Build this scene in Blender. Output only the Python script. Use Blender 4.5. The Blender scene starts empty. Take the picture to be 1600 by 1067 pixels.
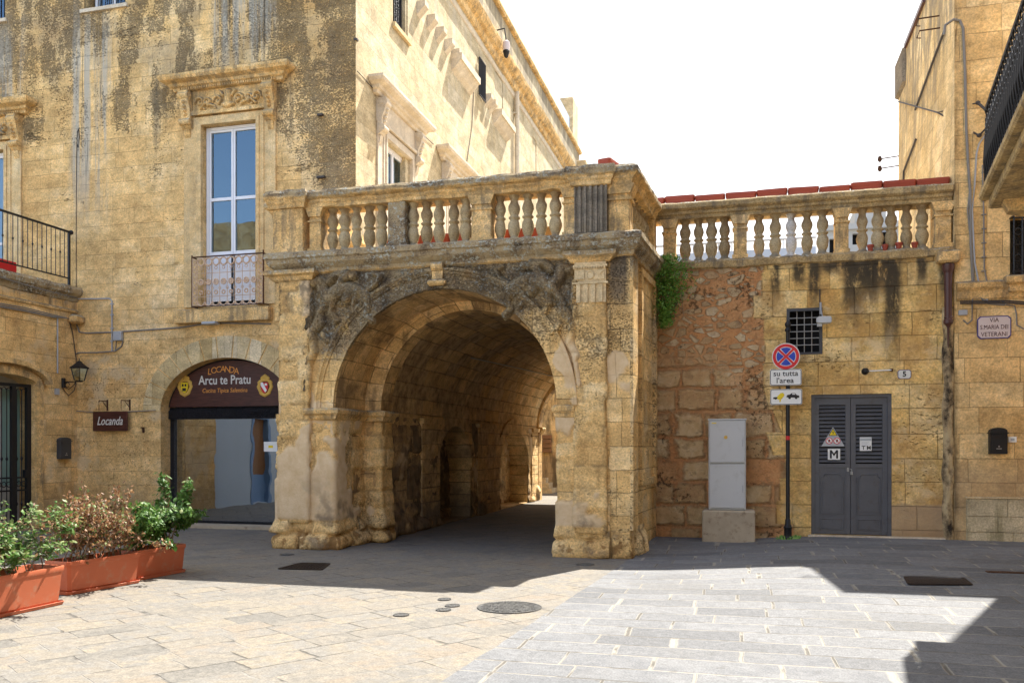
import bpy, bmesh, math, random
from mathutils import Vector, noise as mn, geometry as mg
R = math.radians
random.seed(7)
sc = bpy.context.scene
C = sc.collection
# ---------------------------------------------------------------- camera
YAW = R(14.88); CA, SA = math.cos(YAW), math.sin(YAW); EYE = 1.55; F = 1355.0; HZ = 700.0
cam = bpy.data.objects.new('camera', bpy.data.cameras.new('camera')); C.objects.link(cam)
cam.location = (0, 0, EYE); cam.rotation_euler = (R(90), 0, YAW)
cam.data.sensor_width = 36; cam.data.lens = F/1600*36; cam.data.shift_y = (HZ-533.5)/1600
cam.data.clip_end = 2000; cam.data.clip_start = .05
sc.camera = cam
sc.render.resolution_x = 1024; sc.render.resolution_y = 682
# ---------------------------------------------------------------- light
SX, SY = .25, .58          # shadow offset per metre of height: (-SX, -SY)
sun_dir = Vector((SX, SY, 1)).normalized()
sun = bpy.data.objects.new('sun', bpy.data.lights.new('sun', 'SUN')); C.objects.link(sun)
sun.data.energy = 4.1; sun.data.angle = R(.5); sun.data.color = (1, .95, .87)
sun.rotation_euler = sun_dir.to_track_quat('Z', 'Y').to_euler(); sun.location = (5, 5, 30)
world = bpy.data.worlds.new('World'); sc.world = world; world.use_nodes = True
wt = world.node_tree; wt.nodes.clear()
sky = wt.nodes.new('ShaderNodeTexSky'); sky.sky_type = 'NISHITA'; sky.sun_disc = False
sky.sun_elevation = math.asin(sun_dir.z); sky.sun_rotation = math.atan2(SX, SY)
sky.dust_density = 2.5; sky.air_density = 1.0; sky.ozone_density = 1.5
bg = wt.nodes.new('ShaderNodeBackground'); bg.inputs[1].default_value = .15
wo = wt.nodes.new('ShaderNodeOutputWorld')
# thin bright cloud veil in front of the sun, open blue sky behind the camera
tc = wt.nodes.new('ShaderNodeTexCoord'); sp = wt.nodes.new('ShaderNodeSeparateXYZ'); wt.links.new(tc.outputs['Generated'], sp.inputs[0])
mr = wt.nodes.new('ShaderNodeMapRange'); mr.interpolation_type = 'SMOOTHSTEP'
mr.inputs[1].default_value = -.55; mr.inputs[2].default_value = .15
nz = wt.nodes.new('ShaderNodeTexNoise'); nz.inputs['Scale'].default_value = 2.2; nz.inputs['Detail'].default_value = 6
wt.links.new(tc.outputs['Generated'], nz.inputs[0])
ad = wt.nodes.new('ShaderNodeMath'); ad.operation = 'MULTIPLY_ADD'; ad.inputs[1].default_value = .5; ad.inputs[2].default_value = -.25
wt.links.new(nz.outputs[0], ad.inputs[0])
ad2 = wt.nodes.new('ShaderNodeMath'); ad2.operation = 'ADD'; wt.links.new(sp.outputs[1], ad2.inputs[0]); wt.links.new(ad.outputs[0], ad2.inputs[1])
wt.links.new(ad2.outputs[0], mr.inputs[0])
mx = wt.nodes.new('ShaderNodeMix'); mx.data_type = 'RGBA'; mx.inputs[7].default_value = (3.5, 3.5, 3.55, 1)
wt.links.new(mr.outputs[0], mx.inputs[0]); wt.links.new(sky.outputs[0], mx.inputs[6])
wt.links.new(mx.outputs[2], bg.inputs[0]); wt.links.new(bg.outputs[0], wo.inputs[0])
sc.view_settings.view_transform = 'Standard'; sc.view_settings.look = 'None'; sc.view_settings.gamma = 1
sc.view_settings.exposure = 1.86
sc.render.engine = 'CYCLES'
sc.cycles.max_bounces = 7; sc.cycles.diffuse_bounces = 4

# ---------------------------------------------------------------- measuring helpers (points on known planes)
def Xp(px, Y):
    k = (px-800)/F; f = Y/(CA+k*SA); return f*(k*CA-SA)
def Yp(px, X):
    k = (px-800)/F; f = X/(k*CA-SA); return f*(CA+k*SA)
def fw(x, y): return y*CA - x*SA
def Zp(py, x, y): return EYE+(HZ-py)*fw(x, y)/F
def PY(px, py, Y): x = Xp(px, Y); return x, Zp(py, x, Y)
def PX(px, py, X): y = Yp(px, X); return y, Zp(py, X, y)
def PG(px, py, z=0):
    f = F*(EYE-z)/(py-HZ); r = f*(px-800)/F
    return r*CA-f*SA, r*SA+f*CA
def ss(a, b, x):
    t = min(1, max(0, (x-a)/(b-a))); return t*t*(3-2*t)
def g(x, y):
    if x < -2.4: return 0
    a = .18*ss(-1.7, 1.4, x)*ss(6, 13.5, y)
    b = .11*ss(12.1, 14.1, y)*ss(-2.2, -1.5, x)
    return max(a, b)
def fbm(p, n=4):
    return mn.fractal(Vector(p), 1.0, 2.0, n)

# ---------------------------------------------------------------- scene bookkeeping
ORG = {}
def tag(o, label=None, cat=None, group=None, kind=None):
    if label: o['label'] = label
    if cat: o['category'] = cat
    if group: o['group'] = group
    if kind: o['kind'] = kind
    return o
def thing(name, loc, label, cat, group=None):
    o = bpy.data.objects.new(name, None); C.objects.link(o); o.location = loc; o.empty_display_size = .2
    ORG[o.name] = Vector(loc); tag(o, label, cat, group); return o
class MB:
    def __init__(s, tf=None): s.v = []; s.f = []; s.tf = tf; s.uv = None; s.at = None
    def p(s, a, b, c):
        s.v.append(s.tf(a, b, c) if s.tf else (a, b, c)); return len(s.v)-1
    def quad(s, *pts): s.f.append([s.p(*q) for q in pts])
    def box(s, a0, a1, b0, b1, c0, c1):
        i = [s.p(x, y, z) for z in (c0, c1) for y in (b0, b1) for x in (a0, a1)]
        for q in ((0,1,3,2),(4,6,7,5),(0,4,5,1),(2,3,7,6),(0,2,6,4),(1,5,7,3)): s.f.append([i[k] for k in q])
        return s
    def cbox(s, a0, a1, b0, b1, c0, c1, e=.01):    # box with chamfered upright and top edges
        pl = [(a0+e,b0),(a1-e,b0),(a1,b0+e),(a1,b1-e),(a1-e,b1),(a0+e,b1),(a0,b1-e),(a0,b0+e)]
        ca, cb = (a0+a1)/2, (b0+b1)/2
        def ring(z, sh):
            return [s.p(x-math.copysign(sh, x-ca), y-math.copysign(sh, y-cb), z) for x, y in pl]
        r = [ring(c0+e, 0), ring(c1-e, 0), ring(c1, e)]; r0 = ring(c0, e)
        r = [r0]+r
        for q in range(3):
            for k in range(8): s.f.append([r[q][k], r[q][(k+1)%8], r[q+1][(k+1)%8], r[q+1][k]])
        s.f.append(r[0][::-1]); s.f.append(r[3]); return s
    def prism(s, poly, ax, lo, hi):                # poly in the other two axes (in order)
        def m(q, t):
            return {0: (t, q[0], q[1]), 1: (q[0], t, q[1]), 2: (q[0], q[1], t)}[ax]
        a = [s.p(*m(q, lo)) for q in poly]; b = [s.p(*m(q, hi)) for q in poly]; n = len(poly)
        for k in range(n): s.f.append([a[k], a[(k+1)%n], b[(k+1)%n], b[k]])
        s.f.append(a[::-1]); s.f.append(b); return s
    def lathe(s, prof, c=(0,0,0), seg=16, ax=2, jit=0, seed=0):
        rs = []
        for r, h in prof:
            ring = []
            for k in range(seg):
                t = 2*math.pi*k/seg; rr = r
                if jit: rr = r+jit*mn.noise(Vector((math.cos(t)*2+seed*9, math.sin(t)*2, h*14+seed*5)))
                q = [math.cos(t)*rr, math.sin(t)*rr]
                P = {2: (q[0], q[1], h), 1: (q[0], h, q[1]), 0: (h, q[0], q[1])}[ax]
                ring.append(s.p(c[0]+P[0], c[1]+P[1], c[2]+P[2]))
            rs.append(ring)
        for a, b in zip(rs, rs[1:]):
            for k in range(seg): s.f.append([a[k], a[(k+1)%seg], b[(k+1)%seg], b[k]])
        s.f.append(rs[0][::-1]); s.f.append(rs[-1]); return s
    def tube(s, pts, r, seg=6, r1=None):
        pts = [Vector(q) for q in pts]; rs = []; up = Vector((0,0,1)); n = len(pts)
        for i, q in enumerate(pts):
            d = (pts[min(i+1, n-1)]-pts[max(i-1, 0)])
            if d.length < 1e-9: d = Vector((0,0,1))
            d.normalize()
            a = d.cross(up)
            if a.length < .05: a = d.cross(Vector((1,0,0)))
            a.normalize(); b = d.cross(a)
            rr = r if r1 is None else r+(r1-r)*i/max(1, n-1)
            rs.append([s.p(*(q+a*math.cos(2*math.pi*k/seg)*rr+b*math.sin(2*math.pi*k/seg)*rr)) for k in range(seg)])
        for A, B in zip(rs, rs[1:]):
            for k in range(seg): s.f.append([A[k], A[(k+1)%seg], B[(k+1)%seg], B[k]])
        s.f.append(rs[0][::-1]); s.f.append(rs[-1]); return s
    def ring(s, c, r, t, plane='uz', seg=16, a0=0, a1=360):
        pts = []
        for k in range(seg+1):
            q = R(a0+(a1-a0)*k/seg); u, w = math.cos(q)*r, math.sin(q)*r
            pts.append((c[0]+u, c[1], c[2]+w) if plane == 'uz' else (c[0]+u, c[1]+w, c[2]))
        return s.tube(pts, t, 5)
    def mould(s, path, prof, closed=False, step=None, jit=0, js=3.0, caps=True):
        pth = [Vector(q) for q in path]; pts = []
        def nrm(d): return Vector((d.y, -d.x))
        n = len(pth)
        dirs = [(pth[i+1]-pth[i]).normalized() for i in range(n-1)]
        for i in range(n):
            if i == 0: m = nrm(dirs[0]); L = 1
            elif i == n-1: m = nrm(dirs[-1]); L = 1
            else:
                a, b = nrm(dirs[i-1]), nrm(dirs[i]); m = (a+b).normalized(); L = 1/max(.3, m.dot(a))
            pts.append((pth[i], m*L))
            if step and i < n-1:
                ln = (pth[i+1]-pth[i]).length; k = int(ln/step)
                for j in range(1, k):
                    pts.append((pth[i].lerp(pth[i+1], j/k), nrm(dirs[i])))
        rs = []
        for q, m in pts:
            ring = []
            for o, z in prof:
                P = Vector((q.x+m.x*o, q.y+m.y*o, z))
                if jit:
                    w = P*js*2; P += jit*Vector((mn.noise(w)+.5*mn.noise(w*3), mn.noise(w+Vector((31,0,0))), mn.noise(w*1.3+Vector((0,57,0)))+.5*mn.noise(w*4)))
                ring.append(s.p(*P))
            rs.append(ring)
        np_ = len(prof)
        for A, B in zip(rs, rs[1:]):
            for k in range(np_): s.f.append([A[k], A[(k+1)%np_], B[(k+1)%np_], B[k]])
        if caps: s.f.append(rs[0][::-1]); s.f.append(rs[-1])
        return s
    def wall(s, outer, holes=(), depth=.3, o=0, rim=False):   # polygon in (u,z), face at offset o
        loops = [[Vector((u, z, 0)) for u, z in L] for L in [outer]+list(holes)]
        base = len(s.v)
        for L in loops:
            for q in L: s.p(q.x, o, q.y)
        for t in mg.tessellate_polygon(loops): s.f.append([base+i for i in t])
        for L in ([outer]+list(holes)):
            n = len(L)
            dd = depth
            if L is outer:
                if not rim: continue
            for k in range(n):
                a, b = L[k], L[(k+1)%n]
                s.quad((a[0], o, a[1]), (b[0], o, b[1]), (b[0], o-dd, b[1]), (a[0], o-dd, a[1]))
        return s
    def relief(s, strokes, res=.02, depth=.06, o=0, nz=.01, seed=0):
        us = [q[0] for st, r in strokes for q in st]; zs = [q[1] for st, r in strokes for q in st]; rm = max(r for _, r in strokes)
        u0, u1, z0, z1 = min(us)-rm, max(us)+rm, min(zs)-rm, max(zs)+rm
        nu, nz_ = int((u1-u0)/res)+2, int((z1-z0)/res)+2; H = {}
        for i in range(nu):
            for j in range(nz_):
                u, z = u0+i*res, z0+j*res; h = -1
                for st, r in strokes:
                    for a, b in (zip(st, st[1:]) if len(st) > 1 else [(st[0], st[0])]):
                        du, dz = b[0]-a[0], b[1]-a[1]; L = du*du+dz*dz
                        t = 0 if L == 0 else min(1, max(0, ((u-a[0])*du+(z-a[1])*dz)/L))
                        d = math.hypot(u-a[0]-du*t, z-a[1]-dz*t)/r
                        if d < 1: h = max(h, math.sqrt(1-d*d)*(.5+.5*r/rm))
                if h > 0: H[i, j] = h*depth+nz*mn.noise(Vector((u*14+seed, z*14, seed)))+nz*.6*mn.noise(Vector((u*35, z*35, seed)))
        idx = {}
        def gi(i, j):
            if (i, j) not in idx: idx[i, j] = s.p(u0+i*res, o+H.get((i, j), -.01), z0+j*res)
            return idx[i, j]
        for i in range(nu-1):
            for j in range(nz_-1):
                c = [(i,j),(i+1,j),(i+1,j+1),(i,j+1)]
                if any(q in H for q in c): s.f.append([gi(*q) for q in c])
        return s
    def build(s, name, mat, parent=None, smooth=False, fix=True, label=None, loc=None, sharp=40):
        me = bpy.data.meshes.new(name)
        og = ORG[parent.name] if parent is not None else (Vector(loc) if loc is not None else Vector((0,0,0)))
        me.from_pydata([Vector(q)-og for q in s.v], [], s.f)
        if s.uv:
            uvl = me.uv_layers.new(name='UVMap')
            for lp in me.loops: uvl.data[lp.index].uv = s.uv[lp.vertex_index]
        if s.at:
            for key, vals in s.at.items():
                a = me.attributes.new(key, 'FLOAT', 'POINT'); a.data.foreach_set('value', vals)
        if fix:
            bm = bmesh.new(); bm.from_mesh(me); bmesh.ops.recalc_face_normals(bm, faces=bm.faces); bm.to_mesh(me); bm.free()
        if smooth:
            me.shade_smooth()
            if sharp: me.set_sharp_from_angle(angle=R(sharp))
        if mat: me.materials.append(mat)
        o = bpy.data.objects.new(name, me); C.objects.link(o)
        if parent is not None: o.parent = parent
        else: o.location = og
        ORG[o.name] = og
        if label: o['label'] = label
        return o
def front(Y): return lambda u, o, z: (u, Y-o, z)       # wall facing -Y
def east(X): return lambda u, o, z: (X+o, u, z)        # wall facing +X
def west(X): return lambda u, o, z: (X-o, u, z)
def link_copy(src, parent, loc, rz=0, sc_=None):
    c = src.copy(); C.objects.link(c); c.parent = parent
    c.location = Vector(loc)-(ORG[parent.name] if parent is not None else Vector((0,0,0))); c.rotation_euler = (0,0,rz)
    if sc_: c.scale = sc_
    ORG[c.name] = Vector(loc); return c
def copy_tree(o, parent=None):
    c = o.copy(); C.objects.link(c)
    if parent is not None: c.parent = parent
    for ch in list(o.children): copy_tree(ch, c)
    return c
def text_mb(s, txt, size, u, z, o=.004, tf=None, width=None, shear=0, bold=0, align='CENTER', spacing=1, ext=.0015):
    cu = bpy.data.curves.new('t', 'FONT'); cu.body = txt; cu.size = size; cu.align_x = align; cu.align_y = 'CENTER'
    cu.shear = shear; cu.offset = bold; cu.extrude = ext; cu.space_character = spacing; cu.resolution_u = 3
    ob = bpy.data.objects.new('t', cu); C.objects.link(ob)
    bpy.context.view_layer.update()
    me = ob.to_mesh(); xs = [v.co.x for v in me.vertices]
    k = 1 if not width else width/(max(xs)-min(xs)); b = len(s.v)
    for v in me.vertices: s.p(u+v.co.x*k, o+v.co.z, z+v.co.y)
    for p in me.polygons: s.f.append([b+i for i in p.vertices])
    ob.to_mesh_clear(); bpy.data.objects.remove(ob); bpy.data.curves.remove(cu)
    return s

# ---------------------------------------------------------------- node language
class V:
    def __init__(s, k, sock): s.k = k; s.s = sock
    def __add__(s, o): return s.k.m('ADD', s, o)
    __radd__ = __add__
    def __mul__(s, o): return s.k.m('MULTIPLY', s, o)
    __rmul__ = __mul__
    def __sub__(s, o): return s.k.m('SUBTRACT', s, o)
    def __rsub__(s, o): return s.k.m('SUBTRACT', o, s)
    def __truediv__(s, o): return s.k.m('DIVIDE', s, o)
class K:
    def __init__(s, name):
        s.mat = bpy.data.materials.new(name); s.mat.use_nodes = True; s.t = s.mat.node_tree; s.t.nodes.clear()
        s.out = s.t.nodes.new('ShaderNodeOutputMaterial'); s.b = s.t.nodes.new('ShaderNodeBsdfPrincipled')
        s.t.links.new(s.b.outputs[0], s.out.inputs[0]); s.b.inputs['Roughness'].default_value = .9
        s.b.inputs['Specular IOR Level'].default_value = .25
    def set(s, i, v):
        if isinstance(v, V): s.t.links.new(v.s, i)
        elif isinstance(v, bpy.types.NodeSocket): s.t.links.new(v, i)
        elif isinstance(v, (tuple, list)) and len(v) == 3 and i.type == 'RGBA': i.default_value = (*v, 1)
        else: i.default_value = v
    def m(s, op, a, b=None, c=None):
        n = s.t.nodes.new('ShaderNodeMath'); n.operation = op; s.set(n.inputs[0], a)
        if b is not None: s.set(n.inputs[1], b)
        if c is not None: s.set(n.inputs[2], c)
        return V(s, n.outputs[0])
    def mn(s, a, b): return s.m('MINIMUM', a, b)
    def mx(s, a, b): return s.m('MAXIMUM', a, b)
    def cl(s, a): return s.m('MINIMUM', s.m('MAXIMUM', a, 0), 1)
    def ss(s, a, b, x):
        n = s.t.nodes.new('ShaderNodeMapRange'); n.interpolation_type = 'SMOOTHSTEP'; s.set(n.inputs[0], x)
        if not isinstance(a, V) and not isinstance(b, V) and a > b:
            n.inputs[1].default_value = b; n.inputs[2].default_value = a; n.inputs[3].default_value = 1; n.inputs[4].default_value = 0
        else: s.set(n.inputs[1], a); s.set(n.inputs[2], b)
        return V(s, n.outputs[0])
    def pos(s):
        n = s.t.nodes.new('ShaderNodeNewGeometry'); q = s.t.nodes.new('ShaderNodeSeparateXYZ'); s.t.links.new(n.outputs['Position'], q.inputs[0])
        return [V(s, q.outputs[i]) for i in range(3)]
    def obj(s):
        n = s.t.nodes.new('ShaderNodeTexCoord'); q = s.t.nodes.new('ShaderNodeSeparateXYZ'); s.t.links.new(n.outputs['Object'], q.inputs[0])
        return [V(s, q.outputs[i]) for i in range(3)]
    def uvs(s):
        n = s.t.nodes.new('ShaderNodeTexCoord'); q = s.t.nodes.new('ShaderNodeSeparateXYZ'); s.t.links.new(n.outputs['UV'], q.inputs[0])
        return [V(s, q.outputs[i]) for i in range(3)]
    def attr(s, name):
        n = s.t.nodes.new('ShaderNodeAttribute'); n.attribute_name = name; return V(s, n.outputs['Fac'])
    def rnd(s):
        n = s.t.nodes.new('ShaderNodeObjectInfo'); return V(s, n.outputs['Random'])
    def vec(s, a, b, c=0):
        n = s.t.nodes.new('ShaderNodeCombineXYZ'); s.set(n.inputs[0], a); s.set(n.inputs[1], b); s.set(n.inputs[2], c); return V(s, n.outputs[0])
    def noise(s, v, scale=1, detail=3, rough=.55, dist=0):
        n = s.t.nodes.new('ShaderNodeTexNoise'); s.set(n.inputs['Vector'], v); n.inputs['Scale'].default_value = scale
        n.inputs['Detail'].default_value = detail; n.inputs['Roughness'].default_value = rough; n.inputs['Distortion'].default_value = dist
        return V(s, n.outputs[0])
    def vor(s, v, scale=1, feature='F1', rand=1):
        n = s.t.nodes.new('ShaderNodeTexVoronoi'); n.feature = feature; s.set(n.inputs['Vector'], v); n.inputs['Scale'].default_value = scale
        n.inputs['Randomness'].default_value = rand
        return V(s, n.outputs[0]), (V(s, n.outputs[1]) if feature != 'DISTANCE_TO_EDGE' else None)
    def white(s, v):
        n = s.t.nodes.new('ShaderNodeTexWhiteNoise'); n.noise_dimensions = '3D'; s.set(n.inputs[0], v); return V(s, n.outputs[0])
    def mix(s, f, a, b, mode='MIX'):
        n = s.t.nodes.new('ShaderNodeMix'); n.data_type = 'RGBA'; n.blend_type = mode; s.set(n.inputs[0], f); s.set(n.inputs[6], a); s.set(n.inputs[7], b); return V(s, n.outputs[2])
    def mul(s, a, f):
        return s.mix(1, a, s.vec3(f), 'MULTIPLY')
    def vec3(s, f): return s.vec(f, f, f)
    def ramp(s, f, stops):
        n = s.t.nodes.new('ShaderNodeValToRGB'); e = n.color_ramp.elements; s.set(n.inputs[0], f)
        while len(e) > 1: e.remove(e[-1])
        e[0].position = stops[0][0]; e[0].color = (*stops[0][1], 1)
        for p, c in stops[1:]:
            q = e.new(p); q.color = (*c, 1)
        return V(s, n.outputs[0])
    def done(s, col, h=None, bump=.01, rough=None, spec=None, metal=None, strength=1):
        s.set(s.b.inputs['Base Color'], col)
        if rough is not None: s.set(s.b.inputs['Roughness'], rough)
        if spec is not None: s.b.inputs['Specular IOR Level'].default_value = spec
        if metal is not None: s.b.inputs['Metallic'].default_value = metal
        if h is not None:
            n = s.t.nodes.new('ShaderNodeBump'); n.inputs['Distance'].default_value = bump; n.inputs['Strength'].default_value = strength
            s.set(n.inputs['Height'], h); s.t.links.new(n.outputs[0], s.b.inputs['Normal'])
        return s.mat
    def ashlar(s, u, v, w, h, mort=.006, vary=.35, rowvary=.25, wob=.012, seed=0.0):
        v2 = v + s.noise(s.vec(0, v, seed), 1.1/h*.35, 1)*(h*rowvary*2) + (s.noise(s.vec(u, v, seed+3), 2.5, 2)-.5)*wob*2
        row = s.m('FLOOR', v2/h)
        rr = s.white(s.vec(row, seed+.5, 0))
        x = u/w + rr*7.31 + (s.noise(s.vec(u/w, row*3.7, seed), .9, 1)-.5)*vary*2 + (s.noise(s.vec(u, v, seed+9), 3.0, 2)-.5)*(wob/w*2)
        col = s.m('FLOOR', x); fx = s.m('FRACT', x); fy = s.m('FRACT', v2/h)
        dx = s.mn(fx, 1-fx)*w; dy = s.mn(fy, 1-fy)*h
        d = s.mn(dx, dy)
        r1 = s.white(s.vec(col, row, seed+1)); r2 = s.white(s.vec(col, row, seed+5))
        mo = s.ss(mort, mort*.4, d)
        return r1, r2, mo, d, dx, dy
def flat(name, col, rough=.6, metal=0, var=.15, scale=6, bump=0, spec=.4, dirt=None):
    k = K(name); o = k.obj(); p = k.vec(*o)
    n = k.noise(p, scale, 5, .6)
    c = k.mix(n, tuple(x*(1-var) for x in col), tuple(min(1, x*(1+var)) for x in col))
    if dirt: c = k.mix(k.ss(.52, .72, k.noise(p, scale*2.3, 6, .65)), c, dirt)
    return k.done(c, k.noise(p, scale*8, 4) if bump else None, bump or .01, rough, spec, metal)
# ---------------------------------------------------------------- materials
def stone(name, plane='XZ', w=.62, h=.30, cols=None, mc=(.2,.14,.07), mort=.006, jv=.5, wob=.012, vary=.35, seed=0, extra=None, bump=.012, big=.6, rot=None, blk=.5, jb=.8):
    k = K(name)
    if plane == 'UV': U = k.uvs(); u, v = U[0], U[1]; X, Y, Z = k.pos()
    else:
        X, Y, Z = k.pos()
        u, v = {'XZ': (X, Z), 'YZ': (Y, Z), 'XY': (X, Y)}[plane]
    if rot is not None:
        a, b = u*math.cos(rot)+v*math.sin(rot), v*math.cos(rot)-u*math.sin(rot); u, v = a, b
    P = k.vec(X, Y, Z)
    cols = cols or [(.30,.20,.085), (.44,.315,.145), (.55,.43,.24)]
    r1, r2, mo, d, dx, dy = k.ashlar(u, v, w, h, mort, vary, .2, wob, seed)
    n1 = k.noise(P, big, 4, .6); n2 = k.noise(P, 5.5, 5, .65); n3 = k.noise(P, 38, 4, .65)
    t = k.cl((r1-.5)*blk + (n1-.5)*1.5 + (n2-.5)*.9 + .5)
    c = k.ramp(t, [(0, cols[0]), (.5, cols[1]), (1, cols[2])])
    n5 = k.noise(k.vec(X*2.2, Y*2.2, Z*3.4), 1, 6, .7)
    c = k.mul(c, (.80+k.ss(.28,.72,n3)*.50)*(.78+k.ss(.30,.70,n5)*.50))
    c = k.mix(k.ss(.56,.66,k.noise(k.vec(X*3,Y*3,Z*6), 1.6, 6, .72))*.35, c, tuple(q*.42 for q in cols[0]))
    jn = k.cl(mo*k.ss(.28, .6, k.noise(P, 1.7, 4))*jv*1.6)
    c = k.mix(jn, c, mc)
    hg = (1-mo*jb) + n3*.35 + n2*.5 + r2*.25
    if extra: c, hg = extra(k, c, hg, u, v, (X, Y, Z, P, n1, n2, n3, r1, r2, mo))
    return k.done(c, hg, bump*1.25, .93, .15)
def band(k, x, a, b, s):       # soft box mask
    return k.ss(a-s, a+s, x)*k.ss(b+s, b-s, x)
def pits(k, c, hg, P, mask, dark=(.10,.07,.04), scale=26, sq=(1,1,1)):
    X, Y, Z = P
    q = k.vec(X*sq[0], Y*sq[1], Z*sq[2])
    n = k.noise(q, scale*1.1, 5, .72)
    mask = mask*(k.noise(k.vec(X, Y, Z*1.6), 1.25, 4, .6)*2.3-.05)
    th = .70-k.mn(mask, 1.15)*.235
    f = k.ss(0, .05, n-th)
    return k.mix(f*.72, c, dark), hg-f*1.3
def streaks(k, c, P, mask, col, sx=5, sz=.35, lo=.5, hi=.62, ax='X'):
    X, Y, Z = P
    q = k.vec(X*sx, Y*sx, Z*sz)
    n = k.noise(q, 1, 5, .65)
    return k.mix(k.cl(k.ss(lo, hi, n)*mask), c, col)
def lichen(k, c, hg, P, mask, amt=1.0):
    n = k.noise(P, 17, 6, .72); n2 = k.noise(P, 3.4, 4, .6); n3 = k.noise(P, 45, 5, .7)
    f = k.cl(k.ss(.30, .55, n+(mask-.5)*.5)*mask*amt)
    dk = k.ramp(n2*.6+n3*.4, [(.34, (.06,.047,.035)), (.44, (.21,.155,.095)), (.54, (.44,.33,.18)), (.68, (.27,.235,.17))])
    c = k.mix(f, c, dk)
    pale = k.ss(.50, .60, k.noise(P, 24, 5, .7))*k.ss(.38, .56, k.noise(P, 3.2, 3))*mask
    c = k.mix(pale*.9, c, (.52,.52,.44))
    return c, hg + n3*1.2*mask + pale*.5

OCH = [(.47,.275,.10), (.64,.42,.175), (.74,.55,.30)]
YEL = [(.48,.29,.11), (.66,.44,.185), (.76,.58,.32)]
CRM = [(.52,.37,.19), (.64,.49,.28), (.72,.59,.38)]
# left palazzo, street front
def ex_left(k, c, hg, u, v, q):
    X, Y, Z, P, n1, n2, n3, r1, r2, mo = q
    up = k.ss(5.6, 9.5, Z + (n1-.5)*5)
    cor = k.ss(-8.1, -7.1, X+(n2-.5)*1.2)*k.ss(4.6, 6, Z)
    # grey weathering above the cornices and up high
    gm = k.cl(k.ss(8.2, 10.2, Z+(n1-.5)*4)*.75 + cor*.7)
    c = k.mix(gm*k.ss(.40, .62, k.noise(P, 1.1, 5, .6))*.75, c, (.26,.205,.135))
    ms = k.cl((up*1.15+.05)*k.ss(.30,.62,k.noise(k.vec(X*1.8, Y, Z*.55), 1.3, 5, .6))*(.75+r1*.35) + cor*1.0 - .05)
    c, hg = pits(k, c, hg, (X, Y, Z), ms*1.0, (.13,.095,.055), 30, (1,1,1.5))
    c, hg = pits(k, c, hg, (X, Y, Z), k.ss(.5, .8, k.noise(k.vec(X*.8, Y, Z*3.2), 1, 3))*k.ss(4.2,5,Z)*.85, (.10,.07,.04), 17, (.7,1,3))
    # washed grey streaks beneath the upper sills
    for a, b, z0, z1 in ((-13.25,-12.2, 6.6, 10.2), (-10.0,-8.6, 9.0, 11.5), (-15.4,-14.4, 8.2, 10.2)):
        m_ = band(k, X, a, b, .12)*band(k, Z, z0, z1, .9)
        c = streaks(k, c, (X, Y, Z), m_*.85, (.42,.39,.32), 7, .3, .40, .6)
        c = streaks(k, c, (X+3, Y, Z), m_*.8, (.07,.06,.045), 10, .35, .54, .66)
    # dark runs off the cornice ends and the lower band
    for a in (-11.15, -8.35, -10.55): 
        c = streaks(k, c, (X, Y, Z), band(k, X, a-.14, a+.14, .08)*band(k, Z, 7.4, 9.0, .3)*.6, (.12,.10,.07), 6, .5, .4, .6)
    # pale repairs in the lower plaster
    lo = k.ss(4.6, 3.6, Z)
    c = k.mix(lo*k.ss(.56, .66, k.noise(P, 1.3, 4, .6))*.6, c, (.60,.47,.29))
    c = k.mix(k.ss(1.0, .1, Z+(n2-.5)*.9)*.6, c, (.20,.135,.075))
    c, hg = pits(k, c, hg, (X, Y, Z), lo*.35, (.16,.11,.06), 30, (1,1,1.4))
    return c, hg
M = {}
M['left'] = stone('ochre_ashlar', 'XZ', .72, .29, OCH, (.20,.14,.07), .005, .26, .014, .45, extra=ex_left, blk=.28, jb=.3)
def ex_side(k, c, hg, u, v, q):
    X, Y, Z, P, n1, n2, n3, r1, r2, mo = q
    c = streaks(k, c, (X, Y, Z), k.ss(8, 13, Z)*.35, (.46,.42,.34), 3, .25, .45, .65)
    c = streaks(k, c, (X, Y+9, Z), k.ss(12.9, 13.6, Z)*.9, (.24,.20,.14), 2.2, .6, .36, .6)
    return c, hg
M['side'] = stone('cream_ashlar', 'YZ', .8, .31, [(.38,.29,.16), (.46,.375,.23), (.52,.445,.31)], (.40,.30,.17), .005, .5, .008, extra=ex_side, bump=.006, blk=.4)
def ex_wing(k, c, hg, u, v, q):
    X, Y, Z, P, n1, n2, n3, r1, r2, mo = q
    c = streaks(k, c, (X, Y, Z), k.ss(3.7, 4.6, Z+(n2-.5)*1.4)*.8, (.10,.085,.065), 4, .8, .46, .62)
    c = k.mix(k.ss(4.35, 4.6, Z)*k.ss(.4, .6, k.noise(P, 9, 5, .7))*.8, c, (.33,.31,.26))
    c = k.mix(k.ss(.54, .66, k.noise(P, 1.1, 4, .6))*.5, c, (.60,.48,.31))
    c = k.mix(k.ss(1.1, .1, Z+(n2-.5)*.9)*.55, c, (.22,.15,.085))
    return c, hg
M['wing'] = stone('house_ashlar', 'YZ', .7, .31, OCH, (.17,.12,.06), .006, .4, extra=ex_wing, blk=.35, jb=.5)
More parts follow.
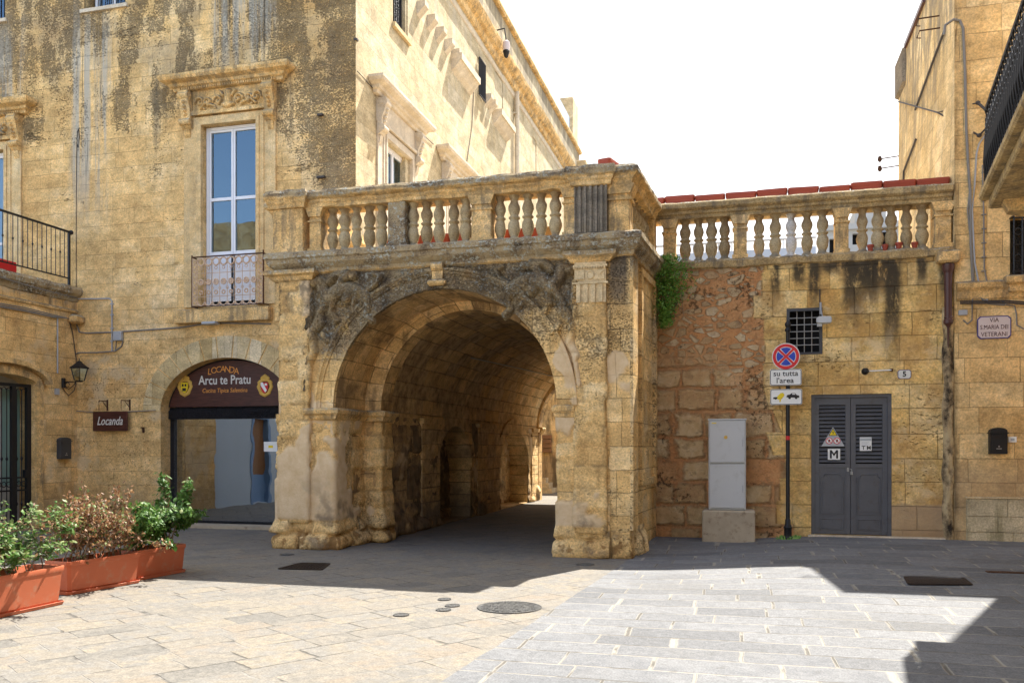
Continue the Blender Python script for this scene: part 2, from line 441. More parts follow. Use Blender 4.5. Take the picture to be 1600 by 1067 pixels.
# carved trim: plain mellow stone with dirt and lichen on the upper faces
def trim(name, cols=OCH, li=1.0, ztop=None, seed=0, dirt=.5, con=1.0):
    k = K(name); X, Y, Z = k.pos(); P = k.vec(X, Y, Z)
    n1 = k.noise(P, 1.6, 5, .6); n2 = k.noise(P, 9, 5, .65); n3 = k.noise(P, 42, 4, .65)
    c = k.ramp(k.cl((n1-.5)*1.5+(n2-.5)+.5), [(0, cols[0]), (.5, cols[1]), (1, cols[2])])
    c = k.mul(c, (1-.30*con)+k.ss(.3,.7,n3)*(.62*con))
    ng = k.t.nodes.new('ShaderNodeNewGeometry'); sn = k.t.nodes.new('ShaderNodeSeparateXYZ'); k.t.links.new(ng.outputs['Normal'], sn.inputs[0])
    upm = k.ss(.1, .7, V(k, sn.outputs[2]))
    hg = n3*.6+n2*.6
    c = k.mul(c, (1-.26*con)+k.ss(.3,.7,k.noise(k.vec(X*2, Y*2, Z*4), 2.0, 6, .72))*(.56*con))
    c = k.mix(k.ss(.50, .66, k.noise(P, 4.5, 6, .7))*dirt, c, (.20,.15,.09))
    c = k.mix(k.ss(.50, .62, k.noise(k.vec(X*6, Y*6, Z*.9), 1, 5, .7))*dirt*.9, c, (.14,.115,.085))
    if li:
        m = upm
        if ztop is not None:
            for z0, z1 in ztop: m = k.mx(m, k.ss(z0, z1, Z+(n1-.5)*.16))
        c, hg = lichen(k, c, hg, P, k.cl(m*li))
    return k.done(c, hg, .012, .93, .15)
M['trim'] = trim('carved_stone', OCH, 1.0, dirt=.6)
M['vrough'] = None
M['trim_pale'] = trim('pale_carved_stone', CRM, .7, dirt=.25, con=.6)
M['trim_white'] = trim('limewashed_stone', [(.50,.41,.29),(.60,.51,.38),(.68,.61,.49)], .5, dirt=.12, con=.4)
M['cope'] = trim('lichened_coping', OCH, 1.15, [(5.36, 5.44)], dirt=.5)
M['ledge'] = trim('lichened_ledge', OCH, 1.3, [(4.20, 4.34)], dirt=.5)
M['cope_r'] = trim('coping_stone', [(.28,.19,.085),(.41,.29,.135),(.50,.38,.20)], .75, dirt=.7)
def ex_bal(k):
    pass
def balmat(name, cols, li=.5):
    k = K(name); o = k.obj(); X, Y, Z = k.pos(); P = k.vec(X, Y, Z); r = k.rnd()
    n2 = k.noise(P, 9, 5, .65); n3 = k.noise(P, 50, 4, .7)
    c = k.ramp(k.cl((n2-.5)*1.4+(r-.5)*.6+.5), [(0, cols[0]), (.5, cols[1]), (1, cols[2])])
    c = k.mul(c, .68+k.ss(.3,.7,n3)*.6)
    # warm brown iron staining near the neck, grey lichen around the foot
    c = k.mix(k.ss(.36, .62, o[2]+(n2-.5)*.35)*k.ss(.35, .6, k.noise(P, 6, 4))*.65, c, (.22,.135,.065))
    c = k.mix(k.ss(.12, .03, o[2]+(n2-.5)*.1)*.75*li*2, c, (.19,.175,.14))
    c = k.mix(k.ss(.58, .66, n3)*.5, c, (.16,.12,.07))
    return k.done(c, n3+n2, .012, .93, .15)
M['bal'] = balmat('weathered_baluster_stone', [(.30,.215,.11),(.44,.34,.19),(.55,.45,.28)])
M['bal_white'] = balmat('new_white_stone', [(.60,.56,.50),(.68,.64,.58),(.72,.70,.66)], .1)
# arch front
def ex_arch(k, c, hg, u, v, q):
    X, Y, Z, P, n1, n2, n3, r1, r2, mo = q
    # distance from the arch centre: the lichen crust hugs the top of the wall and the crown of the arch
    dx = X+4.31; rr = k.m('SQRT', dx*dx+(Z-2.15)*(Z-2.15))
    right = k.ss(-3.35, -2.75, X-(Z-3.4)*.9+(n2-.5)*.5)
    m = k.ss(2.55, 3.35, Z+(n1-.5)*1.2+(n2-.5)*.6)*k.ss(-6.75, -6.35, X+(n2-.5)*.3)*k.cl(1-right*k.ss(2.35, 2.15, rr)*.95)*k.ss(-2.25,-2.4,X)
    m = k.mx(m, k.ss(3.85, 4.15, Z+(n2-.5)*.5)*.8*k.ss(-2.2,-2.35,X))
    yellow = k.ss(.48, .62, k.noise(P, 2.6, 4))
    c = k.mix(m*.8, c, k.ramp(k.noise(k.vec(X*2, Y, Z*2.6), 1.5, 6, .72), [(.34, (.11,.07,.045)), (.48, (.30,.19,.09)), (.62, (.52,.36,.13))]))
    c, hg = lichen(k, c, hg, P, k.cl(m*k.ss(.30,.52,k.noise(P, 2.8, 5, .7))*1.1))
    # pale plaster patches low on the piers
    pl = k.ss(.56, .585, k.noise(P, .95, 3, .55))*k.ss(3.3, 2.9, Z)*k.ss(.3, .5, Z)*(1-m)
    c = k.mix(pl, c, k.ramp(n2, [(.3, (.56,.39,.21)), (.7, (.70,.54,.34))])); hg = hg*(1-pl*.7)+pl*1.5
    c, hg = pits(k, c, hg, (X, Y, Z), k.ss(2.0, 3.4, Z+(n1-.5)*2)*(1-pl)*.7, (.20,.135,.07), 34, (1,1,1.6))
    c, hg = pits(k, c, hg, (X, Y, Z), (1-pl)*k.ss(.45,.65,n1)*.5, (.28,.19,.09), 26, (1,1,2))
    c = streaks(k, c, (X, Y, Z), band(k, X, -6.62, -6.45, .04)*k.ss(1.6, 2.6, Z+(n2-.5))*.9, (.06,.05,.035), 3, .7, .3, .5)
    c = streaks(k, c, (X, Y, Z), k.ss(-1.86, -1.78, X)*k.ss(-1.5,-1.6,X)*k.ss(3.3, 4.0, Z+(n2-.5))*.9, (.10,.085,.07), 3, .7, .3, .5)
    c = k.mix(k.ss(.55, .0, Z+(n2-.5)*.7)*.55, c, (.17,.115,.06))
    return c, hg
M['arch'] = stone('weathered_arch_stone', 'XZ', .55, .33, YEL, (.24,.165,.08), .007, .35, .02, extra=ex_arch, jb=.6, bump=.02)
def rough(name, cols=YEL, soot=0):
    k = K(name); X, Y, Z = k.pos(); P = k.vec(X, Y, Z)
    b = k.attr('blk'); j = k.attr('jnt')
    n1 = k.noise(P, 1.1, 5, .6); n2 = k.noise(P, 6, 5, .65); n3 = k.noise(P, 34, 5, .68)
    c = k.ramp(k.cl((b-.5)*.55+(n1-.5)*1.2+(n2-.5)*1.1+.5), [(0, cols[0]), (.5, cols[1]), (1, cols[2])])
    c = k.mul(c, (.74+k.ss(.3,.7,n3)*.58)*(.82+k.ss(.3,.7,k.noise(k.vec(X*2.5,Y*2.5,Z*5), 1.5, 6, .72))*.4))
    c = k.mix(j*k.ss(.42,.6,n2)*.6, c, (.15,.10,.05))
    pl = k.attr('pls')
    c = k.mix(pl, c, k.ramp(n2, [(.3, (.58,.41,.225)), (.7, (.72,.56,.36))]))
    hg = n3+n2*.8
    c, hg = pits(k, c, hg, (X, Y, Z), (1-pl)*k.ss(.4,.62,n1)*.6, (.24,.16,.08), 26, (1,1,1.8))
    # dark noise patches towards the foot and again high up
    c = k.mix(k.ss(.52, .64, k.noise(P, 1.7, 5, .6))*k.ss(1.35, .3, Z)*.72, c, (.13,.10,.075))
    c = k.mix(k.ss(.50, .6, k.noise(P, 5, 4, .6))*k.ss(.42, .2, Z)*.8, c, (.24,.125,.045))
    c = k.mix(k.ss(3.0, 4.1, Z+(n2-.5)*1.2)*k.ss(.42,.6,k.noise(P, 8, 5,.7))*.7, c, (.12,.095,.065))
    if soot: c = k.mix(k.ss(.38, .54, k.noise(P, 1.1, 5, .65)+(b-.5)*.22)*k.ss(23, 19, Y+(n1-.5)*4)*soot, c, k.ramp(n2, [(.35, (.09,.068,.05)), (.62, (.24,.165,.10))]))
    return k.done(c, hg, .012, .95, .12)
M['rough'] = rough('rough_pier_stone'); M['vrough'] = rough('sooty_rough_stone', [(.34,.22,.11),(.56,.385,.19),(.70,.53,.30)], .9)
# vault lining
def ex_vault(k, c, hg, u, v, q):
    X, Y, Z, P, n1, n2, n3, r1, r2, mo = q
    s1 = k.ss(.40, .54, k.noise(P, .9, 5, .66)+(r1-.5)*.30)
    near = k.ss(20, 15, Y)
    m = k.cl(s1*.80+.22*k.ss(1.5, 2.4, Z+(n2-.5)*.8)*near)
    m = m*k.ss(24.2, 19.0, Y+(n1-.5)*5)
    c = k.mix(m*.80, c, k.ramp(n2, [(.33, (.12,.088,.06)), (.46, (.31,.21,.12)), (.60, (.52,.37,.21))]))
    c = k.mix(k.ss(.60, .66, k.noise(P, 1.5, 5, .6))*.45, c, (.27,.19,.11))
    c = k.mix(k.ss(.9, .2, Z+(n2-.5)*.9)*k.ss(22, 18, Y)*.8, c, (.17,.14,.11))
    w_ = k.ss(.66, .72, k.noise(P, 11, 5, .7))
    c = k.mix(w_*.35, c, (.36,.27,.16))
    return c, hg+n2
M['vault'] = stone('sooty_vault_stone', 'UV', .6, .28, [(.46,.29,.12),(.66,.45,.21),(.76,.58,.32)], (.14,.10,.06), .012, .5, .02, extra=ex_vault, bump=.025)
M['soffit'] = stone('arch_soffit_stone', 'UV', .35, .30, [(.42,.25,.10),(.60,.39,.17),(.70,.50,.27)], (.14,.10,.05), .008, .6, .01, bump=.01,
    extra=lambda k, c, hg, u, v, q: (streaks(k, c, (q[0]*1.2, q[1]*.4, q[2]), .75, (.17,.11,.06), 3, 1.2, .46, .62), hg))
# right hand wall
def ex_rub(k, c, hg, u, v, q):
    X, Y, Z, P, n1, n2, n3, r1, r2, mo = q
    wv = k.vec(X*1.0+(n2-.5)*.10, 0, Z*1.8+(n2-.5)*.12)
    d, _ = k.vor(wv, 4.8, 'DISTANCE_TO_EDGE', .95); _, cc = k.vor(wv, 4.8, 'F1', .95)
    wv2 = k.vec(X*1.0+(n2-.5)*.1+7, 0, Z*1.6+(n2-.5)*.14)
    gap = k.ss(.07, .13, d+(n3-.5)*.06+(k.noise(P, 14, 3)-.5)*.10)
    sp_ = k.t.nodes.new('ShaderNodeSeparateColor'); k.t.links.new(cc.s, sp_.inputs[0]); rv = V(k, sp_.outputs[0])
    gap = gap*k.ss(.10, .22, rv+ .0)
    st = k.ramp(k.cl(rv*.7+(n2-.5)*1.0+.12), [(0, (.28,.19,.11)), (.35, (.56,.39,.21)), (.7, (.72,.55,.33)), (1, (.80,.67,.46))])
    red = k.ramp(n2*.5+n3*.5, [(.3, (.48,.20,.075)), (.55, (.70,.35,.145)), (.75, (.72,.44,.23))])
    rub = k.mix(gap, red, st)
    # lower part: larger squared blocks in red mortar
    blkm = k.ss(3.0, 2.2, Z+(n1-.5)*.9+(n2-.5)*.5+(X-.2)*.35)
    b1, b2, bm, bd, _, _ = k.ashlar(u, v, .50, .37, .028, .5, .3, .05, 4)
    fl = k.ss(.0, .055, bd+(n3-.5)*.06+(n2-.5)*.10-.004)*k.ss(.12,.2,b2)
    bst = k.ramp(k.cl((b1-.5)*.5+(n2-.5)*1.6+(n1-.5)*.8+.45), [(0, (.44,.26,.12)), (.5, (.64,.44,.22)), (1, (.78,.60,.36))])
    blo = k.mix(fl, red, bst)
    both = k.mix(blkm, rub, blo); hr = gap*(1-blkm)+fl*blkm
    both = k.mix(k.ss(.54,.62,k.noise(k.vec(X*1.5,Y,Z*2.5), 2.6, 6, .74))*.5, both, (.30,.165,.08))
    # red wash over the stones
    both = k.mix(k.ss(.42, .62, k.noise(P, 1.6, 6, .7))*.45, both, (.62,.36,.17))
    both = k.mul(both, 1.08); both, h2 = pits(k, both, hr*1.5+n3*1.6+n2*1.2, (X, Y, Z), k.ss(.45,.65,n1)*.55+.12, (.12,.07,.035), 13, (1,1,1))
    # ashlar to the right of the ragged toothing
    c = k.mix(k.ss(.46,.62,k.noise(k.vec(X*1.3,Y,Z*.9),1.6,5,.65))*.55, c, (.50,.27,.08))
    c = k.mix(k.ss(.50,.64,k.noise(k.vec(X*2.2,Y,Z*4.5),1.4,6,.72))*.5, c, (.33,.20,.085))
    c = k.mix(k.ss(.56,.68,k.noise(k.vec(X*1.2+5,Y,Z*1.6),1.5,5,.7))*.5, c, (.76,.60,.36))
    step = k.ss(-.02, .02, X - .30 - (k.white(k.vec(k.m('FLOOR', Z/.36), 3, 1))-.5)*.34 - k.ss(2.6,1.2,Z)*.35)
    c = k.mul(c, .98)
    c = k.mix(k.ss(2.3,.6,Z+(n1-.5)*1.5)*k.ss(.42,.6,k.noise(P,1.4,4))*.55, c, (.34,.19,.085))
    # black water stains hanging from the balustrade
    for a, w_, l in ((.50,.10,.8),(.85,.12,.6),(1.08,.12,1.1),(1.62,.16,1.3),(1.86,.24,1.1),(2.20,.17,2.1),(2.0,.55,.75),(1.5,.5,.35),(2.95,.12,.9),(2.62,.1,.7)):
        mm = k.ss(w_, w_*.35, k.m('ABSOLUTE', X-a+(n2-.5)*.12))*k.ss(4.5-l, 4.5-l*.35, Z+(n1-.5)*.6+(n2-.5)*.3)
        c = k.mix(k.cl(mm*k.ss(.32, .50, k.noise(k.vec(X*3, Y, Z*1.2), 2.6, 7, .74))*.95), c, (.06,.048,.032))
    wht = k.ss(.61, .68, k.noise(k.vec(X*1.5, Y, Z*.5), 2.0, 4))*k.ss(3.6,3,Z)*k.ss(1.6,2.2,Z)
    c = k.mix(wht*.35, c, (.62,.52,.36))
    c, hg = pits(k, c, hg, (X, Y, Z), k.ss(.42, .66, n1)*.42, (.34,.22,.10), 20, (.8,1,2.0))
    # pinkish rendered foot
    foot = k.ss(.72, .66, Z+(n2-.5)*.12-.0)*k.ss(2.0,2.05,X)
    c = k.mix(foot*.8, c, (.42,.30,.185))
    c = k.mix(k.ss(.42,.15,Z+(n2-.5)*.25)*.45, c, (.24,.15,.085))
    top = k.ss(4.3, 4.5, Z+(n2-.5)*.12)*.7
    cc2 = k.mix(step, both, c); hh = h2*(1-step)+hg*step
    cc2 = k.mix(top*k.ss(.4,.6,n2), cc2, (.13,.105,.075))
    return cc2, hh
M['rwall'] = stone('terrace_wall_stone', 'XZ', .60, .37, [(.54,.31,.095),(.70,.47,.17),(.80,.61,.31)], (.30,.19,.08), .006, .45, .012, extra=ex_rub, bump=.028, big=.9)
def ex_pier(k, c, hg, u, v, q):
    X, Y, Z, P, n1, n2, n3, r1, r2, mo = q
    c, hg = lichen(k, c, hg, P, k.ss(3.7,4.2,Z+(n2-.5)*.5)*k.ss(12.7,12.3,Y)*.8)
    c = k.mix(k.ss(.52,.6,k.noise(P, 2.2, 4))*.5, c, (.58,.46,.29))
    c, hg = pits(k, c, hg, (X, Y, Z), .45+k.ss(.4,.6,n1)*.3, (.20,.14,.07), 30, (1,1,1.2))
    return c, hg
M['flank'] = stone('pier_flank_stone', 'YZ', .55, .33, YEL, (.19,.13,.07), .006, .5, extra=ex_pier, bump=.02)
def ex_right(k, c, hg, u, v, q):
    X, Y, Z, P, n1, n2, n3, r1, r2, mo = q
    c = k.mix(k.ss(1.5,1.1,Z+(n2-.5)*.5)*.5, c, (.33,.235,.145))
    c = streaks(k, c, (X, Y, Z), k.ss(3.16, 3.06, X+(n2-.5)*.12)*.75, (.07,.055,.035), 3, .6, .42, .6)
    c = streaks(k, c, (X, Y, Z), k.ss(5,8,Z)*.3, (.40,.33,.22), 2.4, .3, .5, .66)
    return c, hg
M['right'] = stone('right_house_ashlar', 'XZ', .66, .37, [(.50,.31,.12),(.66,.45,.20),(.74,.56,.30)], (.26,.18,.09), .005, .45, extra=ex_right, bump=.008)
def ex_rside(k, c, hg, u, v, q):
    X, Y, Z, P, n1, n2, n3, r1, r2, mo = q
    c = streaks(k, c, (X, Y+Z*.35, Z), .55, (.27,.22,.15), 3, .3, .50, .64)
    c = k.mix(k.ss(6.2,8.6,Z+(n2-.5)*2)*k.ss(.42,.6,k.noise(k.vec(X,Y*3,Z*.7),2,5))*.7, c, (.20,.175,.135))
    return c, hg
M['rside'] = stone('right_house_flank', 'YZ', .6, .33, [(.52,.37,.17),(.66,.49,.25),(.74,.59,.35)], (.22,.16,.08), .005, .25, extra=ex_rside, bump=.012)
# paving
def pave(name, w, h, rot, cols, mc, mort, jv, tool, seed, vary=.5, wob=.02, cracks=0):
    k = K(name); X, Y, Z = k.pos(); P = k.vec(X, Y, 0)
    u = X*math.cos(rot)+Y*math.sin(rot); v = Y*math.cos(rot)-X*math.sin(rot)
    r1, r2, mo, d, dx, dy = k.ashlar(u, v, w, h, mort, vary, .3, wob, seed)
    n1 = k.noise(P, .5, 4, .6); n2 = k.noise(P, 4, 5, .65); n3 = k.noise(P, 60, 5, .7); n4 = k.noise(P, 16, 4, .65)
    c = k.ramp(k.cl((r1-.5)*1.0+(n1-.5)*.5+(n2-.5)*.9+.5), [(i/(len(cols)-1), q) for i, q in enumerate(cols)])
    c = k.mul(c, (.70+k.ss(.3,.7,n3)*.6)*(.84+k.ss(.3,.7,n4)*.32))
    jm = k.ss(mort*1.0, mort*.45, k.mn(dx*.62, dy)+(n4-.5)*mort*1.1) if tool else k.cl(mo*k.ss(.3,.55,n2))
    c = k.mix(k.cl(jm*jv), c, mc)
    dk = k.ss(.014, .004, d+(n4-.5)*.014)*k.ss(.48, .56, k.noise(P, 1.7, 4))
    c = k.mix(dk*.75, c, (.045,.04,.034))
    sp2 = k.ss(.60, .68, k.noise(P, 5, 6, .74)); c = k.mix(sp2*.45, c, (.075,.07,.062)); c = k.mix(k.ss(.52,.66,k.noise(P, .7, 5, .65))*.3, c, (.10,.095,.085))
    hg = (1-mo)*.8+n4*.45+n3*(.9 if tool else .4)+r2*.4
    ro = .62+n2*.3
    return k.done(c, hg, .007 if tool else .005, ro, .3)
M['beige'] = pave('beige_limestone_paving', .50, .31, R(56.4), [(.126,.118,.104),(.152,.139,.118),(.176,.155,.124),(.147,.139,.125),(.188,.162,.122),(.156,.147,.131),(.174,.147,.114)], (.20,.192,.175), .008, .6, 0, 2, .5, .02)
M['grey'] = pave('grey_basalt_paving', .74, .345, 0, [(.104,.106,.110),(.130,.132,.136),(.158,.160,.163),(.121,.124,.130)], (.27,.25,.21), .013, .9, 1, 5, .5, .016)
M['brown'] = pave('brown_stone_paving', .8, .36, 0, [(.16,.12,.10),(.20,.155,.125),(.23,.18,.15)], (.30,.26,.2), .01, .6, 0, 8)
# others
M['iron'] = flat('black_painted_iron', (.018,.018,.02), .45, .3, .3)
M['iron_dk'] = flat('dark_grey_painted_steel', (.055,.057,.065), .5, .1, .25, 5, 1)
M['door'] = flat('charcoal_door_paint', (.105,.107,.116), .5, 0, .2, 4, 0, dirt=(.09,.085,.085))
M['white'] = flat('white_painted_wood', (.74,.74,.76), .5, 0, .06)
M['rustwhite'] = flat('rusty_white_paint', (.56,.40,.27), .7, 0, .1, 18, 0, dirt=(.42,.15,.05))
M['rust'] = flat('rusty_iron', (.20,.085,.04), .85, 0, .4, 9, 1)
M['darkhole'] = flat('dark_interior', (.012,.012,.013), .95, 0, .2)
M['terra'] = flat('terracotta_plastic', (.50,.135,.062), .55, 0, .12, 3, 0, dirt=(.46,.20,.12))
M['terra_red'] = flat('red_orange_plastic', (.33,.06,.03), .6, 0, .2, 3)
M['soil'] = flat('dry_soil', (.07,.045,.03), .95, 0, .4, 20, 1)
M['cable'] = flat('grey_cable', (.20,.185,.165), .7, 0, .2)
M['cable_dk'] = flat('dark_cable', (.05,.042,.038), .7, 0, .2)
M['pvc'] = flat('grey_plastic', (.36,.37,.38), .5, 0, .08)
M['cab'] = flat('light_grey_cabinet_plastic', (.50,.51,.51), .5, 0, .06, 2, 0, dirt=(.42,.42,.41))
M['conc'] = flat('old_concrete', (.40,.33,.235), .9, 0, .3, 4, 0, dirt=(.22,.165,.11))
M['box'] = flat('anthracite_metal', (.06,.063,.07), .4, .3, .15)
M['signback'] = flat('galvanised_steel', (.35,.36,.37), .4, .7, .1)
M['s_white'] = flat('sign_white', (.78,.78,.75), .45, 0, .04); M['s_black'] = flat('sign_black', (.012,.012,.013), .5)
M['s_red'] = flat('sign_red', (.62,.02,.025), .4, 0, .05); M['s_blue'] = flat('sign_blue', (.02,.055,.42), .4, 0, .05)
M['s_yel'] = flat('sign_yellow', (.80,.60,.02), .4, 0, .05); M['s_grey'] = flat('sign_grey', (.42,.44,.46), .4)
M['gold'] = flat('gold_paint', (.62,.38,.07), .5, 0, .1); M['orange'] = flat('orange_lettering', (.72,.30,.05), .5); M['silver'] = flat('silver_lettering', (.62,.60,.55), .5)
M['ceramic'] = flat('pink_ceramic', (.62,.52,.49), .3, 0, .05); M['ceramic_w'] = flat('white_ceramic', (.68,.67,.62), .3)
M['navy'] = flat('navy_border', (.06,.05,.20), .4)
M['plum'] = flat('brown_painted_pipe', (.075,.03,.026), .4, 0, .3)
k = K('dark_wood'); o = k.obj(); n = k.noise(k.vec(o[0]*2, o[1]*2, o[2]*22), 2, 5, .6)
M['wood'] = k.done(k.ramp(n, [(.3, (.030,.008,.005)), (.7, (.095,.030,.020))]), n, .003, .4, .4)
def glassmat(name, fac, tint, col=(.02,.025,.03)):
    k = K(name); t = k.t
    gl = t.nodes.new('ShaderNodeBsdfGlossy'); gl.inputs['Roughness'].default_value = .015; gl.inputs['Color'].default_value = (*tint, 1)
    tr = t.nodes.new('ShaderNodeBsdfTransparent'); tr.inputs[0].default_value = (.75, .8, .82, 1)
    mx_ = t.nodes.new('ShaderNodeMixShader'); fr = t.nodes.new('ShaderNodeFresnel'); fr.inputs[0].default_value = fac
    t.links.new(fr.outputs[0], mx_.inputs[0]); t.links.new(tr.outputs[0], mx_.inputs[1]); t.links.new(gl.outputs[0], mx_.inputs[2])
    o = k.pos(); nn = k.noise(k.vec(*o), 1.3, 2); b = t.nodes.new('ShaderNodeBump'); b.inputs['Distance'].default_value = .012; b.inputs['Strength'].default_value = .25
    k.set(b.inputs['Height'], nn); t.links.new(b.outputs[0], gl.inputs['Normal'])
    t.links.new(mx_.outputs[0], k.out.inputs[0]); return k.mat
M['glass'] = glassmat('window_glass', 2.6, (.62,.78,.88)); M['shopglass'] = glassmat('shop_glass', 5.5, (.9,.95,1))
def leafmat(name, c1, c2, c3):
    k = K(name); o = k.obj(); n = k.noise(k.vec(*o), 14, 3); w_ = k.white(k.vec(k.m('FLOOR', o[0]*22), k.m('FLOOR', o[1]*22), k.m('FLOOR', o[2]*22)))
    k.t.nodes.remove(k.t.nodes.new('ShaderNodeMath'))
    c = k.ramp(k.cl(w_*.7+(n-.5)+.15), [(0, c1), (.55, c2), (1, c3)])
    m_ = k.done(c, None, rough=.5, spec=.35)
    tl = k.t.nodes.new('ShaderNodeBsdfTranslucent'); k.set(tl.inputs[0], c); a = k.t.nodes.new('ShaderNodeMixShader'); a.inputs[0].default_value = .3
    k.t.links.new(k.b.outputs[0], a.inputs[1]); k.t.links.new(tl.outputs[0], a.inputs[2]); k.t.links.new(a.outputs[0], k.out.inputs[0])
    return m_
M['leaf_g'] = leafmat('green_leaves', (.045,.10,.018), (.075,.17,.03), (.17,.28,.06))
M['leaf_y'] = leafmat('yellowing_leaves', (.08,.12,.035), (.15,.20,.06), (.30,.33,.13))
M['leaf_b'] = leafmat('dried_brown_leaves', (.12,.055,.028), (.26,.13,.06), (.38,.24,.11))
M['leaf_c'] = leafmat('caper_leaves', (.08,.18,.025), (.16,.34,.05), (.30,.46,.12))
M['twig'] = flat('grey_brown_twig', (.26,.19,.135), .85, 0, .25)
# ================================================================ GROUND
def grid_sheet(name, xs, ys, mat, dz, fx=lambda s, y: s):
    m = MB()
    for y in ys:
        for x in xs:
            X = fx(x, y); m.v.append((X, y, g(X, y)+dz))
    n = len(xs)
    for j in range(len(ys)-1):
        for i in range(n-1): m.f.append([j*n+i, j*n+i+1, (j+1)*n+i+1, (j+1)*n+i])
    o = m.build(name, mat, fix=False, smooth=True, sharp=None); tag(o, kind='structure'); return o
def fr(a, b, s): 
    n = max(1, round((b-a)/s)); return [a+(b-a)*i/n for i in range(n)]
grid_sheet('ground', [-300,-60]+fr(-20,-3,1)+fr(-3,6,.15)+[6,20,60,300], [-300,-60]+fr(-20,4,1)+fr(4,15,.15)+fr(15,45,2)+[45,80,300], M['beige'], 0)
bx = lambda y: -1.53-.062*max(0, 11.9-y) if y > -10 else -2.9
grid_sheet('paving', fr(0,7.5,.15)+[7.5,20], [-20]+fr(-19,4,1)+fr(4,14.3,.15)+[14.3], M['grey'], .004, lambda s, y: bx(y)+s+.02*mn.noise(Vector((0, y*3, 2)))*(s < .01))
m = MB()
for y in fr(10.5,14.25,.15)+[14.25]:
    pass

# ================================================================ PALAZZO (left)
LY, LX = 14.8, -6.93
pal = thing('palazzo', (LX, LY, 0), 'tall ochre stone palazzo with shaded street front and sunlit cream flank behind the arch', 'building')
TF = front(LY); TS = east(LX)
def arch_pts(c, hw, zs, rise, n=24, a0=0, a1=180):
    return [(c+hw*math.cos(R(a0+(a1-a0)*i/n)), zs+rise*math.sin(R(a0+(a1-a0)*i/n))) for i in range(n+1)]
shl = Xp(251, LY); shc = Xp(352, LY); shw = shc-shl; shr = shc+shw; zsp, ris = 2.28, 1.02
shop_hole = [(shl, .03)]+arch_pts(shc, shw, zsp, ris)[::-1]+[(shr, .03)]
wx0, wx1, wz0, wz1 = Xp(317, LY), Xp(402.5, LY), 4.3, Zp(193, Xp(360,LY), LY)
w2x1 = Xp(11, LY)-.02; w2x0 = w2x1-1.2
ux0, ux1, uz0 = Xp(131, LY), Xp(196, LY), Zp(12, Xp(160, LY), LY)
vx1 = Xp(8, LY); vx0 = vx1-1.0; vz0 = Zp(30, vx1, LY)
def rect(a, b, c, d): return [(a, c), (b, c), (b, d), (a, d)]
m = MB(TF); m.wall(rect(-19, LX, 0, 14.6), [shop_hole, rect(wx0, wx1, wz0, wz1), rect(w2x0, w2x1, wz0, wz1-.05), rect(ux0, ux1, uz0, uz0+1.6), rect(vx0, vx1, vz0, vz0+1.6)], .45)
m.build('front_wall', M['left'], pal)
# side wall
cz = lambda px, py: PX(px, py, LX)
s1y0, s1y1 = Yp(601, LX), Yp(640, LX); s2y0, s2y1 = Yp(699, LX), Yp(722, LX)
s3y0, s3y1 = Yp(614, LX), Yp(637, LX); s3z0 = Zp(64, LX, s3y1)
s4y0, s4y1 = Yp(745.5, LX), Yp(755, LX); s4z0 = Zp(158, LX, s4y1); s4z1 = Zp(88, LX, s4y0)
s5y0, s5y1 = Yp(773, LX), Yp(786, LX); s5z0 = Zp(186, LX, s5y1); s5z1 = Zp(96, LX, s5y0)
m = MB(TS); sh = [rect(s1y0, s1y1, 4.6, 7.75), rect(s2y0, s2y1, 4.6, 7.7), rect(s3y0, s3y1, s3z0, s3z0+2.1), rect(s4y0, s4y1, s4z0, s4z1), rect(s5y0, s5y1, s5z0, s5z1), rect(Yp(832, LX), Yp(838, LX), 10.4, 12.2)]
m.wall(rect(LY, 37.6, 0, 14.6), sh, .4); m.build('side_wall', M['side'], pal)
m = MB(); m.box(-19, LX-.02, LY+2.5, 37.58, 0, 14.2); m.build('rear_mass', M['side'], pal)
m = MB(TS); m.box(s5y0-.05, s5y1+.05, -.3, -.2, s5z0-.1, s5z1+.1); m.build('blind_infill', M['side'], pal); m = MB(TS); m.box(Yp(831,LX), Yp(839,LX), -.3, -.2, 10.3, 12.3); m.build('blind_infill', M['side'], pal)
# roof parapet, cornice
m = MB(TS)
prof = [(0,12.75),(.06,12.8),(.10,12.95),(.18,13.0),(.26,13.12),(.28,13.22),(.24,13.30),(.0,13.34)]
m = MB(); m.mould([(-19, LY), (LX, LY), (LX, 37.6)], prof, step=.5, jit=.012)
m.build('cornice', M['trim'], pal)
m = MB(); m.mould([(-19, LY), (LX, LY), (LX, 37.6)], [(0,12.5),(.03,12.52),(.05,12.62),(0,12.64)], step=.5, jit=.006); m.build('lower_moulding', M['trim_white'], pal)
m = MB(); m.mould([(-19, LY-.05), (LX+.05, LY-.05), (LX+.05, 37.6)], [(-.3,14.4),(.05,14.42),(.08,14.5),(.05,14.6),(-.3,14.62)], step=.5, jit=.01); m.build('parapet_cap', M['trim'], pal)
k = K('pale_screen'); M['screen'] = k.done((.40,.46,.54), None, rough=.5)
m = MB(TS)
m.box(LY+.6, 35.5, -.05, -.02, 14.66, 15.3)
m.build('roof_screen', M['screen'], pal)

m = MB(); m.cbox(LX-1.2, LX+.1, 35.6, 36.8, 14.6, 16.2, .03); m.cbox(LX-.2, LX+.4, 37.0, 38.0, 12.6, 14.0, .03); m.build('chimney', M['trim_pale'], pal)
# downpipe on the flank
yd = Yp(803, LX); m = MB(TS); m.tube([(yd, .1, 4.5), (yd, .1, 12.7)], .075, 8)
for z in (6, 8, 10, 12): m.box(yd-.1, yd+.1, 0, .12, z, z+.05)
m.build('downpipe', M['trim_white'], pal)
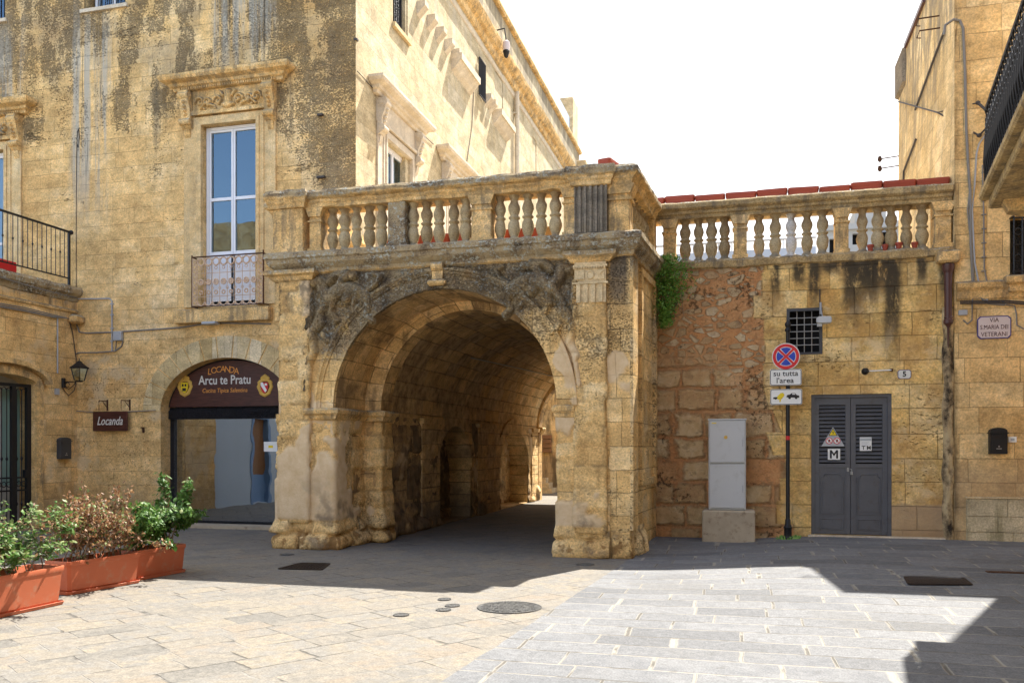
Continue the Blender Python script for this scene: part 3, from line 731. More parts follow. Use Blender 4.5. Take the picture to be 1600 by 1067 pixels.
# corbels of a lost balcony
zc0 = cz(700, 72)[1]
for px in (651, 667, 681, 694.5, 706, 757, 764):
    y0 = Yp(px, LX); m = MB(TS); m.prism([(0, zc0+.05), (.20, zc0+.05), (.20, zc0-.06), (.12, zc0-.14), (0, zc0-.26)], 0, y0, y0+.22); m.build('corbel', M['trim_white'], pal)
for a_, b_, z_ in ((705, 735, zc0-.08), (770, 792, cz(775, 178)[1])):
    y0, y1 = Yp(a_, LX), Yp(b_, LX); m = MB(TS); m.prism([(0, z_), (.28, z_), (.28, z_-.17), (.24, z_-.17), (.1, z_-.34), (0, z_-.42)], 0, y0, y1); m.build('balcony_stub', M['trim_white'], pal)
# casement window: frame + panes
def casement(par, tf, u0, u1, z0, z1, o=-.10, leafs=2, rows=(.55,), fm='white', t=.055, gl='glass', name='window'):
    f = MB(tf); T = .06
    f.box(u0, u1, o-T, o, z1-t, z1); f.box(u0, u1, o-T, o, z0, z0+t)
    f.box(u0, u0+t, o-T, o, z0+t, z1-t); f.box(u1-t, u1, o-T, o, z0+t, z1-t)
    w = (u1-u0-2*t)/leafs
    for i in range(leafs):
        a = u0+t+w*i; b = a+w; e = t*.8; oo = o-.012
        f.box(a+.004, a+e, oo-T, oo, z0+t+.003, z1-t-.003); f.box(b-e, b-.004, oo-T, oo, z0+t+.003, z1-t-.003)
        f.box(a+e, b-e, oo-T, oo, z0+t+.003, z0+t+e*1.3); f.box(a+e, b-e, oo-T, oo, z1-t-e, z1-t-.003)
        for r in rows: zz = z0+(z1-z0)*r; f.box(a+e, b-e, oo-T*.8, oo-.004, zz-.03, zz+.03)
    fo = f.build(name, M[fm], par)
    p = MB(tf); p.box(u0+t, u1-t, o-.05, o-.042, z0+t, z1-t); p.build('pane', M[gl], fo, fix=False)
    return fo
M['curtain'] = flat('dim_curtain', (.16,.18,.20), .9, 0, .1)
w1 = casement(pal, TF, wx0+.01, wx1-.01, wz0, wz1-.01, rows=(.30, .60))
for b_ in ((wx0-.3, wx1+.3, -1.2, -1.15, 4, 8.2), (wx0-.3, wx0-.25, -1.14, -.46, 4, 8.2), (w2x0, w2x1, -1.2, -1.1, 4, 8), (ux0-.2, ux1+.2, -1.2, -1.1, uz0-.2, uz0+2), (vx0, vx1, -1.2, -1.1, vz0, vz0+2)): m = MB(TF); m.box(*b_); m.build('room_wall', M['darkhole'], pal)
for i in range(2):
    m = MB(TF); a = wx0+.08+i*.56; 
    for j in range(10): m.box(a+j*.045, a+j*.045+.04, -.30-.02*(j%2), -.29-.02*(j%2), wz0+.1, wz1-.1)
    m.build('curtain', M['curtain'], w1)
m = MB(TF); m.box(wx0+.12, wx1-.12, -.125, -.112, wz0+.06, wz0+(wz1-wz0)*.29); m.build('lower_panel', M['white'], w1)
casement(pal, TF, w2x0+.01, w2x1-.01, wz0, wz1-.06, rows=(.45,), fm='white')
m = MB(TF); m.box(w2x0+.1, w2x1-.1, -.16, -.15, wz0+.1, wz1-.1); m.build('closed_shutter', M['white'], pal)
def grille(par, tf, u0, u1, z0, z1, o, nu, nz_, r=.01, mat='iron', name='window_grille', sub=None):
    f = MB(tf)
    for i in range(nu): u = u0+(u1-u0)*i/(nu-1); f.tube([(u, o, z0), (u, o, z1)], r, 5)
    for i in range(nz_): z = z0+(z1-z0)*i/(nz_-1); f.tube([(u0, o+.012, z), (u1, o+.012, z)], r, 5)
    return f.build(name, M[mat], par)
for a, b, z in ((ux0, ux1, uz0), (vx0, vx1, vz0)):
    casement(pal, TF, a+.08, b-.02, z, z+1.55, o=-.22, rows=(), fm='white', t=.05)
    grille(pal, TF, a+.2, b-.1, z+.04, z+1.5, -.08, 9, 3, .009)
    m = MB(TF); m.box(a-.06, b+.06, .002, .05, z-.07, z+.0); m.build('window_sill', M['trim_white'], pal)
casement(pal, TS, s1y0+.01, s1y1-.01, 4.6, 7.74, rows=(.4,))
casement(pal, TS, s2y0+.01, s2y1-.01, 4.6, 7.69, rows=(.4,))
casement(pal, TS, s3y0+.3, s3y1-.01, s3z0+.02, s3z0+2.08, rows=(), fm='iron_dk')
m = MB(TS); m.box(s3y0+.2, s3y1-.1, -.14, -.12, s3z0+.1, s3z0+2)
for q in range(8): m.box(s3y0+.3+q*.09, s3y0+.33+q*.09, -.12, -.09, s3z0+.08, s3z0+2)
m.build('shutter', M['iron_dk'], pal)
m = MB(TS); m.box(s3y0-.05, s3y1+.08, .002, .07, s3z0-.09, s3z0); m.build('window_sill', M['trim_pale'], pal)
m = MB(TS); m.box(s4y0+.02, s4y1-.02, -.2, -.12, s4z0, s4z1-.02); m.build('shutter', M['iron_dk'], pal)
grille(pal, TS, s4y0, s4y1, s4z0-.05, s4z0+.95, .06, 6, 2, .02, name='balcony_railing')
M['surr'] = trim('plain_jamb_stone', [(.50,.32,.135),(.66,.465,.225),(.74,.58,.34)], .4, dirt=.2, con=.6)
# window surrounds with pediment cornices
def surround(par, tf, u0, u1, z0, z1, s=1, mat='trim', rich=True, gap=None):
    a, b = u0, u1
    f = MB(tf)
    for q, (w, o) in enumerate(((.07,.075),(.16,.055),(.40,.035))):
        w0 = [0,.07,.16][q]
        f.box(a-w, a-w0, .002, o, z0, z1+w); f.box(b+w0, b+w, .002, o, z0, z1+w)
        if q < 2: f.box(a-w0, b+w0, .002, o, z1+w0, z1+w)
    f.build('window_surround', M['surr'] if mat == 'trim' else M[mat], par)
    zt = z1+.20
    f = MB(tf); f.box(a-.42, b+.42, .003, .04, zt, zt+.48)         # frieze field
    f.mould([(a-.40, 0), (b+.40, 0)], [(.0,zt-.02),(.09,zt),(.10,zt+.05),(.05,zt+.07),(.0,zt+.07)]) if False else None
    f.box(a-.22, b+.22, .05, .10, zt-.01, zt+.05); f.box(a-.22, b+.22, .05, .075, zt+.05, zt+.08)
    f.build('frieze', M[mat], par)
    f = MB(tf); L0, L1 = a-.50, b+.50; zc = zt+.48
    prof = [(.0,zc),(.08,zc+.01),(.10,zc+.06),(.15,zc+.08),(.17,zc+.13),(.28,zc+.17),(.31,zc+.22),(.31,zc+.27),(.24,zc+.29),(.0,zc+.36)]
    f2 = MB(lambda x, y, z: tf(x, -y, z))
    f2.mould([(L0, -.01), (L0, -.012), (L1, -.012), (L1, -.01)], prof, step=.12, jit=.008)
    f2.build('cornice', M[mat], par, label='projecting cornice crusted with lichen on top')
    if rich:
        f = MB(tf); u = L0+.06; f.box(L0+.06, L1-.06, .05, .11, zc+.01, zc+.07)
        while u < L1-.06: f.box(u, u+.028, .10, .135, zc+.015, zc+.06); u += .05
        f.build('dentil_course', M[mat], par)
    for u in (a-.31, b+.31):                                        # scroll consoles
        c = MB(tf); W = .105
        c.prism([(.03, zt+.46), (.20, zt+.46), (.22, zt+.36), (.18, zt+.22), (.12, zt+.08), (.11, zt-.06), (.14, zt-.14), (.10, zt-.22), (.03, zt-.26)], 0, u-W, u+W)
        c.lathe([(.085, -W-.012), (.085, W+.012)], (u, .15, zt+.36), 12, 0); c.lathe([(.065, -W-.01), (.065, W+.01)], (u, .12, zt-.13), 12, 0)
        c.lathe([(.04, -W-.03), (.04, W+.03)], (u, .15, zt+.36), 8, 0)
        for q in range(4): c.lathe([(.018, -.06+.0), (.036, -.02), (.018, .03)], (u, .20-.02*q, zt+.24-q*.075), 8, 1)
        c.prism([(.03, zt-.26), (.08, zt-.26), (.05, zt-.40), (.03, zt-.42)], 0, u-.06, u+.06)
        c.build('console', M[mat], par, smooth=True)
    if rich:
        def spiral(cx, cz_, r, n, dr, s0=0): return [(cx+dr*r*(1-i/n)*math.cos(s0+i*.55), cz_+r*(1-i/n)*math.sin(s0+i*.55)) for i in range(n)]
        mid = (a+b)/2; zf = zt+.24; st = [([(mid, zf-.12), (mid, zf+.14)], .075), ([(mid-.08, zf-.1), (mid+.08, zf-.1)], .05), ([(mid-.1, zf+.08), (mid-.16, zf+.16)], .03), ([(mid+.1, zf+.08), (mid+.16, zf+.16)], .03)]
        for sg in (-1, 1):
            for cx_, r_ in ((.22,.10),(.44,.075),(.62,.11)):
                st.append((spiral(mid+sg*cx_, zf+.0, r_, 14, sg, 0), .026))
            st.append(([(mid+sg*.3, zf-.1), (mid+sg*.5, zf-.03), (mid+sg*.6, zf-.12)], .03))
            for q in range(7): st.append(([(mid+sg*(.12+q*.08), zf-.09+.05*math.sin(q*2.3))], .03))
        MB(tf).relief(st, .010, .10, .04, .008, 3).build('carved_scrollwork', M[mat], par, smooth=True, fix=False)
surround(pal, TF, wx0, wx1, wz0, wz1, mat='trim')
surround(pal, TF, w2x0, w2x1, wz0, wz1-.05, mat='trim')
surround(pal, TS, s1y0, s1y1, 4.5, 7.75, mat='trim_white', rich=False)
surround(pal, TS, s2y0, s2y1, 4.5, 7.70, mat='trim_white', rich=False)
surround(pal, TS, Yp(736, LX), Yp(750, LX), 4.5, 7.70, mat='trim_white', rich=False)
# juliet balcony
ja, jb = Xp(300, LY-.2), Xp(411.5, LY-.2); jz0 = Zp(481, ja, LY-.2); jz1 = jz0+ .97
m = MB(TF); m.cbox(Xp(278, LY), Xp(426, LY), .0, .16, jz0-.28, jz0-.02, .01); m.build('balcony_slab', M['trim'], pal)
rl = MB(TF); rl.tube([(ja, .02, jz1), (ja, .2, jz1), (jb, .2, jz1), (jb, .02, jz1)], .014, 6)
rl.tube([(ja, .02, jz0+.02), (ja, .2, jz0+.02), (jb, .2, jz0+.02), (jb, .02, jz0+.02)], .012, 6); rl.tube([(jb, .2, jz0), (jb, .2, jz1+.06)], .014, 6); rl.tube([(ja, .2, jz0), (ja, .2, jz1+.04)], .013, 6)
ro = rl.build('balcony_railing', M['rust'], pal)
pn = MB(TF)
for z in (jz0+.2, jz1-.32): pn.tube([(ja, .2, z), (jb, .2, z)], .006, 4)
n = 8; W = (jb-ja-.24)/n
for i in range(n+1):
    u = ja+.12+W*i; pn.tube([(u, .2, jz0+.02), (u, .2, jz1-.02)], .007, 4)
    if i in (0, n): pn.tube([(u+(-.11 if i == 0 else .11), .2, jz0), (u+(-.11 if i == 0 else .11), .2, jz1)], .008, 4)
for i in range(n):
    u = ja+.12+W*(i+.5)
    pn.ring((u, .2, jz1-.1), W*.44, .016, seg=12); pn.ring((u, .2, jz0+.1), W*.44, .014, seg=12, a0=180, a1=360); pn.lathe([(.012, -.01), (.03, 0), (.012, .01)], (u, .2, jz0+.48), 8, 1)
    pn.ring((u, .2, jz0+.48), .05, .017, seg=8); pn.ring((u, .2, jz0+.28), .035, .013, seg=8); pn.ring((u, .2, jz1-.22), .03, .007, seg=8); pn.ring((u+W/2, .2, jz0+.36), .025, .007, seg=6)
for s_ in (0, 1):
    u = ja+.055 if s_ == 0 else jb-.055
    for q in range(9): pn.ring((u, .2, jz0+.08+q*.1), .04, .010, seg=8)
pn.build('ornamental_panel', M['rustwhite'], ro)
# shop front under the arch
m = MB(TF)
ap = arch_pts(shc, shw, zsp, ris); ao = arch_pts(shc, shw+.42, zsp, ris+.42)
nv = 15
for i in range(nv):
    a0_, a1_ = 180*i/nv+.5, 180*(i+1)/nv-.5; P_ = []
    for t in range(4): a = R(a0_+(a1_-a0_)*t/3); P_.append((shc+shw*math.cos(a), zsp+ris*math.sin(a)))
    for t in range(3, -1, -1): a = R(a0_+(a1_-a0_)*t/3); P_.append((shc+(shw+.40)*math.cos(a), zsp+(ris+.42)*math.sin(a)))
    m.prism(P_, 1, .0, .012+.004*(i % 2))
m.build('voussoir_arch', stone('voussoir_stone', 'XZ', .27, 3, [(.40,.29,.135),(.52,.40,.21),(.60,.49,.31)], seed=4, vary=.1, jv=0, blk=1.2), pal)
fr_ = MB(TF); o_ = -.30
fr_.box(shl, shl+.09, o_-.1, o_, .03, 2.25); fr_.box(shr-.09, shr, o_-.1, o_, .03, 2.25); fr_.box(shl+.09, shr-.09, o_-.1, o_, .03, .11)
fr_.box(shl-.02, shr+.02, o_-.16, o_+.06, 2.13, 2.30); fr_.box(shl-.02, shr+.02, o_-.1, o_+.03, 2.30, 2.36)
for z in (2.17, 2.215, 2.26): fr_.box(shl+.02, shr-.02, o_+.06, o_+.07, z, z+.02)
shopf = fr_.build('shop_window', M['iron_dk'], pal)
m = MB(TF); m.box(shl+.09, shr-.09, o_-.06, o_-.045, .11, 2.13); m.build('pane', M['shopglass'], shopf, fix=False)
m = MB(TF); m.box(shl-.1, shr+.1, -.5, .12, .0, .06); m.build('door_step', M['conc'], pal)
# room behind the glass
M['int_blue'] = flat('dim_room_plaster', (.16,.17,.18), .9, 0, .1); M['white_blue'] = flat('pale_blue_limewash', (.44,.50,.55), .9, 0, .1, .8); M['int_wood'] = flat('brown_door_wood', (.25,.12,.05), .6); M['int_bl'] = flat('blue_painted_wood', (.16,.27,.44), .6)
m = MB(TF); m.box(shl-.6, shr+.6, -1.85, -1.8, 0, 3.4); m.box(shl-.6, shr+.6, -1.8, -.45, 3.35, 3.4); m.box(shl-.65, shl-.6, -1.8, -.45, 0, 3.4); m.box(shr+.6, shr+.65, -1.8, -.45, 0, 3.4); m.build('room_wall', M['int_blue'], pal)
m = MB(TF); u = Xp(395, LY+1.7); m.box(u, u+.08, -1.78, -1.7, 0, 2.1); m.box(u+.34, u+.42, -1.78, -1.7, 0, 2.1); m.box(u+.08, u+.34, -1.78, -1.74, 0, .7); m.box(u, u+.42, -1.78, -1.7, 2.1, 2.18); io = m.build('mirrored_door_stand_in', M['int_bl'], pal)  # door added in the room to stand in for one mirrored in the pane
m = MB(TF); m.box(u+.08, u+.34, -1.78, -1.75, .7, 2.1); m.build('door_panel', M['int_wood'], io)  # panel of the added door that imitates a reflection
m = MB(TF); u = Xp(300, LY+1.2); m.cbox(u, u+.42, -1.5, -1.2, 0, 3.3, .03); m.build('mirrored_pillar_stand_in', M['trim'], pal)  # pillar added in the room, imitates stonework reflected by the glass
# ================================================================ SIGNS ON THE PALAZZO
lun = thing('shop_sign', (shc, LY, 2.36), 'arched dark wooden board reading LOCANDA Arcu te Pratu over the shop window', 'shop sign')
bz = 2.37
m = MB(TF); ang = math.degrees(math.asin((bz-zsp)/ris))
bp = arch_pts(shc, shw-.01, zsp, ris-.01, 30, ang, 180-ang)
m.prism(bp, 1, -.27, -.23); m.build('board', M['wood'], lun)
m = MB(TF)
for a_, b_ in zip(arch_pts(shc, shw-.02, zsp, ris-.02, 30, ang, 180-ang), arch_pts(shc, shw-.02, zsp, ris-.02, 30, ang, 180-ang)[1:]): m.tube([(a_[0], -.225, a_[1]), (b_[0], -.225, b_[1])], .012, 4)
m.build('board_edge', M['iron'], lun)
def zsh(px, py): return Xp(px, LY+.23), Zp(py, Xp(px, LY+.23), LY+.23)
u, z = zsh(348, 577)
m = MB(TF)
for i, ch in enumerate('LOCANDA'):
    t = (i-3)/3; cu_ = u+t*.30
    text_mb(m, ch, .175, cu_, z-.045*t*t, -.229, shear=.1)
m.build('lettering', M['orange'], lun)
u, z = zsh(351, 594); m = MB(TF); text_mb(m, 'Arcu te Pratu', .25, u, z, -.229, width=1.16, bold=.003); m.build('lettering', M['silver'], lun)
u, z = zsh(351, 610); m = MB(TF); text_mb(m, 'Cucina Tipica Salentina', .12, u, z, -.229, width=1.0, shear=.15); m.build('lettering', M['orange'], lun)
for px, cols_ in ((289, ('s_yel', 's_black')), (414, ('s_red', 's_white'))):
    u, z = zsh(px, 604); e = MB(TF)
    e.relief([([(u-.10, z+.10), (u-.14, z), (u-.08, z-.13), (u, z-.17), (u+.08, z-.13), (u+.14, z), (u+.10, z+.10)], .035), ([(u-.06, z+.16), (u, z+.2), (u+.06, z+.16)], .04), ([(u-.13, z+.08), (u-.05, z+.13), (u+.05, z+.13), (u+.13, z+.08)], .03)], .012, .02, -.229, .006)
    eo = e.build('coat_of_arms', M['gold'], lun, fix=False)
    e = MB(TF); e.prism([(u-.075, z+.08), (u+.075, z+.08), (u+.075, z-.04), (u+.04, z-.10), (u, z-.13), (u-.04, z-.10), (u-.075, z-.04)], 1, -.228, -.205); e.build('shield', M[cols_[0]], eo)
    e = MB(TF)
    if px < 300: e.box(u-.05, u-.012, -.205, -.2, z+.0, z+.05); e.box(u+.012, u+.05, -.205, -.2, z+.0, z+.05); e.box(u-.04, u+.04, -.205, -.2, z-.09, z-.03)
    else: e.prism([(u-.075, z+.08), (u-.03, z+.08), (u+.06, z-.08), (u+.02, z-.11), (u-.075, z+.02)], 1, -.204, -.2); e.box(u+.01, u+.06, -.205, -.2, z+.02, z+.06)
    e.build('shield_charge', M[cols_[1]], eo)
# hanging sign
sA, sB = Xp(145.5, LY-.12), Xp(199.5, LY-.12); sz1, sz0 = Zp(643, sA, LY-.12), Zp(673.5, sA, LY-.12)
hs = thing('hanging_sign', ((sA+sB)/2, LY-.12, sz0), 'dark wooden board reading Locanda hung on two small chains from wall brackets', 'sign')
m = MB(TF); m.cbox(sA, sB, .10, .14, sz0, sz1, .012); m.build('board', M['wood'], hs)
m = MB(TF); text_mb(m, 'Locanda', .24, (sA+sB)/2, (sz0+sz1)/2, .142, width=.60, shear=.35, bold=.002); m.build('lettering', M['silver'], hs)
for px in (155, 190):
    u = Xp(px, LY-.12); m = MB(TF); m.box(u+.09, u+.115, 0, .02, sz1+.02, sz1+.24); m.tube([(u+.1, .02, sz1+.21), (u, .13, sz1+.22)], .009, 5); m.tube([(u+.1, .02, sz1+.08), (u+.05, .08, sz1+.2)], .007, 5); m.build('bracket', M['rust'], hs)
    m = MB(TF)
    for q in range(6): m.ring((u, .13, sz1+.02+q*.035), .014, .004, 'uz' if q % 2 else 'uy', 8)
    m.build('chain', M['rust'], hs)

# ================================================================ WING HOUSE at the left edge
WX = -13.1; TW = east(WX)
hou = thing('house', (WX, LY, 0), 'low ochre house at the left edge with iron gate and roof terrace railing', 'building')
gy1 = Yp(55, WX); gy0 = gy1-1.55; gzt = Zp(601, WX, gy1)
gate_hole = [(gy0, .02)]+arch_pts((gy0+gy1)/2, (gy1-gy0)/2, gzt, .16, 12)[::-1]+[(gy1, .02)]
m = MB(TW); m.wall(rect(10.7, LY, 0, 4.62), [gate_hole], .4); m.build('front_wall', M['wing'], hou)
m = MB(); m.box(-19, WX-.41, 5.5, LY-.01, 4.3, 4.55); m.build('roof', M['trim'], hou)
m = MB(); m.mould([(WX, 5.5), (WX, LY)], [(0,4.50),(.03,4.52),(.05,4.60),(.12,4.66),(.14,4.74),(.10,4.80),(-.3,4.83),(-.3,4.5)], step=.15, jit=.02); m.build('cornice', M['ledge'], hou)
m = MB(); m.mould([(WX, 5.5), (WX, LY)], [(0,4.28),(.03,4.29),(.04,4.33),(0,4.36)], step=.3, jit=.005); m.build('string_course', M['trim'], hou)
m = MB(TW); zr0, zr1 = 4.95, 5.88; o_ = .05
ye = Yp(109, WX+.05)
m.box(6, ye, o_-.012, o_+.012, zr1-.02, zr1+.02); m.box(6, ye, o_-.01, o_+.01, zr0-.012, zr0+.012); m.box(ye-.04, ye, o_-.02, o_+.02, 4.8, zr1+.02)
m.lathe([(.005,-.05),(.04,-.03),(.05,0),(.04,.03),(.005,.05)], (ye+.03, o_, zr1), 10, 2)
y = ye-.14; i = 0
while y > 10.5:
    m.tube([(y, o_, zr0), (y, o_, zr1)], .008, 5)
    if i % 2: m.lathe([(.008,-.03),(.02,0),(.008,.03)], (y, o_, zr0+.48), 6, 2)
    y -= .115; i += 1
m.build('railing', M['iron'], hou)
# gate surround + gate
m = MB(TW); yc = (gy0+gy1)/2
m.box(gy1, gy1+.16, .0, .045, .02, gzt); 
ap2 = arch_pts(yc, .775, gzt, .16, 14); ap3 = arch_pts(yc, .775+.16, gzt, .16+.15, 14)
m.prism(ap2+ap3[::-1], 1, 0, .045); m.box(gy0-.16, gy0, 0, .045, .02, gzt)
ap4 = arch_pts(yc, .98, gzt+.01, .34, 14); ap5 = arch_pts(yc, 1.06, gzt+.02, .42, 14); m.prism(ap4+ap5[::-1], 1, 0, .15); m.build('gate_surround', M['trim'], hou)
gt = MB(TW); o_ = -.12
gt.box(gy0, gy1, o_-.03, o_+.03, gzt-.06, gzt); gt.box(gy1-.10, gy1, o_-.03, o_+.03, .05, gzt-.06); gt.box(gy0, gy0+.1, o_-.03, o_+.03, .05, gzt-.06)
ym = Yp(20, WX-.12); gt.box(ym-.05, ym+.05, o_-.025, o_+.03, .05, gzt-.06); gt.box(gy0+.1, gy1-.1, o_-.02, o_+.02, .08, .14); gt.box(gy0+.1, gy1-.1, o_-.02, o_+.02, .74, .77); gt.box(gy0+.1, gy1-.1, o_-.02, o_+.02, .98, 1.01)
y = gy1-.2; i = 0
while y > gy0+.1:
    if abs(y-ym) > .07:
        gt.tube([(y, o_, .1), (y, o_, gzt-.1)], .010, 5)
        for zk in (.5, 1.35): gt.lathe([(.01,-.04),(.025,0),(.01,.04)], (y, o_, zk), 6, 2)
        gt.ring((y+.05, o_, .875), .05, .009, 'uz', 10); gt.ring((y+.05, o_, gzt-.13), .045, .008, 'uz', 10, 0, 180)
    y -= .115; i += 1
gto = gt.build('iron_gate', M['iron'], hou)
m = MB(TW); m.box(gy1-.16, gy1-.10, o_-.02, o_+.05, 1.0, 1.14); m.build('lock', M['s_black'], gto)
M['mint'] = flat('pale_green_curtain', (.30,.46,.40), .8, 0, .05); M['offw'] = flat('off_white_door', (.58,.56,.50), .6, 0, .05)
m = MB(TW); m.box(gy0, gy1, -.40, -.37, 0, gzt+.16); do = m.build('door', M['offw'], hou)
m = MB(TW)
for a_, b_ in ((15,30),(33,46)): m.box(Yp(a_-8, WX-.3), Yp(b_-8, WX-.3), -.37, -.36, .85, gzt-.1)
m.build('door_glass', M['mint'], do)
wlh = thing('whitewashed_house', (WX, 8, 0), 'pale blue limewashed house front seen mirrored in the shop window', 'building')
m = MB(TW); m.wall(rect(1.5, 10.69, 0, 4.6), [rect(8.0, 9.0, .02, 2.5)], .3); m.build('front_wall', M['white_blue'], wlh)
m = MB(TW); m.box(8.0, 8.1, -.2, .02, 0, 2.5); m.box(8.9, 9.0, -.2, .02, 0, 2.5); m.box(8.1, 8.9, -.2, .02, 2.4, 2.5); m.box(8.1, 8.9, -.2, -.12, 0, .8); wdo = m.build('door', M['int_bl'], wlh)
m = MB(TW); m.box(8.1, 8.9, -.2, -.14, .8, 2.4); m.build('door_panel', M['int_wood'], wdo)
m = MB(TW); m.box(1.5, 10.69, -3, -.31, 0, 4.5); m.build('rear_mass', M['white_blue'], wlh)
# wall lantern
ly, lz = PX(99, 600, WX+.02)
lan = thing('wall_lantern', (WX, ly, lz), 'black lantern with clear glass on a scrolled bracket beside the gate', 'lamp')
lo = .40
m = MB(TW); m.cbox(ly-.04, ly+.04, 0, .05, lz-.08, lz+.12, .01); m.tube([(ly, .03, lz+.04), (ly, lo, lz+.04)], .011, 6); m.tube([(ly, .03, lz-.06), (ly, .15, lz-.10), (ly, .28, lz-.02), (ly, .31, lz+.04)], .008, 5)
m.tube([(ly, .12+.05*math.cos(t*.7), lz-.02+.05*math.sin(t*.7)) for t in range(9)], .007, 5); m.build('bracket', M['iron'], lan)
m = MB(TW); b0 = lz+.06
def sq(mb, u, o, z0, r0, z1, r1, th=None):
    a = [mb.p(u+i*r0, o+j*r0, z0) for i, j in ((-1,-1),(1,-1),(1,1),(-1,1))]; b = [mb.p(u+i*r1, o+j*r1, z1) for i, j in ((-1,-1),(1,-1),(1,1),(-1,1))]
    for q in range(4): mb.f.append([a[q], a[(q+1)%4], b[(q+1)%4], b[q]])
    mb.f.append(a[::-1]); mb.f.append(b)
sq(m, ly, lo, b0-.03, .02, b0+.0, .07)
for i, j in ((-1,-1),(1,-1),(1,1),(-1,1)): m.tube([(ly+i*.065, lo+j*.065, b0), (ly+i*.105, lo+j*.105, b0+.24)], .007, 4)
sq(m, ly, lo, b0+.24, .125, b0+.27, .12); sq(m, ly, lo, b0+.27, .11, b0+.36, .035); sq(m, ly, lo, b0+.36, .04, b0+.39, .02); m.tube([(ly, lo, b0+.38), (ly, lo, b0+.44)], .008, 5)
m.build('lamp_frame', M['iron'], lan)
m = MB(TW); sq(m, ly, lo, b0+.005, .060, b0+.235, .10); m.build('lamp_glass', M['glass'], lan, fix=False)
m = MB(TW); m.lathe([(.02, b0), (.022, b0+.12), (.012, b0+.15)], (ly, lo, 0), 8); m.build('bulb', M['s_white'], lan)
# grey letterbox left
my, mz = PX(88, 717, WX); 
lb = thing('letterbox', (WX, my, mz), 'small grey metal letterbox left of the hanging sign', 'letterbox')
def letterbox(par, tf, u0, u1, z0, z1, mat, d=.10):
    c = (u0+u1)/2; m = MB(tf); hw = (u1-u0)/2
    m.prism([(u0, z0), (u1, z0), (u1, z1-.05)]+[(c+hw*math.cos(R(t)), z1-.05+.05*math.sin(R(t))) for t in range(0, 181, 20)]+[(u0, z1-.05)], 1, 0, d); m.build('body', M[mat], par)
    m = MB(tf); m.box(u0-.012, u1+.012, .0, d+.018, z1-.085, z1-.07); m.box(u0+.03, u1-.03, d, d+.01, z1-.13, z1-.10); m.box(u0+.025, u1-.025, d, d+.006, z0+.05, z1-.17); m.build('flap', M[mat], par)
    m = MB(tf); m.box(c-.035, c+.035, d+.006, d+.012, z0+.07, z0+.085); m.lathe([(.012, d), (.012, d+.015)], (c, 0, z0+.11), 8, 1); m.build('lock', M['signback'], par)
letterbox(lb, TW, Yp(88.5, WX), Yp(105, WX), mz, Zp(683, WX, my), 'box')
def single(name, mb, mat, label, cat, group=None, smooth=False, loc=None):
    if loc is None:
        a = [Vector(q) for q in mb.v]; loc = (sum(q.x for q in a)/len(a), sum(q.y for q in a)/len(a), min(q.z for q in a))
    o = mb.build(name, mat, None, smooth, loc=loc); tag(o, label, cat, group); return o
# cables, junction box on the palazzo wall
def zf(px, py, o=.02): Y = LY-o; x = Xp(px, Y); return (x, Y, Zp(py, x, Y))
def zw(px, py, o=.02): X = WX+o; y = Yp(px, X); return (X, y, Zp(py, X, y))
def zr(px, py, o=.02, Y0=14.25): Y = Y0-o; x = Xp(px, Y); return (x, Y, Zp(py, x, Y))
m = MB(); m.tube([zf(122, 467), zf(150, 467), zf(171, 466.5), zf(175, 470), zf(175, 549)], .014, 6)
for y_ in (475, 492, 513, 533): p_ = zf(175, y_); m.box(p_[0]-.03, p_[0]+.03, LY-.04, LY, p_[2]-.012, p_[2]+.012)
single('conduit_pipe', m, M['pvc'], 'white plastic conduit turning down the wall left of the tall window', 'conduit')
m = MB(); m.tube([zf(119, 505), zf(124, 519), zf(136, 520.5), zf(180, 519), zf(230, 515.5), zf(280, 512), (zf(330, 504.5)), zf(423, 506)], .016, 6)
single('wall_cable', m, M['cable'], 'grey cable running along the wall above the shop arch', 'cable')
m = MB(); m.tube([zf(119, 553), zf(123, 551), zf(150, 551), zf(180, 548.5), zf(190, 541), zf(192, 533)], .014, 6); m.tube([zf(182, 533), zf(180, 548)], .01, 5); single('wall_cable', m, M['cable'], 'short cable looping under the grey junction box', 'cable')
p_ = zf(187, 533, 0); m = MB(); m.cbox(p_[0]-.095, p_[0]+.095, LY-.09, LY, p_[2]-.0, p_[2]+.19, .012); single('junction_box', m, M['pvc'], 'grey square junction box on the wall above the hanging sign', 'junction box')
m = MB(); m.tube([zf(124, 200, .01), zf(121, 206, .01), zf(120, 225, .01), zf(122, 231, .01), zf(124, 215, .01), zf(123, 202, .01)], .007, 5); m.tube([zf(120, 225, .01), zf(119, 300, .01), zf(119, 400, .01), zf(119, 465, .01)], .006, 5); single('hanging_wire', m, M['cable_dk'], 'thin dark wire hanging down the palazzo wall at the inner corner', 'wire')
m = MB(); m.tube([zw(0, 433, .12), zw(40, 445, .12), zw(80, 456, .12), zw(121, 466, .05)], .011, 5); single('wall_cable', m, M['cable'], 'cable following the ledge below the terrace railing', 'cable')
m = MB()
for d_ in (0, 3, 5.5): m.tube([zw(0, 474+d_, .03), zw(40, 481+d_, .03), zw(84, 492+d_*.7, .04), zw(105, 497, .05), zw(119, 505, .02)], .011, 5)
single('cable_bundle', m, M['cable'], 'bundle of grey cables crossing the low house front above the gate', 'cables')
m = MB(); m.tube([zw(90, 495), zw(90, 583)], .014, 6); single('conduit_pipe', m, M['pvc'], 'vertical conduit dropping to the black lantern', 'conduit')
m = MB(); m.tube([zw(98, 607), zw(107, 618, .04), zw(116, 610), zw(118.5, 600), zw(119, 560), zw(113.5, 520), zw(108, 500)], .009, 5); single('wall_cable', m, M['cable_dk'], 'thin cable curling below the lantern bracket', 'cable')
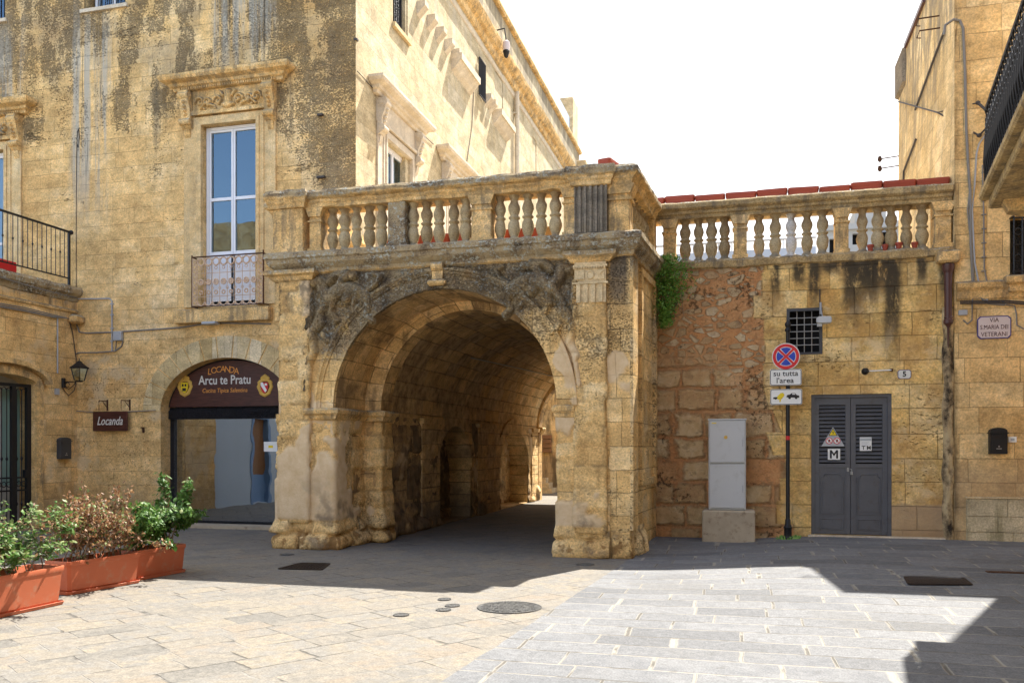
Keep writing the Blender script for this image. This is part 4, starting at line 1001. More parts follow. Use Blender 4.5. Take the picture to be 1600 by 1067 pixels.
p_ = zf(243, 641); m = MB(); m.tube([zf(119, 642), zf(160, 645), zf(243, 641)], .009, 5); single('wall_cable', m, M['cable'], 'thin cable crossing behind the hanging Locanda sign', 'cable')
p_ = zw(114, 505, 0); m = MB(); m.relief([([(p_[1], p_[2])], .15)], .03, .22, 0, .03) if False else m.cbox(WX, WX+.20, p_[1]-.16, p_[1]+.14, p_[2]-.02, p_[2]+.16, .04); single('stone_corbel', m, M['trim'], 'broken stone bracket in the inner corner below the terrace ledge', 'corbel')
p_ = zf(337, 506, 0); fl_ = thing('wall_floodlight', (p_[0], LY, p_[2]), 'flat grey lamp fitting above the shop arch', 'lamp'); m = MB(); m.cbox(p_[0]-.16, p_[0]+.14, LY-.24, LY-.06, p_[2]-.035, p_[2]+.015, .01); m.build('housing', M['pvc'], fl_)
m = MB(); m.tube([(p_[0]+.05, LY, p_[2]+.03), (p_[0]+.02, LY-.1, p_[2]+.02)], .015, 5); m.build('bracket', M['iron'], fl_)
m = MB(); q_ = zf(226, 676, 0)
m.box(q_[0]-.02, q_[0]+.0, LY-.05, LY, q_[2], q_[2]+.1); m.box(q_[0]-.07, q_[0]-.0, LY-.03, LY, q_[2]+.09, q_[2]+.11); single('iron_hook', m, M['rust'], 'small rusty hook in the wall left of the shop window', 'hook')
m = MB(); p_ = zw(88, 615, 0); m.box(WX, WX+.03, p_[1]-.05, p_[1]+.05, p_[2]-.02, p_[2]+.1); single('junction_box', m, M['pvc'], 'flat grey box under the lantern', 'junction box')
m = MB(); a_ = zw(0, 417, .02); b_ = zw(32, 423, .02); m.cbox(WX-.28, WX-.06, a_[1]-.5, b_[1], 4.84, 5.03, .01); single('flower_box', m, M['s_red'], 'red plastic flower box behind the terrace railing at the left edge', 'planter')

for px, py, w_, lab in ((502, 181, .10, 'uppermost dark iron stub in the weathered palazzo corner'), (503, 278, .16, 'long dark iron stub in the palazzo corner just above the balustrade'), (560, 62, .06, 'dark iron stub high on the very edge of the palazzo corner')):
    p_ = zf(px, py, 0) if px < 540 else (LX, LY+.05, Zp(py, LX, LY)); m = MB(); m.box(p_[0]-w_/2, p_[0]+w_/2, p_[1]-.07, p_[1]+.01, p_[2]-.018, p_[2]+.018); single('iron_stub', m, M['cable_dk'], lab, 'iron stub')
x_, y_, z_ = zf(424, 698, -.33); m = MB(TF); m.box(x_-.17, x_+.12, -.345, -.340, z_-.09, z_+.10); pno = thing('paper_notice', (x_, LY, z_), 'white paper notice with a yellow mark taped to the shop window', 'notice'); m.build('sheet', M['s_white'], pno); m = MB(TF); m.box(x_-.07, x_+.03, -.340, -.338, z_-.02, z_+.03); m.build('printed_mark', M['s_yel'], pno)
# ================================================================ ARCHWAY
AY, AX0, AX1 = 12.16, -7.0, -1.52; RY = 14.25; RX = -1.36
cx, zs_ = -4.31, 2.15
arc = thing('archway', (cx, AY, 0), 'weathered stone archway with vaulted passage carrying a balustraded terrace', 'archway')
TA = front(AY)
def prof_pts(hw, rise, zb=0, n=32, zs=zs_, c=None):
    c = cx if c is None else c
    return [(c-hw, zb)]+arch_pts(c, hw, zs, rise, n)[::-1]+[(c+hw, zb)]
OUT = prof_pts(1.75, 1.76)
m = MB(TA); m.wall([(AX0, 0), (cx-1.75, 0)]+arch_pts(cx, 1.75, zs_, 1.76, 40)[::-1]+[(cx+1.75, 0), (AX1, 0), (AX1, 4.42), (AX0, 4.42)], (), .02)
m.build('front_wall', M['arch'], arc)
def strip(name, hw, rise, y0, y1, mat, ny=1, arc_only=False, n=32, skip_left=False, c=None):
    P_ = prof_pts(hw, rise, 0, n, c=c)
    if skip_left: P_ = P_[1:]
    m = MB(); m.uv = []; L = 0 if not skip_left else 2.15; rows = []
    for i, q in enumerate(P_):
        if i: L += math.hypot(q[0]-P_[i-1][0], q[1]-P_[i-1][1])
        row = []
        for j in range(ny+1):
            y = y0+(y1-y0)*j/ny; row.append(m.p(q[0], y, q[1])); m.uv.append((y, L))
        rows.append(row)
    for A, B in zip(rows, rows[1:]):
        for j in range(ny): m.f.append([A[j], A[j+1], B[j+1], B[j]])
    return m.build(name, mat, arc, smooth=True, fix=False, sharp=35)
def annulus(name, y, hw0, r0, hw1, r1, mat, n=32, c0=None, c1=None):
    a, b = prof_pts(hw0, r0, 0, n, c=c0), prof_pts(hw1, r1, 0, n, c=c1); m = MB(); m.uv = []; L = 0; A, B = [], []
    for i in range(len(a)):
        if i: L += math.hypot(a[i][0]-a[i-1][0], a[i][1]-a[i-1][1])
        A.append(m.p(a[i][0], y, a[i][1])); m.uv.append((0, L)); B.append(m.p(b[i][0], y, b[i][1])); m.uv.append((.32, L))
    for i in range(len(a)-1): m.f.append([A[i], A[i+1], B[i+1], B[i]])
    return m.build(name, mat, arc, fix=False)
strip('barrel_soffit', 1.75, 1.76, AY, 13.28, M['soffit'])
RC = -4.235
annulus('inner_arch_ring', 13.28, 1.76, 1.77, 1.535, 1.62, M['soffit'], c1=RC)
strip('inner_arch_soffit', 1.535, 1.62, 13.28, 13.72, M['soffit'], c=RC)
annulus('inner_arch_ring', 13.72, 1.535, 1.62, 1.62, 1.78, M['vault'], c0=RC)
VL = cx-1.59; VE = 25.5
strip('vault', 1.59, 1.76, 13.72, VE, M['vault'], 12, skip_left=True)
for y0, y1 in ((VE-.45, VE),): strip('far_arch_soffit', 1.53, 1.60, y0, y1, M['soffit']); annulus('far_arch_ring', y0, 1.60, 1.77, 1.53, 1.60, M['vault'])
# left passage wall with blind arches
def niche(y0, y1, zsn, rise, n=14):
    c = (y0+y1)/2; return [(y0, .02)]+arch_pts(c, (y1-y0)/2, zsn, rise, n)[::-1]+[(y1, .02)]
NI = [niche(Yp(683, VL), Yp(735, VL), 1.15, .88), niche(Yp(780, VL), Yp(824, VL), 1.1, .95)]
TV = east(VL)
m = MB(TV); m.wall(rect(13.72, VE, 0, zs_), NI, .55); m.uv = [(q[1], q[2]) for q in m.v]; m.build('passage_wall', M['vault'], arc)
for N_ in NI:
    m = MB(TV)
    c = (N_[0][0]+N_[-1][0])/2; hw = (N_[-1][0]-N_[0][0])/2
    a, b = arch_pts(c, hw+.02, 1.12, .90, 14), arch_pts(c, hw+.28, 1.12, 1.22, 14)
    m.prism(a+b[::-1], 1, -.01, .035); m.uv = [(q[1], q[2]) for q in m.v]; m.build('blind_arch_band', M['vault'], arc)
m = MB(TV); m.quad((14, -.54, 0), (VE-.1, -.54, 0), (VE-.1, -.54, 2.4), (14, -.54, 2.4)); m.uv = [(q[1]*1.3, q[2]) for q in m.v]; m.build('blind_arch_back', M['vault'], arc)
for a_, b_ in ((656, 684), (744, 778), (829, 838)):
    y0, y1 = Yp(a_, VL), Yp(b_, VL); m = MB(TV); m.box(y0, y1, 0, .05, 0, 2.02); m.box(y0-.03, y1+.03, 0, .10, 2.02, 2.12); m.uv = [(q[1], q[2]) for q in m.v]; m.build('passage_pilaster', M['vault'], arc)
# rough stone facing on the piers
def rough_wrap(path, z0, z1, res=.035, amp=1, bulge=.10, seed=0, base=.03, ztaper=None, plaster=.5, mat='rough', name='pier_facing'):
    pth = [Vector((a, b)) for a, b in path]; dirs = [(b-a).normalized() for a, b in zip(pth, pth[1:])]
    nr = lambda d: Vector((d.y, -d.x)); S = []; acc = 0
    for i in range(len(pth)-1):
        ln = (pth[i+1]-pth[i]).length; n = max(1, int(ln/res))
        for j in range(n+(1 if i == len(pth)-2 else 0)):
            t = j/n
            if j == 0 and i > 0:
                mm = (nr(dirs[i-1])+nr(dirs[i])); mm.normalize(); mm = mm/max(.4, mm.dot(nr(dirs[i])))*.92
            else: mm = nr(dirs[i])
            S.append((pth[i].lerp(pth[i+1], t), mm, acc+ln*t))
        acc += ln
    rnd = random.Random(seed); rows = []; z = z0
    while z < z1+.5:
        h = rnd.uniform(.22, .38); blocks = []; u = -rnd.uniform(0, .5)
        while u < acc+1: w = rnd.uniform(.32, .68); blocks.append((u, u+w, rnd.random(), rnd.random())); u += w
        rows.append((z, z+h, blocks)); z += h
    nz_ = int((z1-z0)/res); m = MB(); m.at = {'blk': [], 'jnt': [], 'pls': []}; G = []
    for j in range(nz_+1):
        z = z0+(z1-z0)*j/nz_; line = []
        for q, nm, u in S:
            wu, wz = u+.03*mn.noise(Vector((u*3, z*3, seed))), z+.03*mn.noise(Vector((u*3, z*3, seed+9)))
            r = next(r for r in rows if wz < r[1] or r is rows[-1]); b = next((b for b in r[2] if wu < b[1]), r[2][-1])
            e = min(wz-r[0] if wz > r[0] else 0, r[1]-wz, wu-b[0], b[1]-wu); jn = 1-ss(0, .035, e)
            er = fbm((q.x*2.2+seed, q.y*2.2, z*2.2), 4)
            p3 = mn.noise(Vector((u*1.1+seed*3, z*.8, 4.4)))+.35*mn.noise(Vector((u*5, z*5, seed)))
            pl = ss(.06, .12, p3-.18+.3*plaster-.15) if z > .45 else 0
            low = ss(.62, .0, z-z0) if z0 < .3 else 0
            d = base+amp*((b[2]-.5)*.045*(1+low*1.2)+er*.035*(1+low)+mn.noise(Vector((u*16, z*16, seed)))*.008-jn*(.026+.03*low))
            rd = math.sqrt(max(0, 1-(1-min(1, max(0, e)/.11))**2))
            d += low*bulge*(.35+.65*rd)*(.6+.8*b[3])
            d = d*(1-pl)+pl*(base+.022+.006*er)
            if ztaper: d *= ss(z1, z1-ztaper, z)
            line.append(m.p(q.x+nm.x*d, q.y+nm.y*d, z)); m.at['blk'].append(b[2]); m.at['jnt'].append(jn*(1-pl)); m.at['pls'].append(pl)
        G.append(line)
    for A, B in zip(G, G[1:]):
        for i in range(len(A)-1): m.f.append([A[i], A[i+1], B[i+1], B[i]])
    return m.build(name, M[mat], arc, smooth=True, fix=False, sharp=None)
rough_wrap([(AX0, 12.7), (AX0, AY), (cx-1.75, AY), (cx-1.75, 13.28), (cx-1.46, 13.28), (cx-1.46, 13.72)], -.03, 2.08, seed=3, bulge=.13)
rough_wrap([(cx+1.75, 13.2), (cx+1.75, AY), (-1.80, AY)], -.03, 2.08, seed=11, bulge=.10, plaster=.9, base=.006, amp=.6)
rough_wrap([(-1.80, AY-.0), (AX1, AY), (-1.44, 13.2)], -.03, .42, seed=15, bulge=.05, base=.012, ztaper=.2, plaster=.2)
yN = [(13.72, NI[0][0][0]-.02), (NI[0][-1][0]+.02, NI[1][0][0]-.02), (NI[1][-1][0]+.02, VE-.46)]
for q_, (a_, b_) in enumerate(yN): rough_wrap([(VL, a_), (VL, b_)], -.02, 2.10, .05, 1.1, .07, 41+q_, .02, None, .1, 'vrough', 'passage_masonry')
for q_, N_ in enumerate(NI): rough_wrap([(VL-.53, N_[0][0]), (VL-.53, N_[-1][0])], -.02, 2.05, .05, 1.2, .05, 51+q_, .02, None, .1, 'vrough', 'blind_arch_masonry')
m = MB(); m.tube([(-5.38, 17.0, 3.40), (-5.28, 20.5, 3.50), (-5.18, 24.0, 3.58)], .014, 5); m.build('vault_conduit', M['pvc'], arc)
# pilasters on the front
pA, pB = Xp(441, AY), Xp(485, AY)
rough_wrap([(pA, AY), (pA, AY-.07), (pB, AY-.07), (pB, AY)], .4, 4.12, seed=21, amp=.6, bulge=0, base=.012, plaster=.75, name='pilaster')
qA, qB = Xp(899, AY), Xp(948, AY)
rough_wrap([(qA, AY), (qA, AY-.06), (qB, AY-.06), (qB, AY)], .35, 3.62, seed=27, amp=.5, bulge=0, base=.012, plaster=.9, name='pilaster')
# impost mouldings
ip = [(0,1.98),(.03,2.0),(.05,2.05),(.09,2.08),(.10,2.13),(.085,2.16),(0,2.18)]
ip2 = [(o+.03, z) for o, z in ip[:-1]]+[(-.05, 2.18), (-.05, 1.98)]
m = MB(); m.mould([(-6.52, AY), (cx-1.75, AY), (cx-1.75, 13.28), (cx-1.46, 13.28), (cx-1.46, 13.72)], ip2, step=.08, jit=.016); m.build('impost', M['trim'], arc)
m = MB(); m.mould([(cx+1.75, 13.2), (cx+1.75, AY), (qA, AY)], [(o*.6, z) for o, z in ip2], step=.08, jit=.012); m.build('impost', M['trim'], arc)
m = MB(); m.mould([(cx-1.53, VE-.45), (cx-1.53, VE)], ip2, step=.1, jit=.01); m.build('impost', M['trim'], arc)
# archivolt bands round the opening
def archband(prof, a0=0, a1=180, n=60, jit=.01):
    m = MB(TA); rs = []
    for i in range(n+1):
        t = R(a0+(a1-a0)*i/n); ring = []
        for r, o in prof:
            j = jit*(mn.noise(Vector((t*9, r*8, 1)))+.6*mn.noise(Vector((t*28, r*19, 5))))
            ring.append(m.p(cx+(1.75+r)*math.cos(t), o+j, zs_+(1.76+r)*math.sin(t)+j*.5))
        rs.append(ring)
    k_ = len(prof)
    for A, B in zip(rs, rs[1:]):
        for q in range(k_): m.f.append([A[q], A[(q+1)%k_], B[(q+1)%k_], B[q]])
    m.f.append(rs[0]); m.f.append(rs[-1]); return m
archband([(-.002,-.05),(-.002,.035),(.20,.035),(.205,.055),(.235,.06),(.26,.09),(.30,.085),(.31,-.01)]).build('archivolt', M['arch'], arc, smooth=True)
# carved supporters in the spandrels and the keystone scroll
def beast(sx, ox, seed):
    f = lambda pts: [(ox+sx*a, b) for a, b in pts]
    st = [(f([(0,3.85),(.14,3.95),(.32,3.97),(.50,3.90),(.60,3.82)]), .12), (f([(.0,3.85),(-.10,3.98),(-.14,4.10)]), .09), (f([(-.14,4.12),(-.26,4.08)]), .075), (f([(.18,4.02),(.24,4.16),(.42,4.18)]), .07), (f([(.36,3.96),(.30,3.82)]), .10),
          (f([(-.04,3.80),(-.16,3.62),(-.12,3.48),(-.22,3.38)]), .055), (f([(.06,3.82),(.04,3.62),(.12,3.50)]), .05), (f([(.56,3.80),(.66,3.68),(.60,3.56),(.70,3.48)]), .055), (f([(.44,3.84),(.40,3.70),(.46,3.6)]), .05),
          (f([(.62,3.92),(.78,4.02),(.84,4.14),(.74,4.18)]), .04), (f([(-.20,3.50),(-.30,3.30),(-.26,3.05),(-.36,2.85)]), .07), (f([(-.30,3.0),(-.36,2.7),(-.40,2.45)]), .05), (f([(-.34,3.9),(-.32,3.66),(-.36,3.4)]), .06), (f([(.0,4.1),(.1,4.2),(.3,4.22)]), .06), (f([(-.1,3.3),(-.02,3.2)]), .06)]
    m = MB(TA); m.relief(st, .018, .13, .0, .022, seed); return m.build('carved_beast', M['arch'], arc, smooth=True, fix=False)
beast(1, -6.12, 3); beast(-1, -2.63, 8)
# curved ribs beside the right beast
m = MB(TA); kx = Xp(686, AY); kz = 3.96
m.prism([(kx-.10, kz+.34), (kx+.10, kz+.34), (kx+.07, kz-.0), (kx-.07, kz-.0)], 1, 0, .08); m.lathe([(.05,-.12),(.05,.12)], (kx, .09, kz+.03), 12, 0); m.lathe([(.03,-.14),(.03,.14)], (kx, .10, kz+.03), 10, 0); m.lathe([(.07,-.09),(.07,.09)], (kx, .06, kz+.27), 12, 0)
m.build('keystone', M['ledge'], arc)
# cornice ledge under the balustrade
lp = [(0,4.24),(.03,4.26),(.04,4.31),(.10,4.36),(.13,4.39),(.14,4.45),(.17,4.47),(.17,4.54),(.12,4.57),(-.46,4.575),(-.46,4.24)]
m = MB(); m.mould([(AX0, 14.6), (AX0, AY), (AX1+.02, AY), (RX+.02, RY+.3)], lp, step=.10, jit=.014); m.build('ledge_cornice', M['ledge'], arc)
def ressaut(u0, u1, o, prof, mat, name, tf=AY, step=.09, jit=.014):
    m = MB(); m.mould([(u0, tf+.05), (u0, tf-o), (u1, tf-o), (u1, tf+.05)], prof, step=step, jit=jit); return m.build(name, M[mat], arc)
ressaut(Xp(430, AY)-.0, Xp(488, AY), .05, [(0,4.13),(.03,4.15),(.06,4.20),(.12,4.23),(.12,4.29),(.05,4.31),(-.2,4.32),(-.2,4.13)], 'ledge', 'pilaster_capital')
ressaut(qA-.03, qB+.03, .05, [(0,4.17),(.02,4.18),(.06,4.22),(.12,4.25),(.13,4.31),(.05,4.33),(-.2,4.34),(-.2,4.17)], 'ledge', 'pilaster_capital')
# triglyph panel on the right pilaster
m = MB(TA); u0, u1 = qA-.0, qB+.0; w = u1-u0
m.box(u0, u1, 0, .075, 3.60, 4.17); m.box(u0-.03, u1+.03, .0, .105, 3.86, 3.885); m.box(u0-.02, u1+.02, 0, .10, 4.10, 4.13)
q = u0-.01
while q < u1: m.box(q, q+.018, .075, .105, 4.075, 4.10); q += .036
for i in range(4): m.box(u0+.03+i*(w-.03)/4, u0+.03+i*(w-.03)/4+.06, .075, .098, 3.60, 3.855)
for a in (u0+.02, u1-.02-.125): 
    m.box(a, a+.125, .075, .09, 3.92, 4.05)
m.prism([(u0+.03, 3.93), (u0+.135, 3.93), (u0+.08, 3.985)], 1, .09, .105); m.prism([(u1-.135, 4.04), (u1-.03, 4.04), (u1-.08, 3.985)], 1, .09, .105)
m.lathe([(.058,.075),(.058,.098),(.045,.1),(.04,.09)], ((u0+u1)/2, 0, 3.985), 18, 1)
m.build('triglyph_panel', M['trim_pale'], arc)
# flank wall towards the right
def flankpt(t): return (AX1+(RX-AX1)*t, AY+(RY-AY)*t)
m = MB(); a, b = flankpt(0), flankpt(1); m.quad((a[0], a[1], 0), (b[0], b[1], 0), (b[0], b[1], 4.3), (a[0], a[1], 4.3)); m.build('flank_wall', M['flank'], arc, fix=False)
TFl = lambda u, o, z: (flankpt(u)[0]+o, flankpt(u)[1]-o*.06, z)
m = MB(TFl); m.box(.30, .36, 0, .05, 1.0, 4.2); m.box(.86, .92, 0, .05, 1.0, 4.2); m.box(.36, .86, 0, .05, 4.1, 4.2); m.box(.36,.86,0,.05,1.0,1.1); m.box(.0, .16, .0, .045, 0.4, 4.24); m.build('flank_panel', M['flank'], arc)
# terrace slab and hidden masonry
m = MB(); m.box(LX+.01, 3.0, 14.6, VE-.02, 4.30, 4.52); m.box(AX0+.05, RX-.1, AY+.1, 14.7, 4.28, 4.54); m.build('terrace_floor', M['conc'], arc)
m = MB(); m.box(AX0+.01, cx-1.80, AY+.3, 14.79, 0, 4.27); m.build('core_masonry', M['flank'], arc)
m = MB(); m.box(cx+1.80, RX-.12, 12.5, 24.9, 0, 4.27); m.build('core_masonry', M['flank'], arc)
m = MB(lambda u, o, z: (u, VE+o, z)); m.wall([(-6.93, 0), (cx-1.53, 0)]+arch_pts(cx, 1.53, zs_, 1.60, 30)[::-1]+[(cx+1.53, 0), (3.0, 0), (3.0, 4.5), (-6.93, 4.5)], (), .02); m.build('rear_wall', M['flank'], arc)
# balustrade
bp_ = [(.078,0),(.078,.045),(.055,.06),(.052,.085),(.070,.13),(.085,.19),(.088,.235),(.076,.285),(.056,.325),(.060,.335),(.080,.352),(.080,.368),(.058,.385),(.056,.40),(.072,.44),(.084,.485),(.078,.53),(.058,.575),(.050,.605),(.056,.64),(.074,.665),(.080,.69)]
def bal_mesh(seed, mat='bal', par=None):
    m = MB(); m.lathe(bp_, (0,0,0), 16, 2, .007, seed); 
    o = m.build('baluster', M[mat], None, smooth=True, sharp=60); o.parent = par; return o
BZ = 4.565
protos = []
def put_bal(par, x, y, i, mat=None):
    global protos
    if mat: o = bal_mesh(i, mat, par)
    elif i < 5 and len(protos) <= i: o = bal_mesh(i, 'bal', par); protos.append(o)
    else: o = protos[i % 5].copy(); C.objects.link(o); o.parent = par
    L = Vector((x, y, BZ))-ORG[par.name]; o.location = L; o.rotation_euler = (0,0,(i*1.7) % 6.28); s_ = 1.05+.06*math.sin(i*2.3); o.scale = (s_, s_*(1-.03*math.cos(i*3.1)), .995); ORG[o.name] = Vector((x, y, BZ)); return o
bi = 0; BYo = AY+.15
for px in (520.4, 539, 557.5, 577.8, 597, 646.4, 667, 686.4, 709.4, 728.5, 782, 803.5, 825, 846, 868):
    put_bal(arc, Xp(px, BYo), BYo, bi); bi += 1
for t in (.17, .27, .37, .47, .57, .67, .77, .87):
    p_ = flankpt(t); put_bal(arc, p_[0]-.15, p_[1], bi); bi += 1
cp = [(0,5.245),(.03,5.25),(.035,5.30),(.06,5.33),(.065,5.36),(.11,5.38),(.13,5.40),(.13,5.46),(.10,5.50),(-.02,5.52),(-.38,5.525),(-.38,5.245)]
m = MB(); m.mould([(AX0+.0, 14.7), (AX0+.0, AY), (AX1, AY), (RX+.0, RY+.32)], cp, step=.09, jit=.02); m.build('coping', M['cope'], arc)
def pedestal(par, u0, u1, Yf, o=0, cap=True, mat='trim', name='pedestal', d=.34, seed=0):
    m = MB(front(Yf)); m.cbox(u0, u1, -d, o, BZ-.0, 5.25, .012)
    if cap: m.box(u0-.018, u1+.018, -.2, o+.018, 5.03, 5.055); m.prism([(u0, 5.11), (u1, 5.11), (u1+.05, 5.25), (u0-.05, 5.25)], 1, -.2, o+.03)
    m.box(u0-.02, u1+.02, -.2, o+.02, BZ, BZ+.06)
    return m.build(name, M[mat], par)
pedestal(arc, Xp(431, AY), Xp(478, AY), AY, .10, False, 'rough_t' if False else 'trim')
pedestal(arc, Xp(484, AY), Xp(502, AY), AY, .02); pedestal(arc, Xp(607, AY), Xp(634, AY), AY, .03, False, 'ledge'); pedestal(arc, Xp(737, AY), Xp(768, AY), AY, .02); pedestal(arc, Xp(881, AY), Xp(899, AY), AY, .02)
m = MB(); m.box(AX0-.3, AX0, 12.55, 13.0, 3.6, 5.25); m.mould([(AX0-.3, 13), (AX0-.3, 12.55), (AX0, 12.55)], cp, step=.1, jit=.015); m.mould([(AX0-.3, 13), (AX0-.3, 12.55), (AX0, 12.55)], [(o*.6, z) for o, z in lp], step=.1, jit=.015); m.build('return_pier', M['cope'], arc)
u0, u1 = Xp(899, AY), Xp(949.5, AY); M['flute'] = trim('grey_fluted_stone', [(.14,.115,.085),(.20,.17,.13),(.28,.24,.18)], .8, dirt=.6)
m = MB(TA); m.box(u0, u1, -.3, .06, BZ, 5.25); n = 6; w = (u1-u0)/n
for i in range(n+1): m.box(u0+w*i-.018 if i else u0, min(u1, u0+w*i+.018), .06, .09, BZ+.02, 5.24)
for i in range(n): m.tube([(u0+w*(i+.5), .062, BZ+.02), (u0+w*(i+.5), .062, BZ+.28)], .016, 6)
m.build('fluted_pedestal', M['flute'], arc)
m = MB(); m.mould([(u0-.03, AY+.05), (u0-.03, AY-.08), (u1+.03, AY-.08), (u1+.03, AY+.05)], [(0,5.24),(.03,5.25),(.035,5.30),(.06,5.33),(.065,5.36),(.10,5.39),(.11,5.46),(.08,5.51),(-.3,5.53),(-.3,5.24)], step=.1, jit=.016); m.build('coping_break', M['cope'], arc)
m = MB(); m.mould([(Xp(429, AY), AY+.05), (Xp(429, AY), AY-.11), (Xp(479, AY), AY-.11), (Xp(479, AY), AY+.05)], [(0,5.24),(.02,5.25),(.03,5.30),(.05,5.33),(.06,5.36),(.08,5.39),(.09,5.46),(.06,5.51),(-.3,5.53),(-.3,5.24)], step=.1, jit=.016); m.build('coping_break', M['cope'], arc)
# corner pier and end pier of the flank balustrade
m = MB(); m.cbox(Xp(949, AY), AX1-.0, AY+.0, AY+.34, BZ, 5.25, .02); m.box(Xp(949, AY)-.01, AX1+.03, AY-.03, AY+.37, 5.03, 5.06); m.prism([(Xp(949,AY), 5.12), (AX1, 5.12), (AX1+.06, 5.25), (Xp(949,AY), 5.25)], 1, AY-.03, AY+.36); m.build('pedestal', M['trim'], arc)
m = MB(); p_ = flankpt(.95); m.cbox(p_[0]-.32, p_[0]+.0, p_[1]-.08, p_[1]+.26, BZ, 5.25, .015); m.build('pedestal', M['trim'], arc)

# ================================================================ TERRACE WALL (right)
ter = thing('terrace_wall', (RX, RY, 0), 'rubble and ashlar wall with grey double door, small barred window and balustrade on top', 'wall')
TR = front(RY); RE = Xp(1490, RY)
rx = lambda px: Xp(px, RY)
rz = lambda px, py: Zp(py, Xp(px, RY), RY)
dx0, dx1, dz0, dz1 = rx(1267.5), rx(1393.5), rz(1330, 836), rz(1330, 615.5)
wx_0, wx_1, wz_0, wz_1 = rx(1229), rx(1285), rz(1257, 554), rz(1257, 481.5)
m = MB(TR); m.wall(rect(RX-.3, RE+.02, -.1, 4.46), [rect(dx0, dx1, dz0, dz1), rect(wx_0, wx_1, wz_0, wz_1)], .4); m.build('wall_face', M['rwall'], ter)
m = MB(); m.box(RX+.0, dx0-.05, RY+.45, RY+.6, 0, 4.4); m.box(dx0-.05, RE, RY+.45, RY+.6, 2.4, 4.4); m.box(dx1+.05, RE, RY+.45, RY+.6, 0, 2.4); m.build('wall_core', M['conc'], ter)
m = MB(); m.mould([(RX+.01, RY), (RE, RY)], [(0,4.42),(.035,4.44),(.045,4.53),(.02,4.565),(-.45,4.57),(-.45,4.42)], step=.08, jit=.02); m.build('wall_sill', M['cope_r'], ter)
cpr = [(0,5.25),(.02,5.25),(.03,5.30),(.06,5.32),(.065,5.36),(.10,5.38),(.12,5.40),(.12,5.47),(.09,5.50),(-.36,5.51),(-.36,5.25)]
m = MB(); m.mould([(RX-.02, RY+.02), (RE-.02, RY+.02)], cpr, step=.09, jit=.009); m.build('coping', M['cope_r'], ter)
BYr = RY+.16
for i, px in enumerate((1070.8, 1091.8, 1111.8, 1132.2, 1186, 1211.4, 1236, 1261, 1285, 1347, 1371, 1392.3, 1416, 1440.4)):
    put_bal(ter, Xp(px, BYr), BYr, bi, 'bal_white' if i == 6 else None)
    if i == 6: list(ter.children)[-1]; C.objects[-1]['label'] = 'new white baluster'
    bi += 1
for a_, b_ in ((1036, 1055), (1146, 1167), (1306, 1326), (1461, 1487)): pedestal(ter, rx(a_), rx(b_), RY, .0, mat='cope_r' if False else 'trim')
# door
ds = MB(TR)
ds.box(dx0, dx0+.05, -.12, -.03, dz0, dz1); ds.box(dx1-.05, dx1, -.12, -.03, dz0, dz1); ds.box(dx0+.05, dx1-.05, -.12, -.03, dz1-.05, dz1)
dof = ds.build('double_door', M['door'], ter)
mid = (dx0+dx1)/2; lw = mid-dx0-.05; zm = dz0+1.04
for s_ in (0, 1):
    a = dx0+.052 if s_ == 0 else mid+.004; b = mid-.004 if s_ == 0 else dx1-.052
    l = MB(TR); l.box(a, a+.07, -.11, -.06, dz0+.01, dz1-.052); l.box(b-.07, b, -.11, -.06, dz0+.01, dz1-.052); l.box(a+.07, b-.07, -.11, -.06, dz1-.16, dz1-.052); l.box(a+.07, b-.07, -.11, -.06, zm, zm+.06)
    l.box(a+.07, b-.07, -.11, -.075, dz0+.01, zm)
    def pan(z0, z1, notch):
        u0, u1 = a+.10, b-.10; q = notch; return [(u0, z0), (u1, z0), (u1, z1-q), (u1-q*.6, z1-q), (u1-q, z1), (u0+q, z1), (u0+q*.6, z1-q), (u0, z1-q)] if notch else [(u0, z0), (u1, z0), (u1, z1), (u0, z1)]
    for z0, z1, nt in ((zm-.10-.62+.0, zm-.10, .05), (dz0+.08, dz0+.24, 0)):
        P_ = pan(z0, z1, nt); c_ = ((a+b)/2, (z0+z1)/2)
        for (p0, p1) in zip(P_, P_[1:]+P_[:1]): l.tube([(p0[0], -.073, p0[1]), (p1[0], -.073, p1[1])], .010, 5)
        l.prism([(c_[0]+(p[0]-c_[0])*.8, c_[1]+(p[1]-c_[1])*.86) for p in P_], 1, -.075, -.068)
    lo_ = l.build('door_leaf', M['door'], dof)
    l = MB(TR); z = zm+.085
    while z < dz1-.19: l.prism([(-.105, z+.034), (-.10, z+.046), (-.066, z+.008), (-.070, z)], 0, a+.068, b-.068) if False else l.f.extend([]) ; i0 = [l.p(a+.068, -.105, z+.046), l.p(b-.068, -.105, z+.046), l.p(b-.068, -.066, z+.006), l.p(a+.068, -.066, z+.006), l.p(a+.068, -.105, z+.028), l.p(b-.068, -.105, z+.028), l.p(b-.068, -.066, z-.002), l.p(a+.068, -.066, z-.002)]; l.f += [[i0[0], i0[1], i0[2], i0[3]], [i0[4], i0[5], i0[6], i0[7]], [i0[3], i0[2], i0[6], i0[7]], [i0[0], i0[1], i0[5], i0[4]]]; z += .060
    l.build('louvre_panel', M['door'], dof)
    if s_ == 0:
        l = MB(TR); l.box(b-.05, b-.02, -.06, -.045, zm-.06, zm+.0); l.tube([(b-.005, -.05, zm-.02), (b+.02, -.04, zm-.03), (b+.02, -.04, zm-.06)], .006, 5); l.cbox(b-.005, b+.035, -.055, -.03, zm-.11, zm-.06, .004); l.build('padlock', M['signback'], dof)
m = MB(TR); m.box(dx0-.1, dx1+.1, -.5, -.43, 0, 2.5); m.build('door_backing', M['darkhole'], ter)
m = MB(TR); m.cbox(dx0-.05, rx(1480), .0, .05, g(2, 14.2)-.1, g(2, 14.2)+.03, .01); m.build('door_threshold', M['trim_white'], ter)
